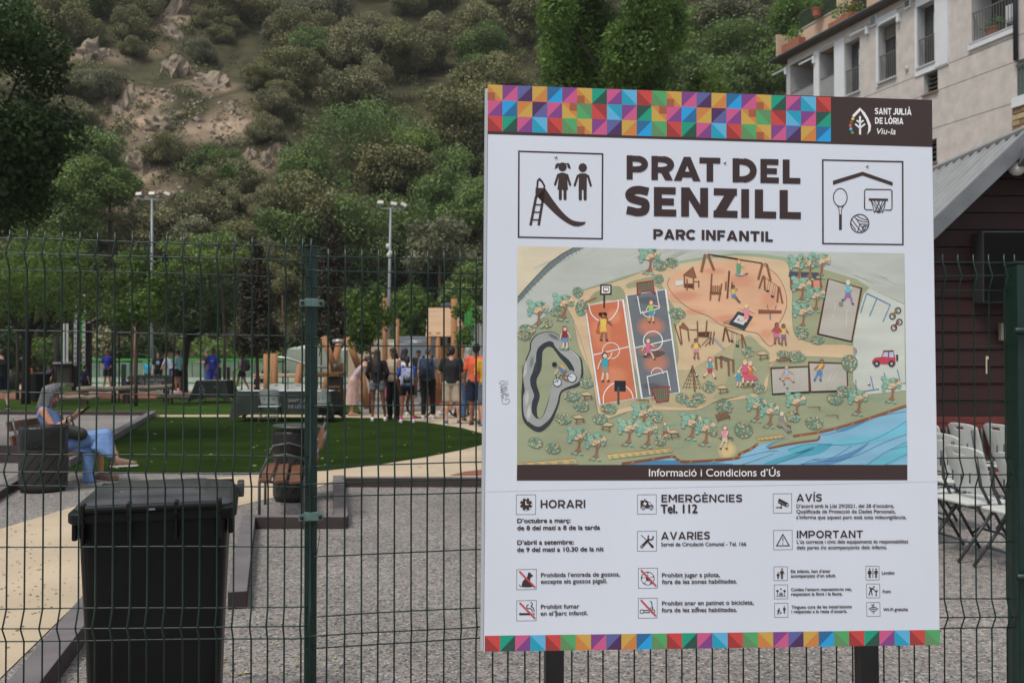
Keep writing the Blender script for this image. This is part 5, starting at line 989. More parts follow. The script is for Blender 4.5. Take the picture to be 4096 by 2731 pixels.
# earth colour: tan scree on the bare places, dark leaf litter under the scrub
hm = hill.data; ca = hm.color_attributes.new('tint', 'FLOAT_COLOR', 'POINT'); arr = []
bare3 = [(on_hill(a, b), c) for a, b, c in BARE]; bare3 = [(p, c * p.y / FOC * 1.5) for p, c in bare3]
for v in hm.vertices:
    t = max([0] + [1 - (v.co - p).length / r3 for p, r3 in bare3 if abs(v.co.x - p.x) < r3]); t = min(1, max(0, t * 3 - .4 + .8 * (vnoise(v.co.x, v.co.y, 1.7) - .5)))
    c = [a_ + (b_ - a_) * t for a_, b_ in zip((.10, .095, .05), (.56, .42, .30))]; arr += [*c, 1]
ca.data.foreach_set('color', arr)
# rough scrub, dry grass and stones between the oaks
bl = []
for i in range(2600):
    px, py = rnd.uniform(-300, 4300), rnd.uniform(-300, 1380); p = on_hill(px, py)
    if p.y > 130: continue
    dens = any((px - a) ** 2 + (py - b) ** 2 < (c * .85) ** 2 for a, b, c in BARE)
    if dens and rnd.random() < .9: continue
    s = rnd.uniform(.35, 1.15); bl.append((p.x, p.y, p.z + s * .3, s, s, s * .8))
bl2 = []; g = G()
for p, r3 in bare3:                                        # scree chips and dry tufts on the bare ground
    for k in range(int(r3 * 22)):
        a_ = rnd.uniform(0, 6.28); q_ = r3 * .8 * rnd.random() ** .5; x, y = p.x + math.cos(a_) * q_, p.y + math.sin(a_) * q_; z = hill_z(x, y); s = rnd.uniform(.06, .30)
        if rnd.random() < .4: bl2.append((x, y, z + s * .4, s * 1.6, s * 1.6, s))
        else: g.box((x, y, z), (s * 1.4, s, s * 1.3), (rnd.uniform(-1, 1), rnd.uniform(-1, 1), rnd.uniform(0, 3)), taper=.5)
tag(g.build('scree', mat('scree_stone', (.30, .25, .20), .9, .35, 3), fix=False), kind='stuff'); tag(link('dry_grass', leaf_mesh('dry_grass', leafmat('dry_grass_blades', (.30, .24, .12), .2), bl2, 9000, .16, 77, .6, .9, .3, .3)), kind='stuff')
tag(link('undergrowth', leaf_mesh('undergrowth', L_UNDER, bl, 170000, .2, 5, .5, .8, .4, .8)), kind='stuff')
M_ROCK = mat('pale_schist', (.28, .23, .175), .9, .35, 1.4, 1, 5, detail=10, stretch=(1, 1, 2.5), spec=.15)
def rock_mesh(seed):
    r = random.Random(seed); bm = bmesh.new(); bmesh.ops.create_icosphere(bm, subdivisions=3, radius=1)
    for v in bm.verts:
        f = 1 + .8 * (vnoise(v.co.x * 3 + seed, v.co.z * 1.2 + v.co.y * 3, .7) - .5) + .55 * (vnoise(v.co.x * 9 + seed, v.co.z * 6 - v.co.y * 7, .6) - .5); v.co *= f
    me = bpy.data.meshes.new('rock'); bm.to_mesh(me); bm.free(); me.materials.append(M_ROCK); return me
rocks = [rock_mesh(s) for s in (3, 9, 17)]
ROCKL = ['leaning pale rock right of the near dark crown', 'small low rock at the left end of the crags', 'upright ribbed pale crag in the middle left', 'tall narrow crag at the top edge', 'grey rock face below the top crag', 'narrow rock above the scree slope', 'broken stony band right of the ribbed crag',
         'thin pale rock right of the lone green bush', 'short rock right of the lone green bush', 'pale rock under the lone green bush', 'crumbling rock at the top of the tan scree', 'rock among dry grass in the centre', 'flat rock shelf left of the centre', 'long stony ledge in the centre', 'low rock in the tan scree slope', 'brown rock below the top crag', 'small rock stuck to the ribbed crag', 'rubble rock beside the domed tree', 'lowest rock of the tan scree slope']
for i, (px, py, w_, h_) in enumerate([(360, 235, 70, 60), (290, 272, 42, 30), (500, 425, 60, 80), (690, 60, 40, 110), (700, 300, 70, 60), (660, 560, 40, 50), (640, 520, 90, 40), (1112, 620, 34, 40), (990, 640, 34, 40), (1070, 680, 40, 60), (560, 680, 70, 60), (860, 350, 60, 50), (700, 470, 50, 24), (850, 330, 90, 34), (540, 760, 50, 34), (700, 160, 44, 50), (470, 480, 30, 50), (920, 440, 44, 30), (610, 800, 60, 24)]):
    p = on_hill(px, py); s = p.y / FOC; o = link('rock_outcrop', rocks[i % 3], None, (p.x, p.y + .3, p.z), (rnd.uniform(-.4, .4), rnd.uniform(-.5, .1), rnd.uniform(0, 6))); o.scale = (w_ * s * .8, w_ * s * .7, h_ * s * 1.2)
    tag(o, ROCKL[i] + ' on the hillside', 'rock', 'rock outcrops on the hillside')
def tree(kind, label, px, top, bot, wpx, Y, m, n=2600, leaf=None, seed=1, trunk=None, tr=None, base=None, group=None, nb=16, cat='tree', size=.36, bark=None, jag=.45, shape=1.0, limbs=5):
    """crown between picture rows top and bot, wpx wide, at distance Y; the trunk stands on the ground or slope below"""
    c0 = at(px, (top + bot) / 2, Y); s = Y / FOC; Rx = wpx / 2 * s; Rz = (bot - top) / 2 * s
    tx_ = at(trunk if trunk is not None else px, bot, Y).x; gz = hill_z(tx_, Y) if Y > 48 and base is None else 0; gz = max(gz, 0) if base is None else base
    gz = min(gz, c0.z - Rz * .6)
    o = empty(kind, (tx_, Y, gz), 0, label, cat, group); rn = random.Random(seed)
    off = Vector((c0.x - tx_, 0, c0.z - gz)); bl = []
    if shape < 1:                                          # pointed crown
        for i in range(nb * 2):
            t = rn.random() ** .8; rr_2 = Rx * (1 - t * .85) * rn.uniform(.3, .9); a_ = rn.uniform(0, 6.28); q = Rx * .34 * (1 - t * .6); bl.append((off.x + math.cos(a_) * rr_2, math.sin(a_) * rr_2, off.z - Rz * .92 + t * 1.8 * Rz, q, q, q * 1.1))
    else: bl = clumps(rn, nb, Rx, Rz, off, size)
    link('crown', leaf_mesh('crown', m, bl, n, leaf or max(.09, Rx * .085), seed, .35, jag), o)
    tr = tr or max(.05, Rx * .06); g = G(); top_ = off + Vector((0, 0, -Rz * .1)); fork = Vector((off.x * .25, 0, max(.3, off.z - Rz * .9)))
    g.tube([(0, 0, -.25), (0, 0, fork.z * .5), fork, (fork + top_) / 2, top_], [tr * 1.25, tr, tr * .85, tr * .5, tr * .2], 8); g.build('trunk', bark or M_BARK, o, smooth=True)
    for i in range(limbs):
        b_ = bl[rn.randrange(len(bl))]; e = Vector(b_[:3]); st = fork.lerp(top_, rn.uniform(0, .5)); mid = st.lerp(e, .5) + Vector((0, 0, -.08 * (e - st).length))
        g = G(); g.tube([st, mid, e], [tr * .5, tr * .32, tr * .1], 5); g.build('branch', bark or M_BARK, o, smooth=True)
    return o
GH = 'broadleaved trees on the lower slope'
for i, (px, top, bot, wd, Y, mt, lb) in enumerate([
    (1490, 350, 760, 470, 66, L_MID, 'tall domed green tree in the middle of the hillside'), (1660, 480, 760, 260, 63, L_LIGHT, 'yellow-green tree right of the tall domed tree on the slope'), (1250, 560, 860, 330, 62, L_MID, 'green tree left below the tall domed tree on the slope'),
    (1250, 740, 1060, 400, 58, L_MID, 'wide mid green tree above the second floodlight mast'), (1520, 720, 1130, 480, 57, L_MID, 'large shady green tree behind the mast with three floodlights'), (1790, 560, 900, 300, 60, L_MID, 'green tree on the slope just left of the sign top'),
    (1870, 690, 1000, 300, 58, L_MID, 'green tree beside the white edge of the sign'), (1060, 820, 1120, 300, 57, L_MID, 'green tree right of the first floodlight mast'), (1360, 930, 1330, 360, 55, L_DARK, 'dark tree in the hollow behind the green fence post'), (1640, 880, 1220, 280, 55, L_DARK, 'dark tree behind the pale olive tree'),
    (940, 610, 780, 160, 62, L_FRESH, 'small fresh green bush tree standing alone on the bare slope'), (360, 500, 800, 320, 55, L_MID, 'green tree on the slope right of the near dark crown'), (300, 620, 960, 360, 50, L_LIGHT, 'light green tree below the rocks at the left'),
    (440, 610, 860, 240, 51, L_LIGHT, 'bright green tree left of the tan scree slope'), (150, 760, 1100, 320, 48, L_MID, 'green tree partly hidden by the near dark crown'), (560, 800, 1000, 300, 52, L_OAK2, 'grey-green tree behind the first floodlight mast'), (780, 860, 1060, 260, 52, L_OLIVE, 'olive-brown tree right of the first floodlight mast'),
    (2860, -60, 240, 330, 60, L_OLIVE, 'pale rounded oak right of the big poplar at the top edge'), (2700, 120, 480, 300, 55, L_MID, 'green tree in the gap right behind the big poplar'), (2870, 200, 480, 300, 53, L_MID, 'green tree right of the lower side crown above the sign'),
    (2960, 60, 420, 420, 56, L_MID, 'green tree on the slope between the big tree and the apartment block'), (2810, 10, 300, 260, 60, L_LIGHT, 'yellow-green tree behind the big tree above the sign'), (3080, 90, 420, 320, 54, L_MID, 'green tree touching the corner of the apartment block'), (3040, 20, 240, 260, 62, L_OLIVE, 'pale olive-green oak above the corner of the apartment block'),
    (3250, -80, 260, 340, 56, L_FRESH, 'bright green tree behind the roof terrace'), (1760, 850, 1120, 330, 50, L_OLIVE, 'pale grey olive tree left of the sign'), (1930, 700, 930, 240, 54, L_MID, 'green bush tree tucked behind the top left of the sign'),
    (1900, 1030, 1220, 220, 49, L_LIGHT, 'light green bush beside the sign above the wooden hut'), (1640, 1130, 1430, 260, 47, L_PARK, 'rounded green bush behind the tall orange posts'), (1830, 1080, 1330, 220, 48, L_MID, 'green bush behind the wooden hut roof'),
    (2250, 1000, 1400, 500, 49, L_MID, 'wide green tree hidden behind the left half of the sign'), (2620, 420, 1300, 620, 52, L_MID, 'wide green tree hidden behind the middle of the sign'), (2960, 380, 1300, 560, 50, L_PARK, 'wide green tree hidden behind the right half of the sign'), (2800, 700, 1400, 500, 47, L_LIGHT, 'light green tree hidden behind the map')]):
    tree('broadleaf_tree', lb, px, top, bot, wd, Y, mt, 9000, .2, 100 + i, group=GH, nb=26, size=.32, limbs=2)
HBL = ['dark bush behind the near trunk at the far left', 'green bush right of the forked trunk', 'grey-green bush behind the far black bin', 'grey-green bush behind the black mast', 'dark bush behind the second covered table', 'light green bush behind the man in the football kit', 'green bush behind the walker with the backpack', 'light green bush behind the picnic table', 'dark bush left of the white tents', 'grey-green bush behind the boy in cyan', 'green bush above the white tents', 'dark bush behind the play posts', 'green bush at the left edge']
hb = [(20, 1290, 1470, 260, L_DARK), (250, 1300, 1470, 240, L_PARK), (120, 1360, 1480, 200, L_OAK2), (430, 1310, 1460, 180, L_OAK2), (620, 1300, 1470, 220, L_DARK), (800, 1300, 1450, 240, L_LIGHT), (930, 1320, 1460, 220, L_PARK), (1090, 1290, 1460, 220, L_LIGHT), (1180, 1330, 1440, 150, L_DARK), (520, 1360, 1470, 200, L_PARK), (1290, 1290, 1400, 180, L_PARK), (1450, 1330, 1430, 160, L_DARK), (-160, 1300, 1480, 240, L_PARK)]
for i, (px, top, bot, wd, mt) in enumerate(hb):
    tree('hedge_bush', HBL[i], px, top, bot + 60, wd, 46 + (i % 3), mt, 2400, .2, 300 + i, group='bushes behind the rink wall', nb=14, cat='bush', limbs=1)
# trees standing in the park
tree('street_tree', 'dark leafy crown hanging into the picture at the top left', -215, -260, 1120, 1120, 15, L_DARK, 44000, .10, 501, tr=.16, nb=90, size=.17, bark=M_BARKG)  # backlit shade of this crown is put into the dark leaf colour
t1 = tree('park_tree', 'spreading park tree with a forked dark trunk left of the tall black mast', 150, 900, 1330, 700, 28.3, L_PARK, 7500, .12, 502, trunk=105, tr=.12, nb=34, size=.27, bark=M_BARKG, limbs=2)
def limb(o, Y, pts, r0, r1, bark=M_BARKG):
    g = G(); P = [at(x, y, Y + (i % 2) * .3) - o.location for i, (x, y) in enumerate(pts)]; g.tube(P, [r0 + (r1 - r0) * i / (len(P) - 1) for i in range(len(P))], 6); g.build('branch', bark, o, smooth=True)
limb(t1, 28.3, [(105, 1345), (130, 1320), (170, 1270), (205, 1225), (215, 1180), (235, 1130)], .10, .03); limb(t1, 28.3, [(200, 1240), (270, 1248), (330, 1240), (370, 1215), (420, 1180)], .05, .02); limb(t1, 28.3, [(105, 1345), (60, 1290), (20, 1240), (0, 1180)], .09, .03); limb(t1, 28.3, [(212, 1190), (260, 1215), (300, 1190), (370, 1150)], .03, .012)
tree('park_tree', 'dense dark park tree with a thick trunk behind the covered table', 790, 1030, 1385, 430, 37, L_DARK, 9000, .14, 503, trunk=735, tr=.17, nb=30, size=.28, bark=M_BARKG)
tree('young_tree', 'light green young tree tied to a wooden stake', 560, 920, 1370, 330, 27, L_PARK, 4200, .13, 504, trunk=545, tr=.05, nb=24, size=.26)
tree('young_tree', 'slim young tree standing left of the forked park tree', 60, 960, 1340, 300, 31, L_PARK, 3600, .13, 505, trunk=72, tr=.05, nb=20, size=.26)
tree('young_tree', 'airy yellow-green tree above the picnic table', 850, 890, 1160, 460, 34, L_LIGHT, 3600, .15, 506, trunk=900, tr=.05, nb=26, size=.2, jag=.8)
tree('plum_tree', 'narrow dark plum tree left of the green fence post', 1020, 930, 1410, 260, 30, L_PLUM, 6500, .12, 507, trunk=1030, tr=.06, nb=22, shape=.5, bark=M_REDBARK)
tree('plum_tree', 'tall dark plum tree right of the green fence post', 1325, 830, 1390, 260, 30, L_PLUM, 7500, .12, 508, trunk=1330, tr=.06, nb=24, shape=.5, bark=M_REDBARK)
tree('young_tree', 'small maple with a reddish stem between the wooden play posts', 1480, 1110, 1420, 210, 24, L_PARK, 2600, .13, 509, trunk=1482, tr=.03, nb=16, size=.3, bark=M_REDBARK, jag=.7)
tree('young_tree', 'slender young tree in front of the wooden hut', 1872, 1170, 1400, 130, 23, L_FRESH, 700, .12, 510, trunk=1872, tr=.025, nb=12, size=.28, bark=M_REDBARK, jag=.9)
tree('young_tree', 'light sapling left of the white tents', 1290, 1250, 1420, 170, 33, L_PARK, 900, .15, 511, trunk=1284, tr=.03, nb=10, size=.3, jag=.8)
tree('poplar', 'big bright green poplar rising above the top of the sign', 2450, -520, 600, 700, 27, L_FRESH, 60000, .13, 512, tr=.12, nb=80, size=.21, jag=.6, bark=M_BARK)
tree('poplar', 'lower side crown beside the big poplar above the sign', 2790, 265, 560, 320, 28, L_PARK, 5000, .12, 513, tr=.06, nb=22, size=.28)
# thin trunks, stakes
def stem(x0, y0, x1, y1, r, Y, m, label, cat='stake', kind='tree_stake'):
    a = at(x0, y0, Y); b = at(x1, y1, Y); b.z = max(b.z, 0) if abs(b.z) > .3 else 0; g = G(); g.tube([a - Vector((b.x, b.y, 0)), b - Vector((b.x, b.y, 0))], r, 8)
    o = g.build(kind, m, None, smooth=True, loc=(b.x, b.y, 0)); return tag(o, label, cat, None)
M_STAKE = mat('tan_stake', (.27, .16, .09), .8, .2, 6, stretch=(4, 4, 1))
stem(541, 1290, 535, 1555, .035, 36, M_STAKE, 'round tan wooden stake in front of the table with blue cloths'); stem(530, 1300, 526, 1552, .035, 36.4, M_STAKE, 'second tan stake just left of the round tan stake')
stem(700, 1340, 688, 1613, .03, 28.5, M_BARKG, 'thin dark leaning stake left of the thick dark trunk'); stem(975, 1300, 966, 1560, .03, 36, M_BARKG, 'thin grey stake beside the walker with the backpack'); stem(478, 1300, 476, 1590, .03, 30, M_BARKG, 'thin dark stake right of the man in the blue shirt'); stem(1130, 1180, 1132, 1560, .03, 34, M_REDBARK, 'slim reddish stem behind the curved slide rail')
stem(455, 1270, 455, 1600, .075, 29, M_BARKG, 'straight dark bare pole trunk left of the man in the blue shirt', 'tree', 'bare_tree'); stem(225, 1345, 232, 1560, .11, 34, M_BARKG, 'grey bare tree stem right of the far black bin', 'tree', 'bare_tree')
# ================================================================ PEOPLE
SKA, SKB, SKC, SKD = (196, 148, 122), (150, 100, 76), (118, 76, 58), (206, 160, 138)
BASE = dict(hipL=(-.09, 0, .90), hipR=(.09, 0, .90), kneeL=(-.10, .02, .49), kneeR=(.10, .02, .49), ankL=(-.105, -.02, .085), ankR=(.105, -.02, .085),
            waist=(0, 0, 1.06), chest=(0, .0, 1.27), neck=(0, -.01, 1.44), head=(0, .02, 1.585), shL=(-.165, 0, 1.385), shR=(.165, 0, 1.385),
            elL=(-.215, -.02, 1.11), elR=(.215, -.02, 1.11), wrL=(-.225, .06, .87), wrR=(.225, .06, .87), fdL=None, fdR=None, toL=None, toR=None)
def person(label, pos, yaw, h=1.70, pose=None, skin=SKA, top=None, bottom=None, hair=(40, 30, 26), build=1.0, lean=0, vox=.014, face=True):
    """top: (kind, rgb, sleeve 0..2); bottom: (kind, rgb, length); hair: rgb, or (rgb, style)"""
    J = {k: (Vector(v) if v else None) for k, v in BASE.items()}
    if lean:
        M_ = Matrix.Rotation(-lean, 3, 'X'); o_ = Vector((0, 0, .92))
        for k in ('waist', 'chest', 'neck', 'head', 'shL', 'shR', 'elL', 'elR', 'wrL', 'wrR'): J[k] = o_ + M_ @ (J[k] - o_)
    for k, v in (pose or {}).items(): J[k] = Vector(v)
    p = empty('person', pos, yaw, label, 'person', None); k_ = h / 1.70; p.scale = (k_, k_, k_)
    b = build; sk = plain(skin, .6, .06); g = G()
    up = (J['neck'] - J['waist']).normalized()
    g.hull([(J['hipL'], (.085 * b, .09 * b, .09)), (J['hipR'], (.085 * b, .09 * b, .09)), (J['waist'], (.125 * b, .09 * b, .06))])
    g.hull([(J['waist'], (.125 * b, .09 * b, .06)), (J['chest'], (.145 * b, .10 * b, .07))]); g.hull([(J['chest'], (.15 * b, .10 * b, .07)), (J['shL'] * .8 + J['shR'] * .2, .055), (J['shR'] * .8 + J['shL'] * .2, .055)])
    hd = (J['head'] - J['neck']).normalized()
    g.hull([(J['neck'] - hd * .03, .052), (J['head'] - hd * .06, .045)])
    fw = Vector((0, 1, 0)) if abs(J['head'].y - J['neck'].y) < .06 else (Vector((0, 1, 0)) - hd * hd.y).normalized()
    if 'face_dir' in J: fw = J['face_dir'].normalized()
    H_ = J['head']
    g.hull([(H_ + hd * .035 - fw * .012, (.075, .092, .082)), (H_ - hd * .06 + fw * .030, (.045, .05, .045))]); g.hull([(H_ + fw * .088 - hd * .002, .010), (H_ + fw * .105 - hd * .022, .012)])
    sd_ = fw.cross(hd)
    for s_ in (-1, 1): g.ell(H_ + sd_ * s_ * .076 - hd * .005, (.014, .02, .028), n=8, m=6)
    for s_ in 'LR':
        sg = -1 if s_ == 'L' else 1; kn, an, hp = J['knee' + s_], J['ank' + s_], J['hip' + s_]
        g.hull([(hp, .078 * b), (hp.lerp(kn, .5), .066 * b), (kn, .048 * b)]); g.hull([(kn, .048 * b), (kn.lerp(an, .3) + Vector((0, -.01, 0)), .050 * b), (kn.lerp(an, .7), .036)]); g.hull([(kn.lerp(an, .7), .036), (an, .032)])
        to = J['to' + s_] or Vector((.02 * sg, .15, -.055)); g.hull([(an - Vector((0, .02, .03)), .032), (an + to, .026)])
        sh, el, wr = J['sh' + s_], J['el' + s_], J['wr' + s_]
        g.hull([(sh, .052 * b), (el, .036 * b)]); g.hull([(el, .037 * b), (el.lerp(wr, .35), .036 * b), (wr, .024)])
        fd = J['fd' + s_]; dr = (fd.normalized() if fd else (wr - el).normalized() * .9 + Vector((0, .1, -.25))).normalized(); lat = dr.cross(Vector((0, 0, 1)) if abs(dr.z) < .8 else Vector((1, 0, 0))).normalized() if fd else Vector((0, 1, 0)); lat = (lat - dr * lat.dot(dr)).normalized(); pn = dr.cross(lat)
        g.hull([(wr, .022), (wr + dr * .075 + lat * .028, .013), (wr + dr * .075 - lat * .028, .013)])
        for q, ln in ((-.030, .060), (-.010, .075), (.011, .070), (.031, .055)):
            a0 = wr + dr * .078 + lat * q; a1 = a0 + dr * ln * .55; a2 = a1 + (dr * .75 + pn * (-.6 * sg)).normalized() * ln * .45; g.hull([(a0, .0105), (a1, .0095)]); g.hull([(a1, .0095), (a2, .0085)])
        t0 = wr + dr * .02 + lat * .03; g.hull([(t0, .013), (t0 + dr * .035 + lat * .022, .011)]); g.hull([(t0 + dr * .035 + lat * .022, .011), (t0 + dr * .065 + lat * .026, .009)])
    g.build('body', sk, p, remesh=vox, relax=2)
    # eyes and mouth
    if face:
        for s_ in (-1, 1): q = G(); q.ell(H_ + fw * .078 + sd_ * s_ * .030 + hd * .008, (.013, .008, .008), n=8, m=6); q.build('eye', plain((40, 30, 28), .3), p, smooth=True)
        q = G(); q.ell(H_ + fw * .078 - hd * .052, (.022, .006, .006), n=8, m=6); q.build('mouth', plain((150, 80, 76), .5), p, smooth=True)
    # hair
    hc, st = (hair if isinstance(hair[0], tuple) else (hair, 'short'))
    if st != 'none':
        hm_ = mat('hair_%02x%02x%02x' % hc, lin(hc), .55, .35, 30, .5, 60, stretch=(1, 1, .2)); q = G()
        q.hull([(H_ + hd * .045 - fw * .018, (.086, .098, .088)), (H_ - fw * .05 - hd * .01, (.078, .055, .06))])
        if st == 'long': q.hull([(H_ - fw * .045 - hd * .02, (.092, .06, .07)), (J['neck'] - fw * .085 - hd * .10, (.105, .04, .05))]); q.hull([(J['neck'] - fw * .085 - hd * .10, (.105, .04, .05)), (J['chest'] - fw * .115 - hd * .10, (.085, .028, .05))])
        if st == 'bob': q.hull([(H_ - fw * .03, (.094, .07, .08)), (J['neck'] - fw * .07 + hd * .0, (.085, .05, .05))])
        if st == 'bun': q.ell(H_ - fw * .105 + hd * .04, (.04, .04, .04)); q.hull([(H_ - fw * .1 + hd * .0, .028), (J['neck'] - fw * .09, .02)])
        if st == 'tail': q.ell(H_ - fw * .10 + hd * .05, (.03, .03, .03)); q.hull([(H_ - fw * .12 + hd * .03, .03), (J['neck'] - fw * .13 - hd * .04, .022)])
        if st == 'cap': pass
        o = q.build('hair', hm_, p, remesh=.012, relax=3)
        if st == 'cap': o.name = 'cap'; q = G(); q.hull([(H_ + fw * .09 + hd * .05, (.06, .03, .006)), (H_ + fw * .14 + hd * .045, (.045, .02, .005))]); q.build('peak', hm_, o, smooth=True)
    # clothes
    if bottom:
        kd, rgb, ln = bottom; q = G(); r_ = 1.0; mb = plain(rgb, .85, .15, .3)
        q.hull([(J['hipL'], (.10 * b, .105 * b, .09)), (J['hipR'], (.10 * b, .105 * b, .09)), (J['waist'] - up * .05, (.125 * b, .098 * b, .03))])
        if kd == 'skirt':
            hz = ln; c_ = (J['ankL'] + J['ankR']) / 2; q = G(); q.hull([(J['waist'], (.125 * b, .095 * b, .03)), (J['hipL'], (.09, .10, .06)), (J['hipR'], (.09, .10, .06)), (Vector((c_.x, c_.y + .02, hz)), (.235, .20, .012))])
        else:
            for s_ in 'LR':
                kn, an, hp = J['knee' + s_], J['ank' + s_], J['hip' + s_]; wd = {'wide': 1.25, 'trousers': 1.0, 'shorts': 1.12}[kd]
                if ln <= 1: e = hp.lerp(kn, ln); q.hull([(hp, .094 * b), (e, (.082 * b * wd, .082 * b * wd, .03))])
                else: q.hull([(hp, .094 * b), (kn, .066 * b * wd)]); q.hull([(kn, .066 * b * wd), (kn.lerp(an, ln - 1), (.056 * b * wd, .06 * b * wd, .02))])
        q.build({'skirt': 'skirt', 'shorts': 'shorts'}.get(kd, 'trousers'), mb, p, remesh=.014, relax=1)
    if top:
        kd, rgb, sl = top[:3]; q = G(); mt = plain(rgb, .85, .12, .3); low = .10 if kd == 'crop' else -.02
        q.hull([(J['chest'], (.165 * b, .118 * b, .07)), (J['shL'] * .85 + J['shR'] * .15, .062), (J['shR'] * .85 + J['shL'] * .15, .062)]); q.hull([(J['chest'], (.165 * b, .118 * b, .07)), (J['waist'] + up * low, (.142 * b, .112 * b, .03))])
        if kd != 'crop': q.hull([(J['waist'], (.142 * b, .112 * b, .03)), ((J['hipL'] + J['hipR']) / 2 + up * .02, (.168 * b, .122 * b, .035))])
        for s_ in 'LR':
            sh, el, wr = J['sh' + s_], J['el' + s_], J['wr' + s_]
            if sl == 0: q.hull([(sh * .95 + J['chest'] * .05, .05)] * 2 if False else [(sh.lerp(J['chest'], .1), .055), (J['chest'], .06)])
            else:
                e = sh.lerp(el, min(1, sl)); q.hull([(sh, .066 * b), (e, .058 * b)])
                if sl > 1: q.hull([(el, .054 * b), (el.lerp(wr, sl - 1), .042 * b)])
        q.build({'vest': 'vest_top', 'crop': 'crop_top', 'jacket': 'jacket'}.get(kd, 'shirt'), mt, p, remesh=.014, relax=1)
    return p, J
def shoes(p, J, rgb, sole=(215, 215, 215), socks=None):
    for s_ in 'LR':
        sg = -1 if s_ == 'L' else 1; an = J['ank' + s_]; to = J['to' + s_] or Vector((.02 * sg, .15, -.055))
        q = G(); q.hull([(an - Vector((0, .035, .035)), (.042, .045, .038)), (an + Vector((0, .01, .0)), (.04, .045, .02)), (an + to * 1.05 + Vector((0, .01, -.004)), (.042, .035, .026))]); o = q.build('shoe', plain(rgb, .6), p, smooth=True, bevel=0)
        q = G(); d_ = Vector((0, 0, -.072)); q.hull([(an - Vector((0, .045, .072)), (.042, .042, .012)), (an + to * 1.08 + Vector((0, .012, -.024)), (.043, .036, .010))]); q.build('sole', plain(sole, .6), o, smooth=True)
        if socks: q = G(); q.hull([(an, .040), (an + Vector((0, 0, .05)), .040)]); q.build('sock', plain(socks, .9), p, smooth=True)
def backpack(p, J, rgb, rgb2=None, s=1.0, straps=(30, 30, 34)):
    c = (J['chest'] + J['waist']) / 2 + Vector((0, -.19 * s, .02)); q = G()
    q.hull([(c + Vector((-.10 * s, 0, .17 * s)), .06), (c + Vector((.10 * s, 0, .17 * s)), .06), (c + Vector((-.12 * s, 0, -.17 * s)), .06), (c + Vector((.12 * s, 0, -.17 * s)), .06), (c + Vector((0, -.05, 0)), .10)])
    o = q.build('backpack', mat('pack_%02x%02x%02x' % rgb, lin(rgb), .8, .3, 14, .3, 90, col2=lin(rgb2) if rgb2 else None), None, smooth=False, remesh=.02, relax=2)
    o.parent = None; o.matrix_world = p.matrix_basis if hasattr(p, 'matrix_basis') else p.matrix_world
    o.location = p.location; o.rotation_euler = p.rotation_euler; o.scale = p.scale
    q = G(); q.hull([(c + Vector((-.08 * s, -.09, -.12 * s)), .035), (c + Vector((.08 * s, -.09, -.12 * s)), .035), (c + Vector((.08 * s, -.09, -.02)), .03), (c + Vector((-.08 * s, -.09, -.02)), .03)]); q.build('front_pocket', plain(straps, .8), o, smooth=True)
    for s_ in 'LR': sh = J['sh' + s_].lerp(J['neck'], .35); q = G(); q.tube([c + Vector((sh.x * .9, .05, .16)), sh + Vector((0, -.05, .07)), sh + Vector((0, .06, .06)), sh + Vector((0, .12, -.06)), Vector((sh.x, .11, J['waist'].z + .05))], .018, 6); q.build('strap', plain(straps, .8), o, smooth=True)
    return o
def feet(px, py): q = gp(px, py); return (q.x, q.y, 0)
A90 = R(90)
# the group on the path, left to right
p, J = person('person in a long pale pink dress bending forward with one arm stretched out', feet(1408, 1662), R(-75), 1.68, dict(wrR=(.16, .60, 1.34), elR=(.19, .42, 1.30), wrL=(-.2, .30, .80), elL=(-.2, .2, 1.05), face_dir=(0, .9, -.5)), SKD, ('vest', (182, 160, 166), 0), ('skirt', (196, 164, 154), .26), ((44, 30, 28), 'bun'), lean=R(38)); shoes(p, J, (176, 130, 112), (120, 80, 60))
p, J = person('person with waist-long dark brown hair, black top and grey shorts, seen from behind', feet(1508, 1683), R(4), 1.68, dict(elL=(-.24, -.02, 1.14), wrL=(-.2, .1, .98), elR=(.25, -.02, 1.14), wrR=(.2, .12, .98), kneeR=(.15, .0, .49), ankR=(.19, .05, .085)), SKC, ('shirt', (26, 26, 28), 1.7), ('shorts', (110, 112, 118), .38), ((48, 32, 30), 'long')); shoes(p, J, (222, 222, 224))
p, J = person('person with dark hair, sleeveless beige top and wide black trousers facing the fence', feet(1573, 1678), R(150), 1.72, dict(elR=(.24, .10, 1.16), wrR=(.02, .30, 1.17), elL=(-.23, .05, 1.12), wrL=(-.06, .26, 1.10)), SKB, ('vest', (176, 158, 136), 0), ('wide', (14, 14, 15), 1.96), ((30, 24, 24), 'long')); shoes(p, J, (60, 45, 40), (50, 40, 36))
p, J = person('person in a white T-shirt with short dark hair standing behind the child', feet(1618, 1662), R(-30), 1.72, dict(), SKC, ('shirt', (214, 214, 222), .7), ('shorts', (150, 90, 70), .9), ((44, 28, 26), 'bob')); shoes(p, J, (210, 210, 210))
p, J = person('child in a bright blue T-shirt and black shorts carrying a pale patterned backpack', feet(1628, 1690), R(8), 1.52, dict(elL=(-.26, .03, 1.12), wrL=(-.22, .12, .93), kneeL=(-.12, .02, .49), ankL=(-.15, 0, .085), kneeR=(.14, 0, .49), ankR=(.17, .0, .085)), SKB, ('shirt', (38, 78, 160), .6), ('shorts', (14, 14, 16), .42), ((20, 18, 20), 'tail')); shoes(p, J, (220, 214, 222), socks=(206, 70, 130))
o = backpack(p, J, (120, 124, 160), (176, 178, 200)); tag(o, 'pale grey-violet patterned backpack worn by the child in blue', 'backpack')
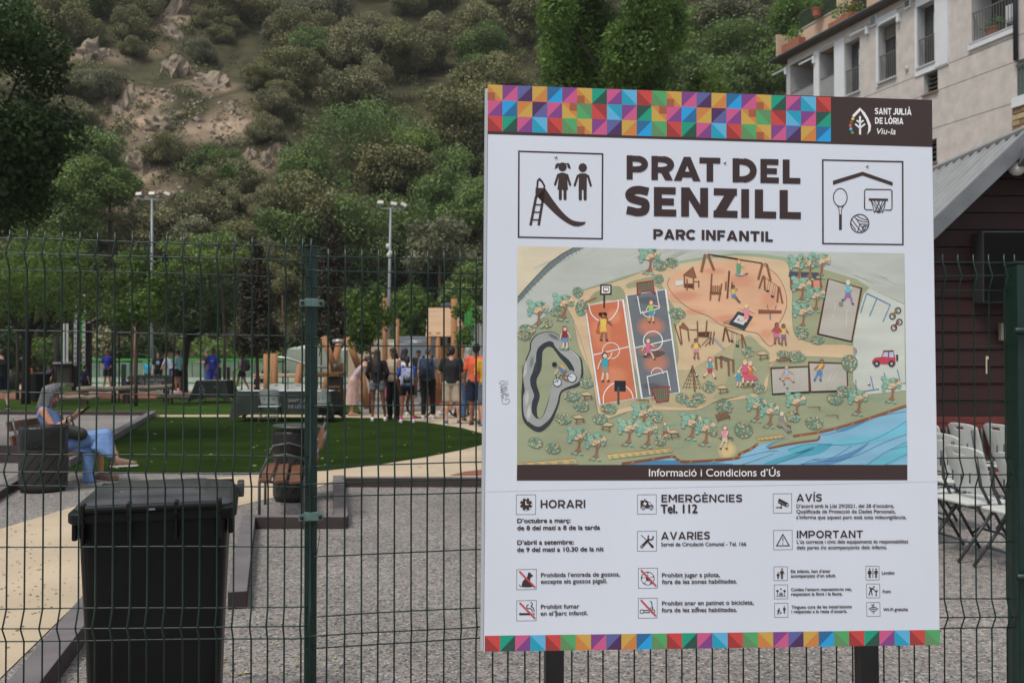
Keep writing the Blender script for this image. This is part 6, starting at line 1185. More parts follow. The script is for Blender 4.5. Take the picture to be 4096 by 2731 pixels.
p, J = person('person with short grey hair, grey T-shirt and black trousers seen from behind', feet(1712, 1676), R(-6), 1.76, dict(elR=(.25, .0, 1.12), wrR=(.27, .10, .90), ankR=(.12, .05, .085)), SKD, ('shirt', (112, 114, 118), .65), ('trousers', (16, 16, 18), 1.9), (104, 100, 98), 1.08); shoes(p, J, (196, 198, 204))
o = backpack(p, J, (30, 42, 66), (44, 62, 88), 1.1); tag(o, 'dark blue backpack worn by the grey-haired person in a grey T-shirt', 'backpack')
p, J = person('broad person in a black T-shirt and knee-length beige shorts seen from behind', feet(1806, 1697), R(2), 1.74, dict(elL=(-.25, .06, 1.14), wrL=(-.14, .2, 1.05), elR=(.26, .0, 1.12), wrR=(.22, .14, .96), ankR=(.16, .0, .085), kneeR=(.14, .0, .49)), SKD, ('shirt', (34, 34, 37), .7), ('shorts', (188, 172, 152), .95), (34, 26, 26), 1.25); shoes(p, J, (70, 86, 112))
p, J = person('grey-haired person in faded blue jeans partly hidden by the orange T-shirt', feet(1872, 1685), R(-20), 1.72, dict(), SKA, ('shirt', (150, 146, 120), .7), ('trousers', (72, 96, 132), 1.9), ((140, 140, 134), 'bob'), 1.05); shoes(p, J, (110, 80, 66))
p, J = person('person in a bright orange T-shirt and navy shorts walking away', feet(1905, 1700), R(-12), 1.80, dict(elL=(-.24, .0, 1.12), wrL=(-.27, .06, .90), ankR=(.12, -.20, .12), kneeR=(.11, -.02, .50)), SKB, ('shirt', (226, 98, 66), .75), ('shorts', (28, 36, 66), .9), (26, 20, 22), 1.12); shoes(p, J, (70, 62, 58), (40, 36, 34))
p, J = person('person in a mustard yellow T-shirt half hidden behind the sign edge', feet(1948, 1708), R(10), 1.72, dict(elL=(-.25, .0, 1.12), wrL=(-.22, .12, .92)), SKA, ('shirt', (206, 156, 48), .7), ('shorts', (92, 102, 116), .9), (60, 44, 40), 1.1); shoes(p, J, (70, 96, 130))
p, J = person('child in a pink skirt half hidden behind the person with grey shorts', feet(1545, 1650), R(20), 1.25, dict(), SKA, ('shirt', (60, 50, 52), .7), ('skirt', (190, 100, 116), .55), ((40, 28, 28), 'long')); shoes(p, J, (200, 200, 200))
p, J = person('far dark-haired person in dark clothes seen between the white and grey T-shirts', feet(1674, 1592), R(170), 1.72, dict(), SKB, ('shirt', (34, 32, 34), .7), ('trousers', (30, 30, 34), 1.9), (24, 20, 20)); shoes(p, J, (90, 90, 90))
p, J = person('person with bare legs and white trainers walking behind the beige shorts', feet(1798, 1664), R(-60), 1.70, dict(ankL=(-.1, -.2, .10)), SKA, ('shirt', (60, 56, 60), .7), ('shorts', (60, 56, 60), .8), (40, 30, 26)); shoes(p, J, (196, 198, 206))
# further back
p, J = person('person in a blue football shirt and black shorts standing hands on hips', feet(430, 1566), R(172), 1.76, dict(elL=(-.28, -.05, 1.14), wrL=(-.15, .06, 1.0), elR=(.28, -.05, 1.14), wrR=(.15, .06, 1.0), ankL=(-.17, 0, .085), ankR=(.19, 0, .085)), SKB, ('shirt', (22, 36, 128), .75), ('shorts', (16, 16, 18), .62), (26, 20, 20)); shoes(p, J, (200, 90, 60))
p, J = person('boy in a dark navy T-shirt and shorts standing with his back turned', feet(338, 1594), R(-20), 1.18, dict(), SKA, ('shirt', (26, 34, 66), .7), ('shorts', (20, 24, 44), .7), (40, 26, 22), 1.1); shoes(p, J, (190, 200, 50))
SIT = dict(hipL=(-.09, 0, .46), hipR=(.09, 0, .46), kneeL=(-.12, .40, .50), kneeR=(.12, .40, .50), ankL=(-.12, .42, .085), ankR=(.12, .42, .085), waist=(0, -.02, .62), chest=(0, .0, .83), neck=(0, .01, 1.0), head=(0, .04, 1.145), shL=(-.165, 0, .945), shR=(.165, 0, .945), elL=(-.22, .08, .68), elR=(.22, .08, .68), wrL=(-.16, .32, .66), wrR=(.16, .32, .66))
CRO = dict(hipL=(-.09, -.1, .26), hipR=(.09, -.1, .26), kneeL=(-.14, .26, .42), kneeR=(.14, .26, .42), ankL=(-.13, .02, .085), ankR=(.13, .02, .085), waist=(0, .0, .42), chest=(0, .12, .60), neck=(0, .20, .75), head=(0, .26, .88), shL=(-.16, .17, .70), shR=(.16, .17, .70), elL=(-.2, .34, .52), elR=(.2, .34, .52), wrL=(-.1, .48, .4), wrR=(.1, .48, .4))
p, J = person('child in navy crouching behind the raised log', feet(498, 1590), R(-110), 1.35, CRO, SKD, ('shirt', (26, 34, 74), .8), ('shorts', (22, 26, 50), .9), (70, 40, 30)); shoes(p, J, (30, 30, 34))
p, J = person('child in a turquoise T-shirt behind the covered table', feet(592, 1561), R(175), 1.35, dict(), SKA, ('shirt', (44, 158, 186), .7), ('shorts', (40, 50, 60), .8), (60, 40, 34), 1.1); shoes(p, J, (200, 200, 200))
p, J = person('person with wavy dark hair in a black T-shirt with a pale print', feet(632, 1562), R(-160), 1.68, dict(), SKD, ('shirt', (26, 26, 28), .7), ('trousers', (30, 34, 44), 1.9), ((40, 26, 22), 'bob'), 1.08); shoes(p, J, (60, 60, 60))
q = G(); c = J['chest']; q.ell((c.x, c.y + .118, c.z - .06), (.075, .012, .09), n=10, m=6); q.build('shirt_print', plain((150, 180, 200), .8, .4, scale=30), p, smooth=True)
p, J = person('person in a white and pale blue T-shirt bending over the covered table', feet(690, 1562), R(80), 1.70, dict(wrR=(.12, .5, .9), elR=(.2, .36, 1.05), wrL=(-.12, .5, .9), elL=(-.2, .36, 1.05)), SKA, ('shirt', (178, 186, 208), .7), ('shorts', (40, 60, 110), .8), (34, 26, 24), lean=R(30)); shoes(p, J, (90, 90, 90))
p, J = person('person in a pale aqua T-shirt and black shorts beside the thick trunk', feet(712, 1572), R(70), 1.74, dict(), SKB, ('shirt', (120, 186, 190), .7), ('shorts', (18, 18, 20), .55), (26, 20, 20)); shoes(p, J, (196, 196, 200), socks=(170, 60, 70))
p, J = person('bearded person in a full blue football kit behind the narrow covered table', feet(853, 1572), R(172), 1.80, dict(elL=(-.25, -.02, 1.12), wrL=(-.2, .12, .9)), SKB, ('shirt', (28, 52, 150), .75), ('shorts', (28, 50, 140), .95), (30, 22, 22), 1.12); shoes(p, J, (40, 40, 44))
c = J['chest']; q = G(); q.box((c.x, c.y + .122, c.z - .04), (.12, .006, .018)); q.build('shirt_print', plain((190, 200, 220), .8), p); H_ = J['head']; q = G(); q.hull([(H_ + Vector((0, .06, -.075)), (.045, .03, .03)), (H_ + Vector((0, .03, -.05)), (.066, .03, .03))]); q.build('beard', plain((36, 26, 24), .9), p, smooth=True)
p, J = person('far person in a dark T-shirt and grey cap reading behind the football kit', feet(825, 1549), R(120), 1.78, dict(elR=(.22, .15, 1.15), wrR=(.1, .35, 1.18), elL=(-.22, .15, 1.15), wrL=(-.1, .35, 1.18)), SKA, ('shirt', (36, 38, 44), .7), ('trousers', (60, 80, 140), 1.9), ((96, 96, 98), 'cap')); shoes(p, J, (90, 90, 90))
p, J = person('person in a grey T-shirt and black shorts striding left with a backpack', feet(968, 1570), R(78), 1.62, dict(kneeL=(-.1, .16, .50), ankL=(-.1, .26, .10), kneeR=(.1, -.08, .49), ankR=(.1, -.30, .13), wrL=(-.2, .2, .95)), SKB, ('shirt', (150, 152, 162), .7), ('shorts', (20, 20, 22), .45), ((26, 20, 20), 'tail')); shoes(p, J, (60, 110, 120))
o = backpack(p, J, (46, 50, 48), (60, 66, 62), 1.15); tag(o, 'grey-green backpack on the striding person', 'backpack')
p, J = person('red-haired person in a dark top sitting at the picnic table', feet(1062, 1566), R(85), 1.68, SIT, SKD, ('shirt', (32, 36, 52), .7), ('trousers', (40, 44, 60), 1.9), ((130, 62, 38), 'bob')); shoes(p, J, (30, 30, 30))
p, J = person('child in red with dark hair behind the narrow covered table', feet(864, 1592), R(30), 1.30, CRO, SKA, ('shirt', (190, 48, 48), .8), ('shorts', (50, 30, 30), .8), ((66, 36, 30), 'bob')); shoes(p, J, (40, 40, 40))
p, J = person('child in a dark cap behind the far black bin', feet(196, 1580), R(150), 1.16, dict(), SKA, ('shirt', (60, 66, 90), .7), ('shorts', (40, 40, 50), .8), ((24, 26, 36), 'cap')); shoes(p, J, (90, 90, 90))
p, J = person('person in black with a yellow bag walking out of the picture at the left edge', feet(6, 1636), R(55), 1.72, dict(kneeR=(.1, .05, .49), ankR=(.1, -.18, .10), ankL=(-.1, .15, .085)), SKD, ('shirt', (20, 20, 22), .8), ('shorts', (22, 26, 48), .8), ((40, 30, 28), 'short'), 1.2); shoes(p, J, (36, 36, 38))
q = G(); q.tube([J['shL'] + Vector((.02, .09, .06)), J['chest'] + Vector((0, .15, -.02)), J['waist'] + Vector((.16, .06, .02))], .03, 6); o = q.build('shoulder_bag', plain((190, 140, 50), .8), None, smooth=True); o.location = p.location; o.rotation_euler = p.rotation_euler; tag(o, 'yellow shoulder bag strap across the black top of the walker', 'bag')
# the woman on the bench
LP = feet(398, 1926); LY = gp(398, 1926).y
def lw(px, py, dy=0): v = at(px, py, LY + dy); return v
lady_o = Vector((at(300, 1900, LY).x, LY, 0)); rz = R(-90); Mi = Matrix.Rotation(-rz, 3, 'Z')
def lp(px, py, dy=0): return Mi @ (at(px, py, LY + dy) - lady_o)
pose = dict(hipL=lp(268, 1770, -.09), hipR=lp(268, 1772, .09), kneeR=lp(398, 1762, .10), ankR=lp(402, 1898, .12), kneeL=lp(428, 1735, -.08), ankL=lp(468, 1838, -.02), waist=lp(215, 1712), chest=lp(190, 1660), neck=lp(190, 1622), head=lp(205, 1575),
            shL=lp(178, 1642, .15), shR=lp(172, 1645, -.16), elR=lp(215, 1712, -.20), wrR=lp(291, 1672, -.14), elL=lp(235, 1705, .18), wrL=lp(300, 1668, .06), fdR=(.0, .65, .75), fdL=(.1, .65, .72), face_dir=(0, .80, -.60), toL=(0, .20, -.02), toR=(0, .17, -.05))
# right hand side of the body is nearest to the fence: swap so that L/R keep their own sides
pose['hipR'], pose['hipL'] = lp(268, 1772, -.09), lp(268, 1770, .09); pose['kneeR'], pose['ankR'] = lp(428, 1738, -.06), lp(470, 1842, -.10); pose['kneeL'], pose['ankL'] = lp(400, 1765, .08), lp(404, 1898, .10); pose['shR'], pose['shL'] = lp(172, 1645, -.16), lp(178, 1642, .15)
p, J = person('grey-haired person in a pale blue dress sitting on a bench with a phone', lady_o, rz, 1.70, pose, (186, 134, 108), ('vest', (112, 142, 190), 0), None, ((108, 106, 108), 'none'), 1.0, vox=.009)
H_ = J['head']; hm_ = mat('long_grey_hair', lin((104, 103, 106)), .6, .4, 40, .6, 80, stretch=(1, 1, .15)); fw = Vector((0, .8, -.6)); hd = Vector((0, .6, .8)); q = G()
q.hull([(H_ + hd * .035 - fw * .015, (.094, .098, .088)), (H_ - fw * .06 - hd * .01, (.09, .06, .07))]); q.hull([(H_ - fw * .05 + Vector((0, 0, 0)), (.098, .075, .08)), (J['neck'] + Vector((0, -.05, -.02)), (.10, .075, .06))]); q.hull([(H_ + Vector((.07, .01, -.02)), (.03, .06, .06)), (H_ + Vector((.07, -.01, -.13)), (.03, .05, .05))]); q.hull([(H_ + Vector((-.07, .01, -.02)), (.03, .06, .06)), (H_ + Vector((-.07, -.01, -.13)), (.03, .05, .05))])
q.build('hair', hm_, p, remesh=.010, relax=3)
BL_ = mat('pale_blue_linen', lin((112, 144, 194)), .9, .14, 5, .7, 14, stretch=(1, 1, 3)); q = G()
q.hull([(J['hipL'], .115), (J['hipR'], .115), (J['waist'], (.13, .10, .05))]); q.hull([(J['hipR'], .115), (J['kneeR'] + Vector((0, -.02, -.02)), (.085, .085, .095))]); q.hull([(J['hipL'], .11), (J['kneeL'] + Vector((0, -.06, .0)), .095)]); q.hull([(J['kneeR'] + Vector((0, -.02, -.01)), (.085, .085, .09)), (lp(405, 1790, -.10), (.10, .13, .05)), (lp(448, 1822, -.10), (.10, .06, .03))]); q.hull([(lp(268, 1790, .0), (.16, .10, .06)), (lp(350, 1800, -.02), (.14, .10, .03))])
q.build('dress_skirt', BL_, p, remesh=.010, relax=2)
q = G(); q.hull([(lp(352, 1800, -.08), (.05, .07, .05)), (lp(356, 1925, -.08), (.04, .08, .02))]); q.build('dress_tail', BL_, p, remesh=.010, relax=1)
for s_ in 'LR':
    an = J['ank' + s_]; d_ = Vector((0, .20, -.03)) if s_ == 'R' else Vector((0, .17, -.06)); q = G(); q.hull([(an + Vector((0, -.045, -.03)), (.042, .045, .04)), (an + Vector((0, .02, .0)), (.042, .05, .035)), (an + d_, (.042, .045, .028))]); o = q.build('shoe', plain((128, 104, 92), .8), p, smooth=True)
    q = G(); q.hull([(an + Vector((0, -.05, -.068)), (.042, .045, .014)), (an + d_ + Vector((0, .01, -.026)), (.043, .05, .013))]); q.build('sole', plain((214, 212, 206), .6), o, smooth=True)
wr = J['wrR']; q = G(); q.lathe([(.030, -.012), (.031, 0), (.030, .012)], 14); o = q.build('wristwatch', plain((30, 28, 28), .5), p, loc=wr + Vector((0, -.035, -.03)), rot=(R(60), 0, 0)); q = G(); q.lathe([(.019, 0), (.019, .006)], 16); q.build('watch_face', plain((206, 208, 210), .3), o, loc=(.030, 0, 0), rot=(0, R(90), 0))
ph = (J['wrR'] + J['wrL']) / 2 + Vector((0, .13, .09)); q = G(); q.box((0, 0, 0), (.074, .012, .15)); o = q.build('phone', plain((18, 18, 20), .25), None, bevel=.003); o.location = lady_o + Matrix.Rotation(rz, 3, 'Z') @ ph; o.rotation_euler = (R(-50), 0, rz); tag(o, 'black phone held in both hands by the seated person', 'phone')
q = G(); q.hull([(lp(262, 1720, -.20), (.05, .10, .09)), (lp(320, 1735, -.19), (.05, .10, .08))]); o = q.build('handbag', plain((42, 44, 38), .6), None, remesh=.012, relax=2); o.location = lady_o; o.rotation_euler = (0, 0, rz); tag(o, 'dark olive handbag resting on the lap of the seated person', 'handbag')
q = G(); q.tube([lp(262, 1705, -.19), lp(268, 1668, -.19), lp(284, 1662, -.19), lp(292, 1690, -.19), lp(300, 1715, -.19)], .010, 6); q.build('handle', plain((36, 38, 34), .6), o, smooth=True)
# ================================================================ PARK FURNITURE
M_CAN = mat('dark_slotted_steel', (.034, .032, .030), .5, .25, 8, spec=.3); M_BAG = mat('black_bin_liner', (.012, .012, .012), .3, .2, 10, .8, 25); M_STEEL = mat('grey_bench_steel', (.10, .10, .105), .45, .15, 20, metal=.4)
M_SLAT = mat('varnished_brown_slat', (.18, .082, .048), .38, .25, 3, .2, 60, stretch=(1, 1, 12), detail=8, spec=.5); M_VOID = mat('dark_opening', (.006, .006, .006), .9, .1)
def litter_bin(px, base, top, wpx, label, lid=True):
    o_ = gp(px, base); s = o_.y / FOC; r_ = wpx * s / 2; h = EYE - (top - 1417) * s
    o = empty('litter_bin', (o_.x, o_.y, 0), 0, label, 'litter bin', 'slotted steel litter bins'); g = G(); g.lathe([(r_ * .93, .02), (r_, .06), (r_, h * .62), (r_ * 1.0, h * .64)], 32); g.build('shell', M_CAN, o, smooth=False, bevel=.002)
    g = G(); g.lathe([(r_ * .97, h * .60), (r_ * 1.02, h * .68), (r_ * 1.035, h * .94), (r_ * 1.01, h * .975), (r_ * .9, h * .97)], 32); g.build('bin_liner', M_BAG, o, smooth=True)
    g = G(); g.lathe([(r_ * .9, 0), (r_ * .9, .03)], 24); g.build('base', M_VOID, o)
    for row in range(5):                                   # slanting slots standing just proud as dark openings
        for k in range(14):
            a = 2 * math.pi * (k + .5 * (row % 2)) / 14; z = .12 + row * (h * .48) / 5; v = []
            for t, dz in ((-.5, -.35), (.5, .55), (.5, .85), (-.5, -.05)):
                aa = a + t * .22; v.append((math.cos(aa) * (r_ + .0015), math.sin(aa) * (r_ + .0015), z + dz * .072))
            q = G(); q.add(v, [(0, 1, 2, 3)]); q.build('slot', M_VOID, o, fix=False)
    if lid: g = G(); g.lathe([(r_ * 1.12, h * 1.03), (r_ * 1.15, h * 1.035), (r_ * 1.12, h * 1.045)], 28); g.build('rim_plate', M_STEEL, o, rot=(0, R(2), 0))
    return o
litter_bin(172, 1962, 1695, 176, 'slotted steel litter bin standing left of the seated person', False)
litter_bin(1180, 1998, 1712, 172, 'slotted steel litter bin with a black liner behind the empty bench')
def bench_end(p, x0, seat_z, depth_, front, Y0, L_, name_label, flip=1):
    """bench whose long side runs away from the fence; x0: world x of the seat front, sitter faces -x (flip 1) or +x"""
    o = empty('park_bench', (x0, Y0, 0), 0, name_label, 'bench', 'slatted park benches'); f = flip
    for k in range(3): g = G(); g.box((f * (.075 + k * .135), L_ / 2, seat_z - k * .012), (.11, L_, .035), (0, f * R(-4), 0)); g.build('slat', M_SLAT, o, bevel=.008)
    for k in range(2): g = G(); g.box((f * (.53 + k * .06), L_ / 2, seat_z + .16 + k * .17), (.035, L_, .12), (0, f * R(18), 0)); g.build('slat', M_SLAT, o, bevel=.008)
    for y in (.08, L_ - .08):
        g = G(); g.tube([(f * .02, y, 0), (f * .02, y, seat_z - .03), (f * .1, y, seat_z - .025), (f * .42, y, seat_z - .05)], .014, 8); g.build('leg', M_STEEL, o, smooth=True)
        g = G(); g.tube([(f * .44, y, 0), (f * .42, y, .2), (f * .42, y, seat_z - .04), (f * .50, y, seat_z + .12), (f * .64, y, seat_z + .44)], .016, 8); g.build('leg', M_STEEL, o, smooth=True)
        g = G(); g.tube([(f * .02, y, seat_z - .03), (f * .03, y, seat_z + .06), (f * .10, y, seat_z + .20), (f * .26, y, seat_z + .225), (f * .47, y, seat_z + .16)], .012, 8); g.build('armrest', M_STEEL, o, smooth=True)
    return o
eb = bench_end(None, -2.35, .41, 0, 0, 8.3, 1.25, 'empty bench with brown wooden slats seen end-on beside the green post'); eb.rotation_euler = (0, 0, R(12.5))
lb = empty('park_bench', (lady_o.x, lady_o.y, 0), 0, 'bench with brown slats under the seated person in the pale blue dress', 'bench', 'slatted park benches')
xb = at(125, 1700, LY).x - lady_o.x; xs2 = at(345, 1800, LY).x - lady_o.x; zs = at(300, 1800, LY).z
for k in range(3): g = G(); g.box((xs2 - .06 - k * .13, .15, zs - .02 - k * .01), (.11, 1.3, .035)); g.build('slat', M_SLAT, lb, bevel=.008)
for k in range(2): g = G(); g.box((xb + .03 - k * .04, .15, zs + .16 + k * .17), (.035, 1.3, .12), (0, R(-14), 0)); g.build('slat', M_SLAT, lb, bevel=.008)
for y in (-.42, .72):
    g = G(); g.tube([(xs2 - .03, y, 0), (xs2 - .03, y, zs - .04), (xb + .1, y, zs - .06)], .014, 8); g.build('leg', M_STEEL, lb, smooth=True)
    g = G(); g.tube([(xb + .1, y, 0), (xb + .1, y, zs - .05), (xb, y, zs + .42)], .014, 8); g.build('leg', M_STEEL, lb, smooth=True)
# covered tables
M_CLOTH = mat('dark_green_tablecloth', (.040, .048, .040), .9, .2, 2, .8, 7, spec=.1); M_WTOP = mat('white_plastic', (.66, .68, .72), .45, .04, 4); M_PRINT = plain((140, 144, 150), .8, .1, scale=20)
def cloth_table(px0, px1, topy, basey, label, clabel, flare=.14, print_=None, depth_=.72, hemz=.16):
    pf = gp((px0 + px1) / 2, basey); Y = pf.y; x0, x1 = at(px0, basey, Y).x, at(px1, basey, Y).x; h = at(px0, topy, Y).z
    t = empty('folding_table', ((x0 + x1) / 2, Y + depth_ / 2, 0), 0, label, 'table', 'folding tables with dark green cloths'); wd = x1 - x0
    g = G(); g.box((0, 0, h - .02), (wd, depth_, .04)); g.build('tabletop', M_WTOP, t, bevel=.008)
    for sx in (-1, 1):
        for sy in (-1, 1): g = G(); g.tube([(sx * wd * .42, sy * depth_ * .4, 0), (sx * wd * .38, sy * depth_ * .36, h - .04)], .014, 8); g.build('leg', M_STEEL, t, smooth=True)
    # the cloth: hanging skirt with folds and points that sag to the ground at the corners
    g = G(); n = 96; vs = []; rows = 9; rn = random.Random(int(px0))
    for j in range(rows):
        t_ = j / (rows - 1)
        for i in range(n):
            u = i / n * 4; sd = int(u); v = u - sd; cx, cy = [(-1 + 2 * v, -1), (1, -1 + 2 * v), (1 - 2 * v, 1), (-1, 1 - 2 * v)][sd]; cor = abs(cx * cy) ** 6
            fold = math.sin(i * 2 * math.pi / n * 22 + .8 * math.sin(i * .3)) * .022 * t_; out = t_ * (.035 + flare * cor) + fold
            X, Yy = cx * (wd / 2 + .012) + cx * out, cy * (depth_ / 2 + .012) + cy * out; hem = hemz * (1 - cor) + .01
            vs.append((X, Yy, h + .004 - t_ * (h - hem)))
    fs = [(j * n + i, j * n + (i + 1) % n, (j + 1) * n + (i + 1) % n, (j + 1) * n + i) for j in range(rows - 1) for i in range(n)]
    g.add(vs, fs); c = len(g.v); g.add([(-wd / 2 - .012, -depth_ / 2 - .012, h + .004), (wd / 2 + .012, -depth_ / 2 - .012, h + .004), (wd / 2 + .012, depth_ / 2 + .012, h + .004), (-wd / 2 - .012, depth_ / 2 + .012, h + .004)], [(0, 1, 2, 3)])
    co = g.build('tablecloth', M_CLOTH, None, smooth=True, loc=((x0 + x1) / 2, Y + depth_ / 2, 0)); tag(co, clabel, 'tablecloth')
    return t, co, wd, h, depth_
def cloth_print(co, wd, h, dp, x, z, s, text=None, emblem=True):
    y = -dp / 2 - .050
    if emblem:
        g = G(); g.tube([(x - .09 * s, y, z + .02 * s), (x, y, z + .16 * s), (x + .09 * s, y, z + .0 * s), (x + .07 * s, y, z - .14 * s)], .012 * s, 6); g.tube([(x, y, z + .07 * s), (x, y, z - .14 * s)], .009 * s, 6); g.tube([(x - .05 * s, y, z + .03 * s), (x, y, z - .03 * s), (x + .05 * s, y, z + .03 * s)], .007 * s, 6); g.build('cloth_emblem', M_PRINT, co)
t, co, wd, h, dp = cloth_table(945, 1322, 1566, 1688, 'long folding table with white top behind the empty bench', 'dark green cloth hanging from the long table with pale lettering', .10, depth_=.75, hemz=.20)
def cloth_text(co, s_, x, z, cap, dp):
    (vs, fs), (hv, _) = text_mesh_geo([(s_, .02), ('H', 0)]); k = cap / max(v.y for v in hv); g = G(); g.add([(x + v.x * k, -dp / 2 - .056, z + v.y * k) for v in vs], fs); g.build('cloth_lettering', M_PRINT, co, fix=False)
cloth_text(co, 'SANT JULIÀ', .12, .47, .07, dp); cloth_text(co, 'DE LÒRIA', .12, .33, .07, dp); cloth_print(co, wd, h, dp, -.15, .42, 1.0)
g = G(); g.box((0, -.06, h + .012), (wd * .985, .5, .008)); g.build('white_liner', M_WTOP, co)
t, co, wd, h, dp = cloth_table(785, 903, 1523, 1612, 'narrow folding table with a dark green cloth on the far lawn', 'dark green cloth with a pale leaf emblem on the narrow table', .17, depth_=.7); cloth_print(co, wd, h, dp, -.28, .42, 1.0); cloth_text(co, 'Viu-la', .10, .50, .05, dp)
g = G(); g.box((0, 0, h + .012), (wd * .98, dp * .95, .008)); g.build('grey_liner', plain((130, 134, 142), .8), co)
t, co, wd, h, dp = cloth_table(520, 700, 1502, 1568, 'table with light blue cloths thrown over its ends behind the long log', 'dark grey-green cloth with a leaf emblem on the far table', .05, depth_=.75); cloth_print(co, wd, h, dp, -.45, .42, 1.1); cloth_text(co, 'SANT JULIÀ', -.25, .46, .10, dp); cloth_text(co, 'DE LÒRIA', -.25, .30, .10, dp)
M_CYAN = plain((70, 160, 196), .8, .12, .5, scale=6)
for i, sx in enumerate((-1, 1)): g = G(); g.hull([((sx * wd * .44, 0, h + .03), (.14, .38, .02)), ((sx * wd * .5, -.30, h - .28), (.12, .10, .05))]); o = g.build('blue_cloth', M_CYAN, None, remesh=.02, relax=1); o.location = co.location; tag(o, 'light blue cloth over the %s end of the far covered table' % ('left', 'right')[i], 'cloth', 'light blue cloths')
# folding chairs at the long table
M_CHW = mat('grey_white_chair_plastic', (.40, .44, .42), .5, .06, 6, spec=.4); M_CHF = mat('grey_chair_frame', (.045, .047, .052), .42, .1, 20, spec=.5); M_CHW2 = mat('white_chair_plastic', (.58, .60, .57), .45, .05, 6, spec=.4)
def chair_meshes(m):
    D = {}
    # backrest panel with a handle slot and three short grooves
    g = G(); W_2, H_2 = .44, .36; n = 13
    cut = (.5, .13, .86, .075); us = [0, .05, .12, .22, .35, .37, .5, .63, .65, .78, .88, .95, 1]; ws = [0, .06, .14, .3, .5, .7, .78, .82, .90, .95, 1]; vs = []; idx = {}
    def P3(u, w_, off):
        x = (u - .5) * W_2; edge = 1 - (abs(2 * u - 1)) ** 4 * .10; z = w_ * H_2 * (edge if w_ > .5 else 1); x *= 1 - .10 * (1 - w_) ** 2
        return (x, off + .05 * (2 * u - 1) ** 2 - .09 * w_ - .02, .50 + z)
    for side, off in ((0, 0), (1, -.022)):
        for j, w_ in enumerate(ws):
            for i, u in enumerate(us): idx[(side, i, j)] = len(vs); vs.append(P3(u, w_, off))
    fs = []; hole = lambda i, j: (us[i] >= .35 and us[i + 1] <= .65 and ws[j] >= .82 and ws[j + 1] <= .90)
    for j in range(len(ws) - 1):
        for i in range(len(us) - 1):
            if hole(i, j): continue
            a, b, c, d = (i, j), (i + 1, j), (i + 1, j + 1), (i, j + 1)
            fs.append(tuple(idx[(0, *q)] for q in (a, b, c, d))); fs.append(tuple(idx[(1, *q)] for q in (d, c, b, a)))
            for (p, q), (ni, nj) in (((a, b), (i, j - 1)), ((b, c), (i + 1, j)), ((c, d), (i, j + 1)), ((d, a), (i - 1, j))):
                if not (0 <= ni < len(us) - 1 and 0 <= nj < len(ws) - 1) or hole(ni, nj): fs.append((idx[(0, *p)], idx[(0, *q)], idx[(1, *q)], idx[(1, *p)]))
    g.add(vs, fs); D['backrest'] = (g, m, .006)
    g = G(); g.prism([(-.21, -.20), (.21, -.20), (.225, -.12), (.215, .15), (.17, .20), (-.17, .20), (-.215, .15), (-.225, -.12)], .425, .452); D['seat'] = (g, m, .010)
    for k, x in enumerate((-.1, 0, .1)): g = G(); g.box((x, -.093, .60 + (0 if k == 1 else .02)), (.014, .006, .08)); D['groove%d' % k] = (g, M_CHF, .002)
    for k, sx in enumerate((-1, 1)):
        g = G(); g.tube([(sx * .225, .235, .01), (sx * .225, -.02, .44), (sx * .215, -.09, .58), (sx * .20, -.115, .80)], .0125, 8); D['front_leg%d' % k] = (g, M_CHF, 0)
        g = G(); g.tube([(sx * .20, -.27, .01), (sx * .20, .06, .42)], .0125, 8); D['rear_leg%d' % k] = (g, M_CHF, 0)
    g = G(); g.tube([(-.225, .17, .13), (-.12, .16, .19), (.12, .16, .19), (.225, .17, .13)], .010, 6); D['brace0'] = (g, M_CHF, 0)
    g = G(); g.tube([(-.20, -.16, .15), (.20, -.16, .15)], .010, 6); D['brace1'] = (g, M_CHF, 0); return D
def make_chair(m, name, label, cat, grp):
    o = empty(name, (0, 0, 0), 0, label, cat, grp)
    for k, (g, mm, bv) in chair_meshes(m).items():
        nm = k.rstrip('01234'); g.build(nm if nm != 'groove' else 'groove', mm, o, smooth=(bv == 0), bevel=bv)
    return o
ch0 = make_chair(M_CHW, 'folding_chair', 'grey folding chair pulled up to the left of the long covered table', 'chair', 'folding chairs at the long covered table')
q = gp(1082, 1696); ch0.location = (q.x, q.y - .05, 0); ch0.rotation_euler = (0, 0, 0); ch0.scale = (1.02, 1, .92)
for px, py, rz_, lb_ in ((1283, 1692, R(-15), 'grey folding chair at the right end of the long covered table'), (1105, 1655, R(180), 'grey folding chair on the far side of the long covered table, left one'), (1190, 1655, R(180), 'grey folding chair on the far side of the covered table, beside the slanted log')):
    c = copy_tree(ch0); q = gp(px, py); c.location = (q.x, q.y, 0); c.rotation_euler = (0, 0, rz_); c['label'] = lb_
ch1 = make_chair(M_CHW2, 'folding_chair', 'white folding chair in the front row, second from the sign', 'chair', 'white folding chairs in rows before the red hut')
first = True
for x_, y_, lb_ in ((3.59, 7.04, 'white folding chair in the front row with its seat in full view'), (3.70, 6.50, 'white folding chair in the front row, cut by the green gate post'), (3.44, 7.6, 'white folding chair in the front row mostly hidden by the sign'),
                    (3.98, 8.2, 'white folding chair in the second row beside the edge of the sign'), (4.62, 7.9, 'white folding chair in the second row left of the gate post'), (4.74, 9.35, 'white folding chair in the third row, the left full backrest'), (5.06, 9.25, 'white folding chair in the third row, the right full backrest'), (4.42, 9.5, 'white folding chair in the third row cut by the edge of the sign'), (5.42, 9.15, 'white folding chair in the back row at the gate post')):
    c = ch1 if first else copy_tree(ch1); first = False; c.location = (x_, y_, 0); c.rotation_euler = (0, 0, R(-80)); c['label'] = lb_
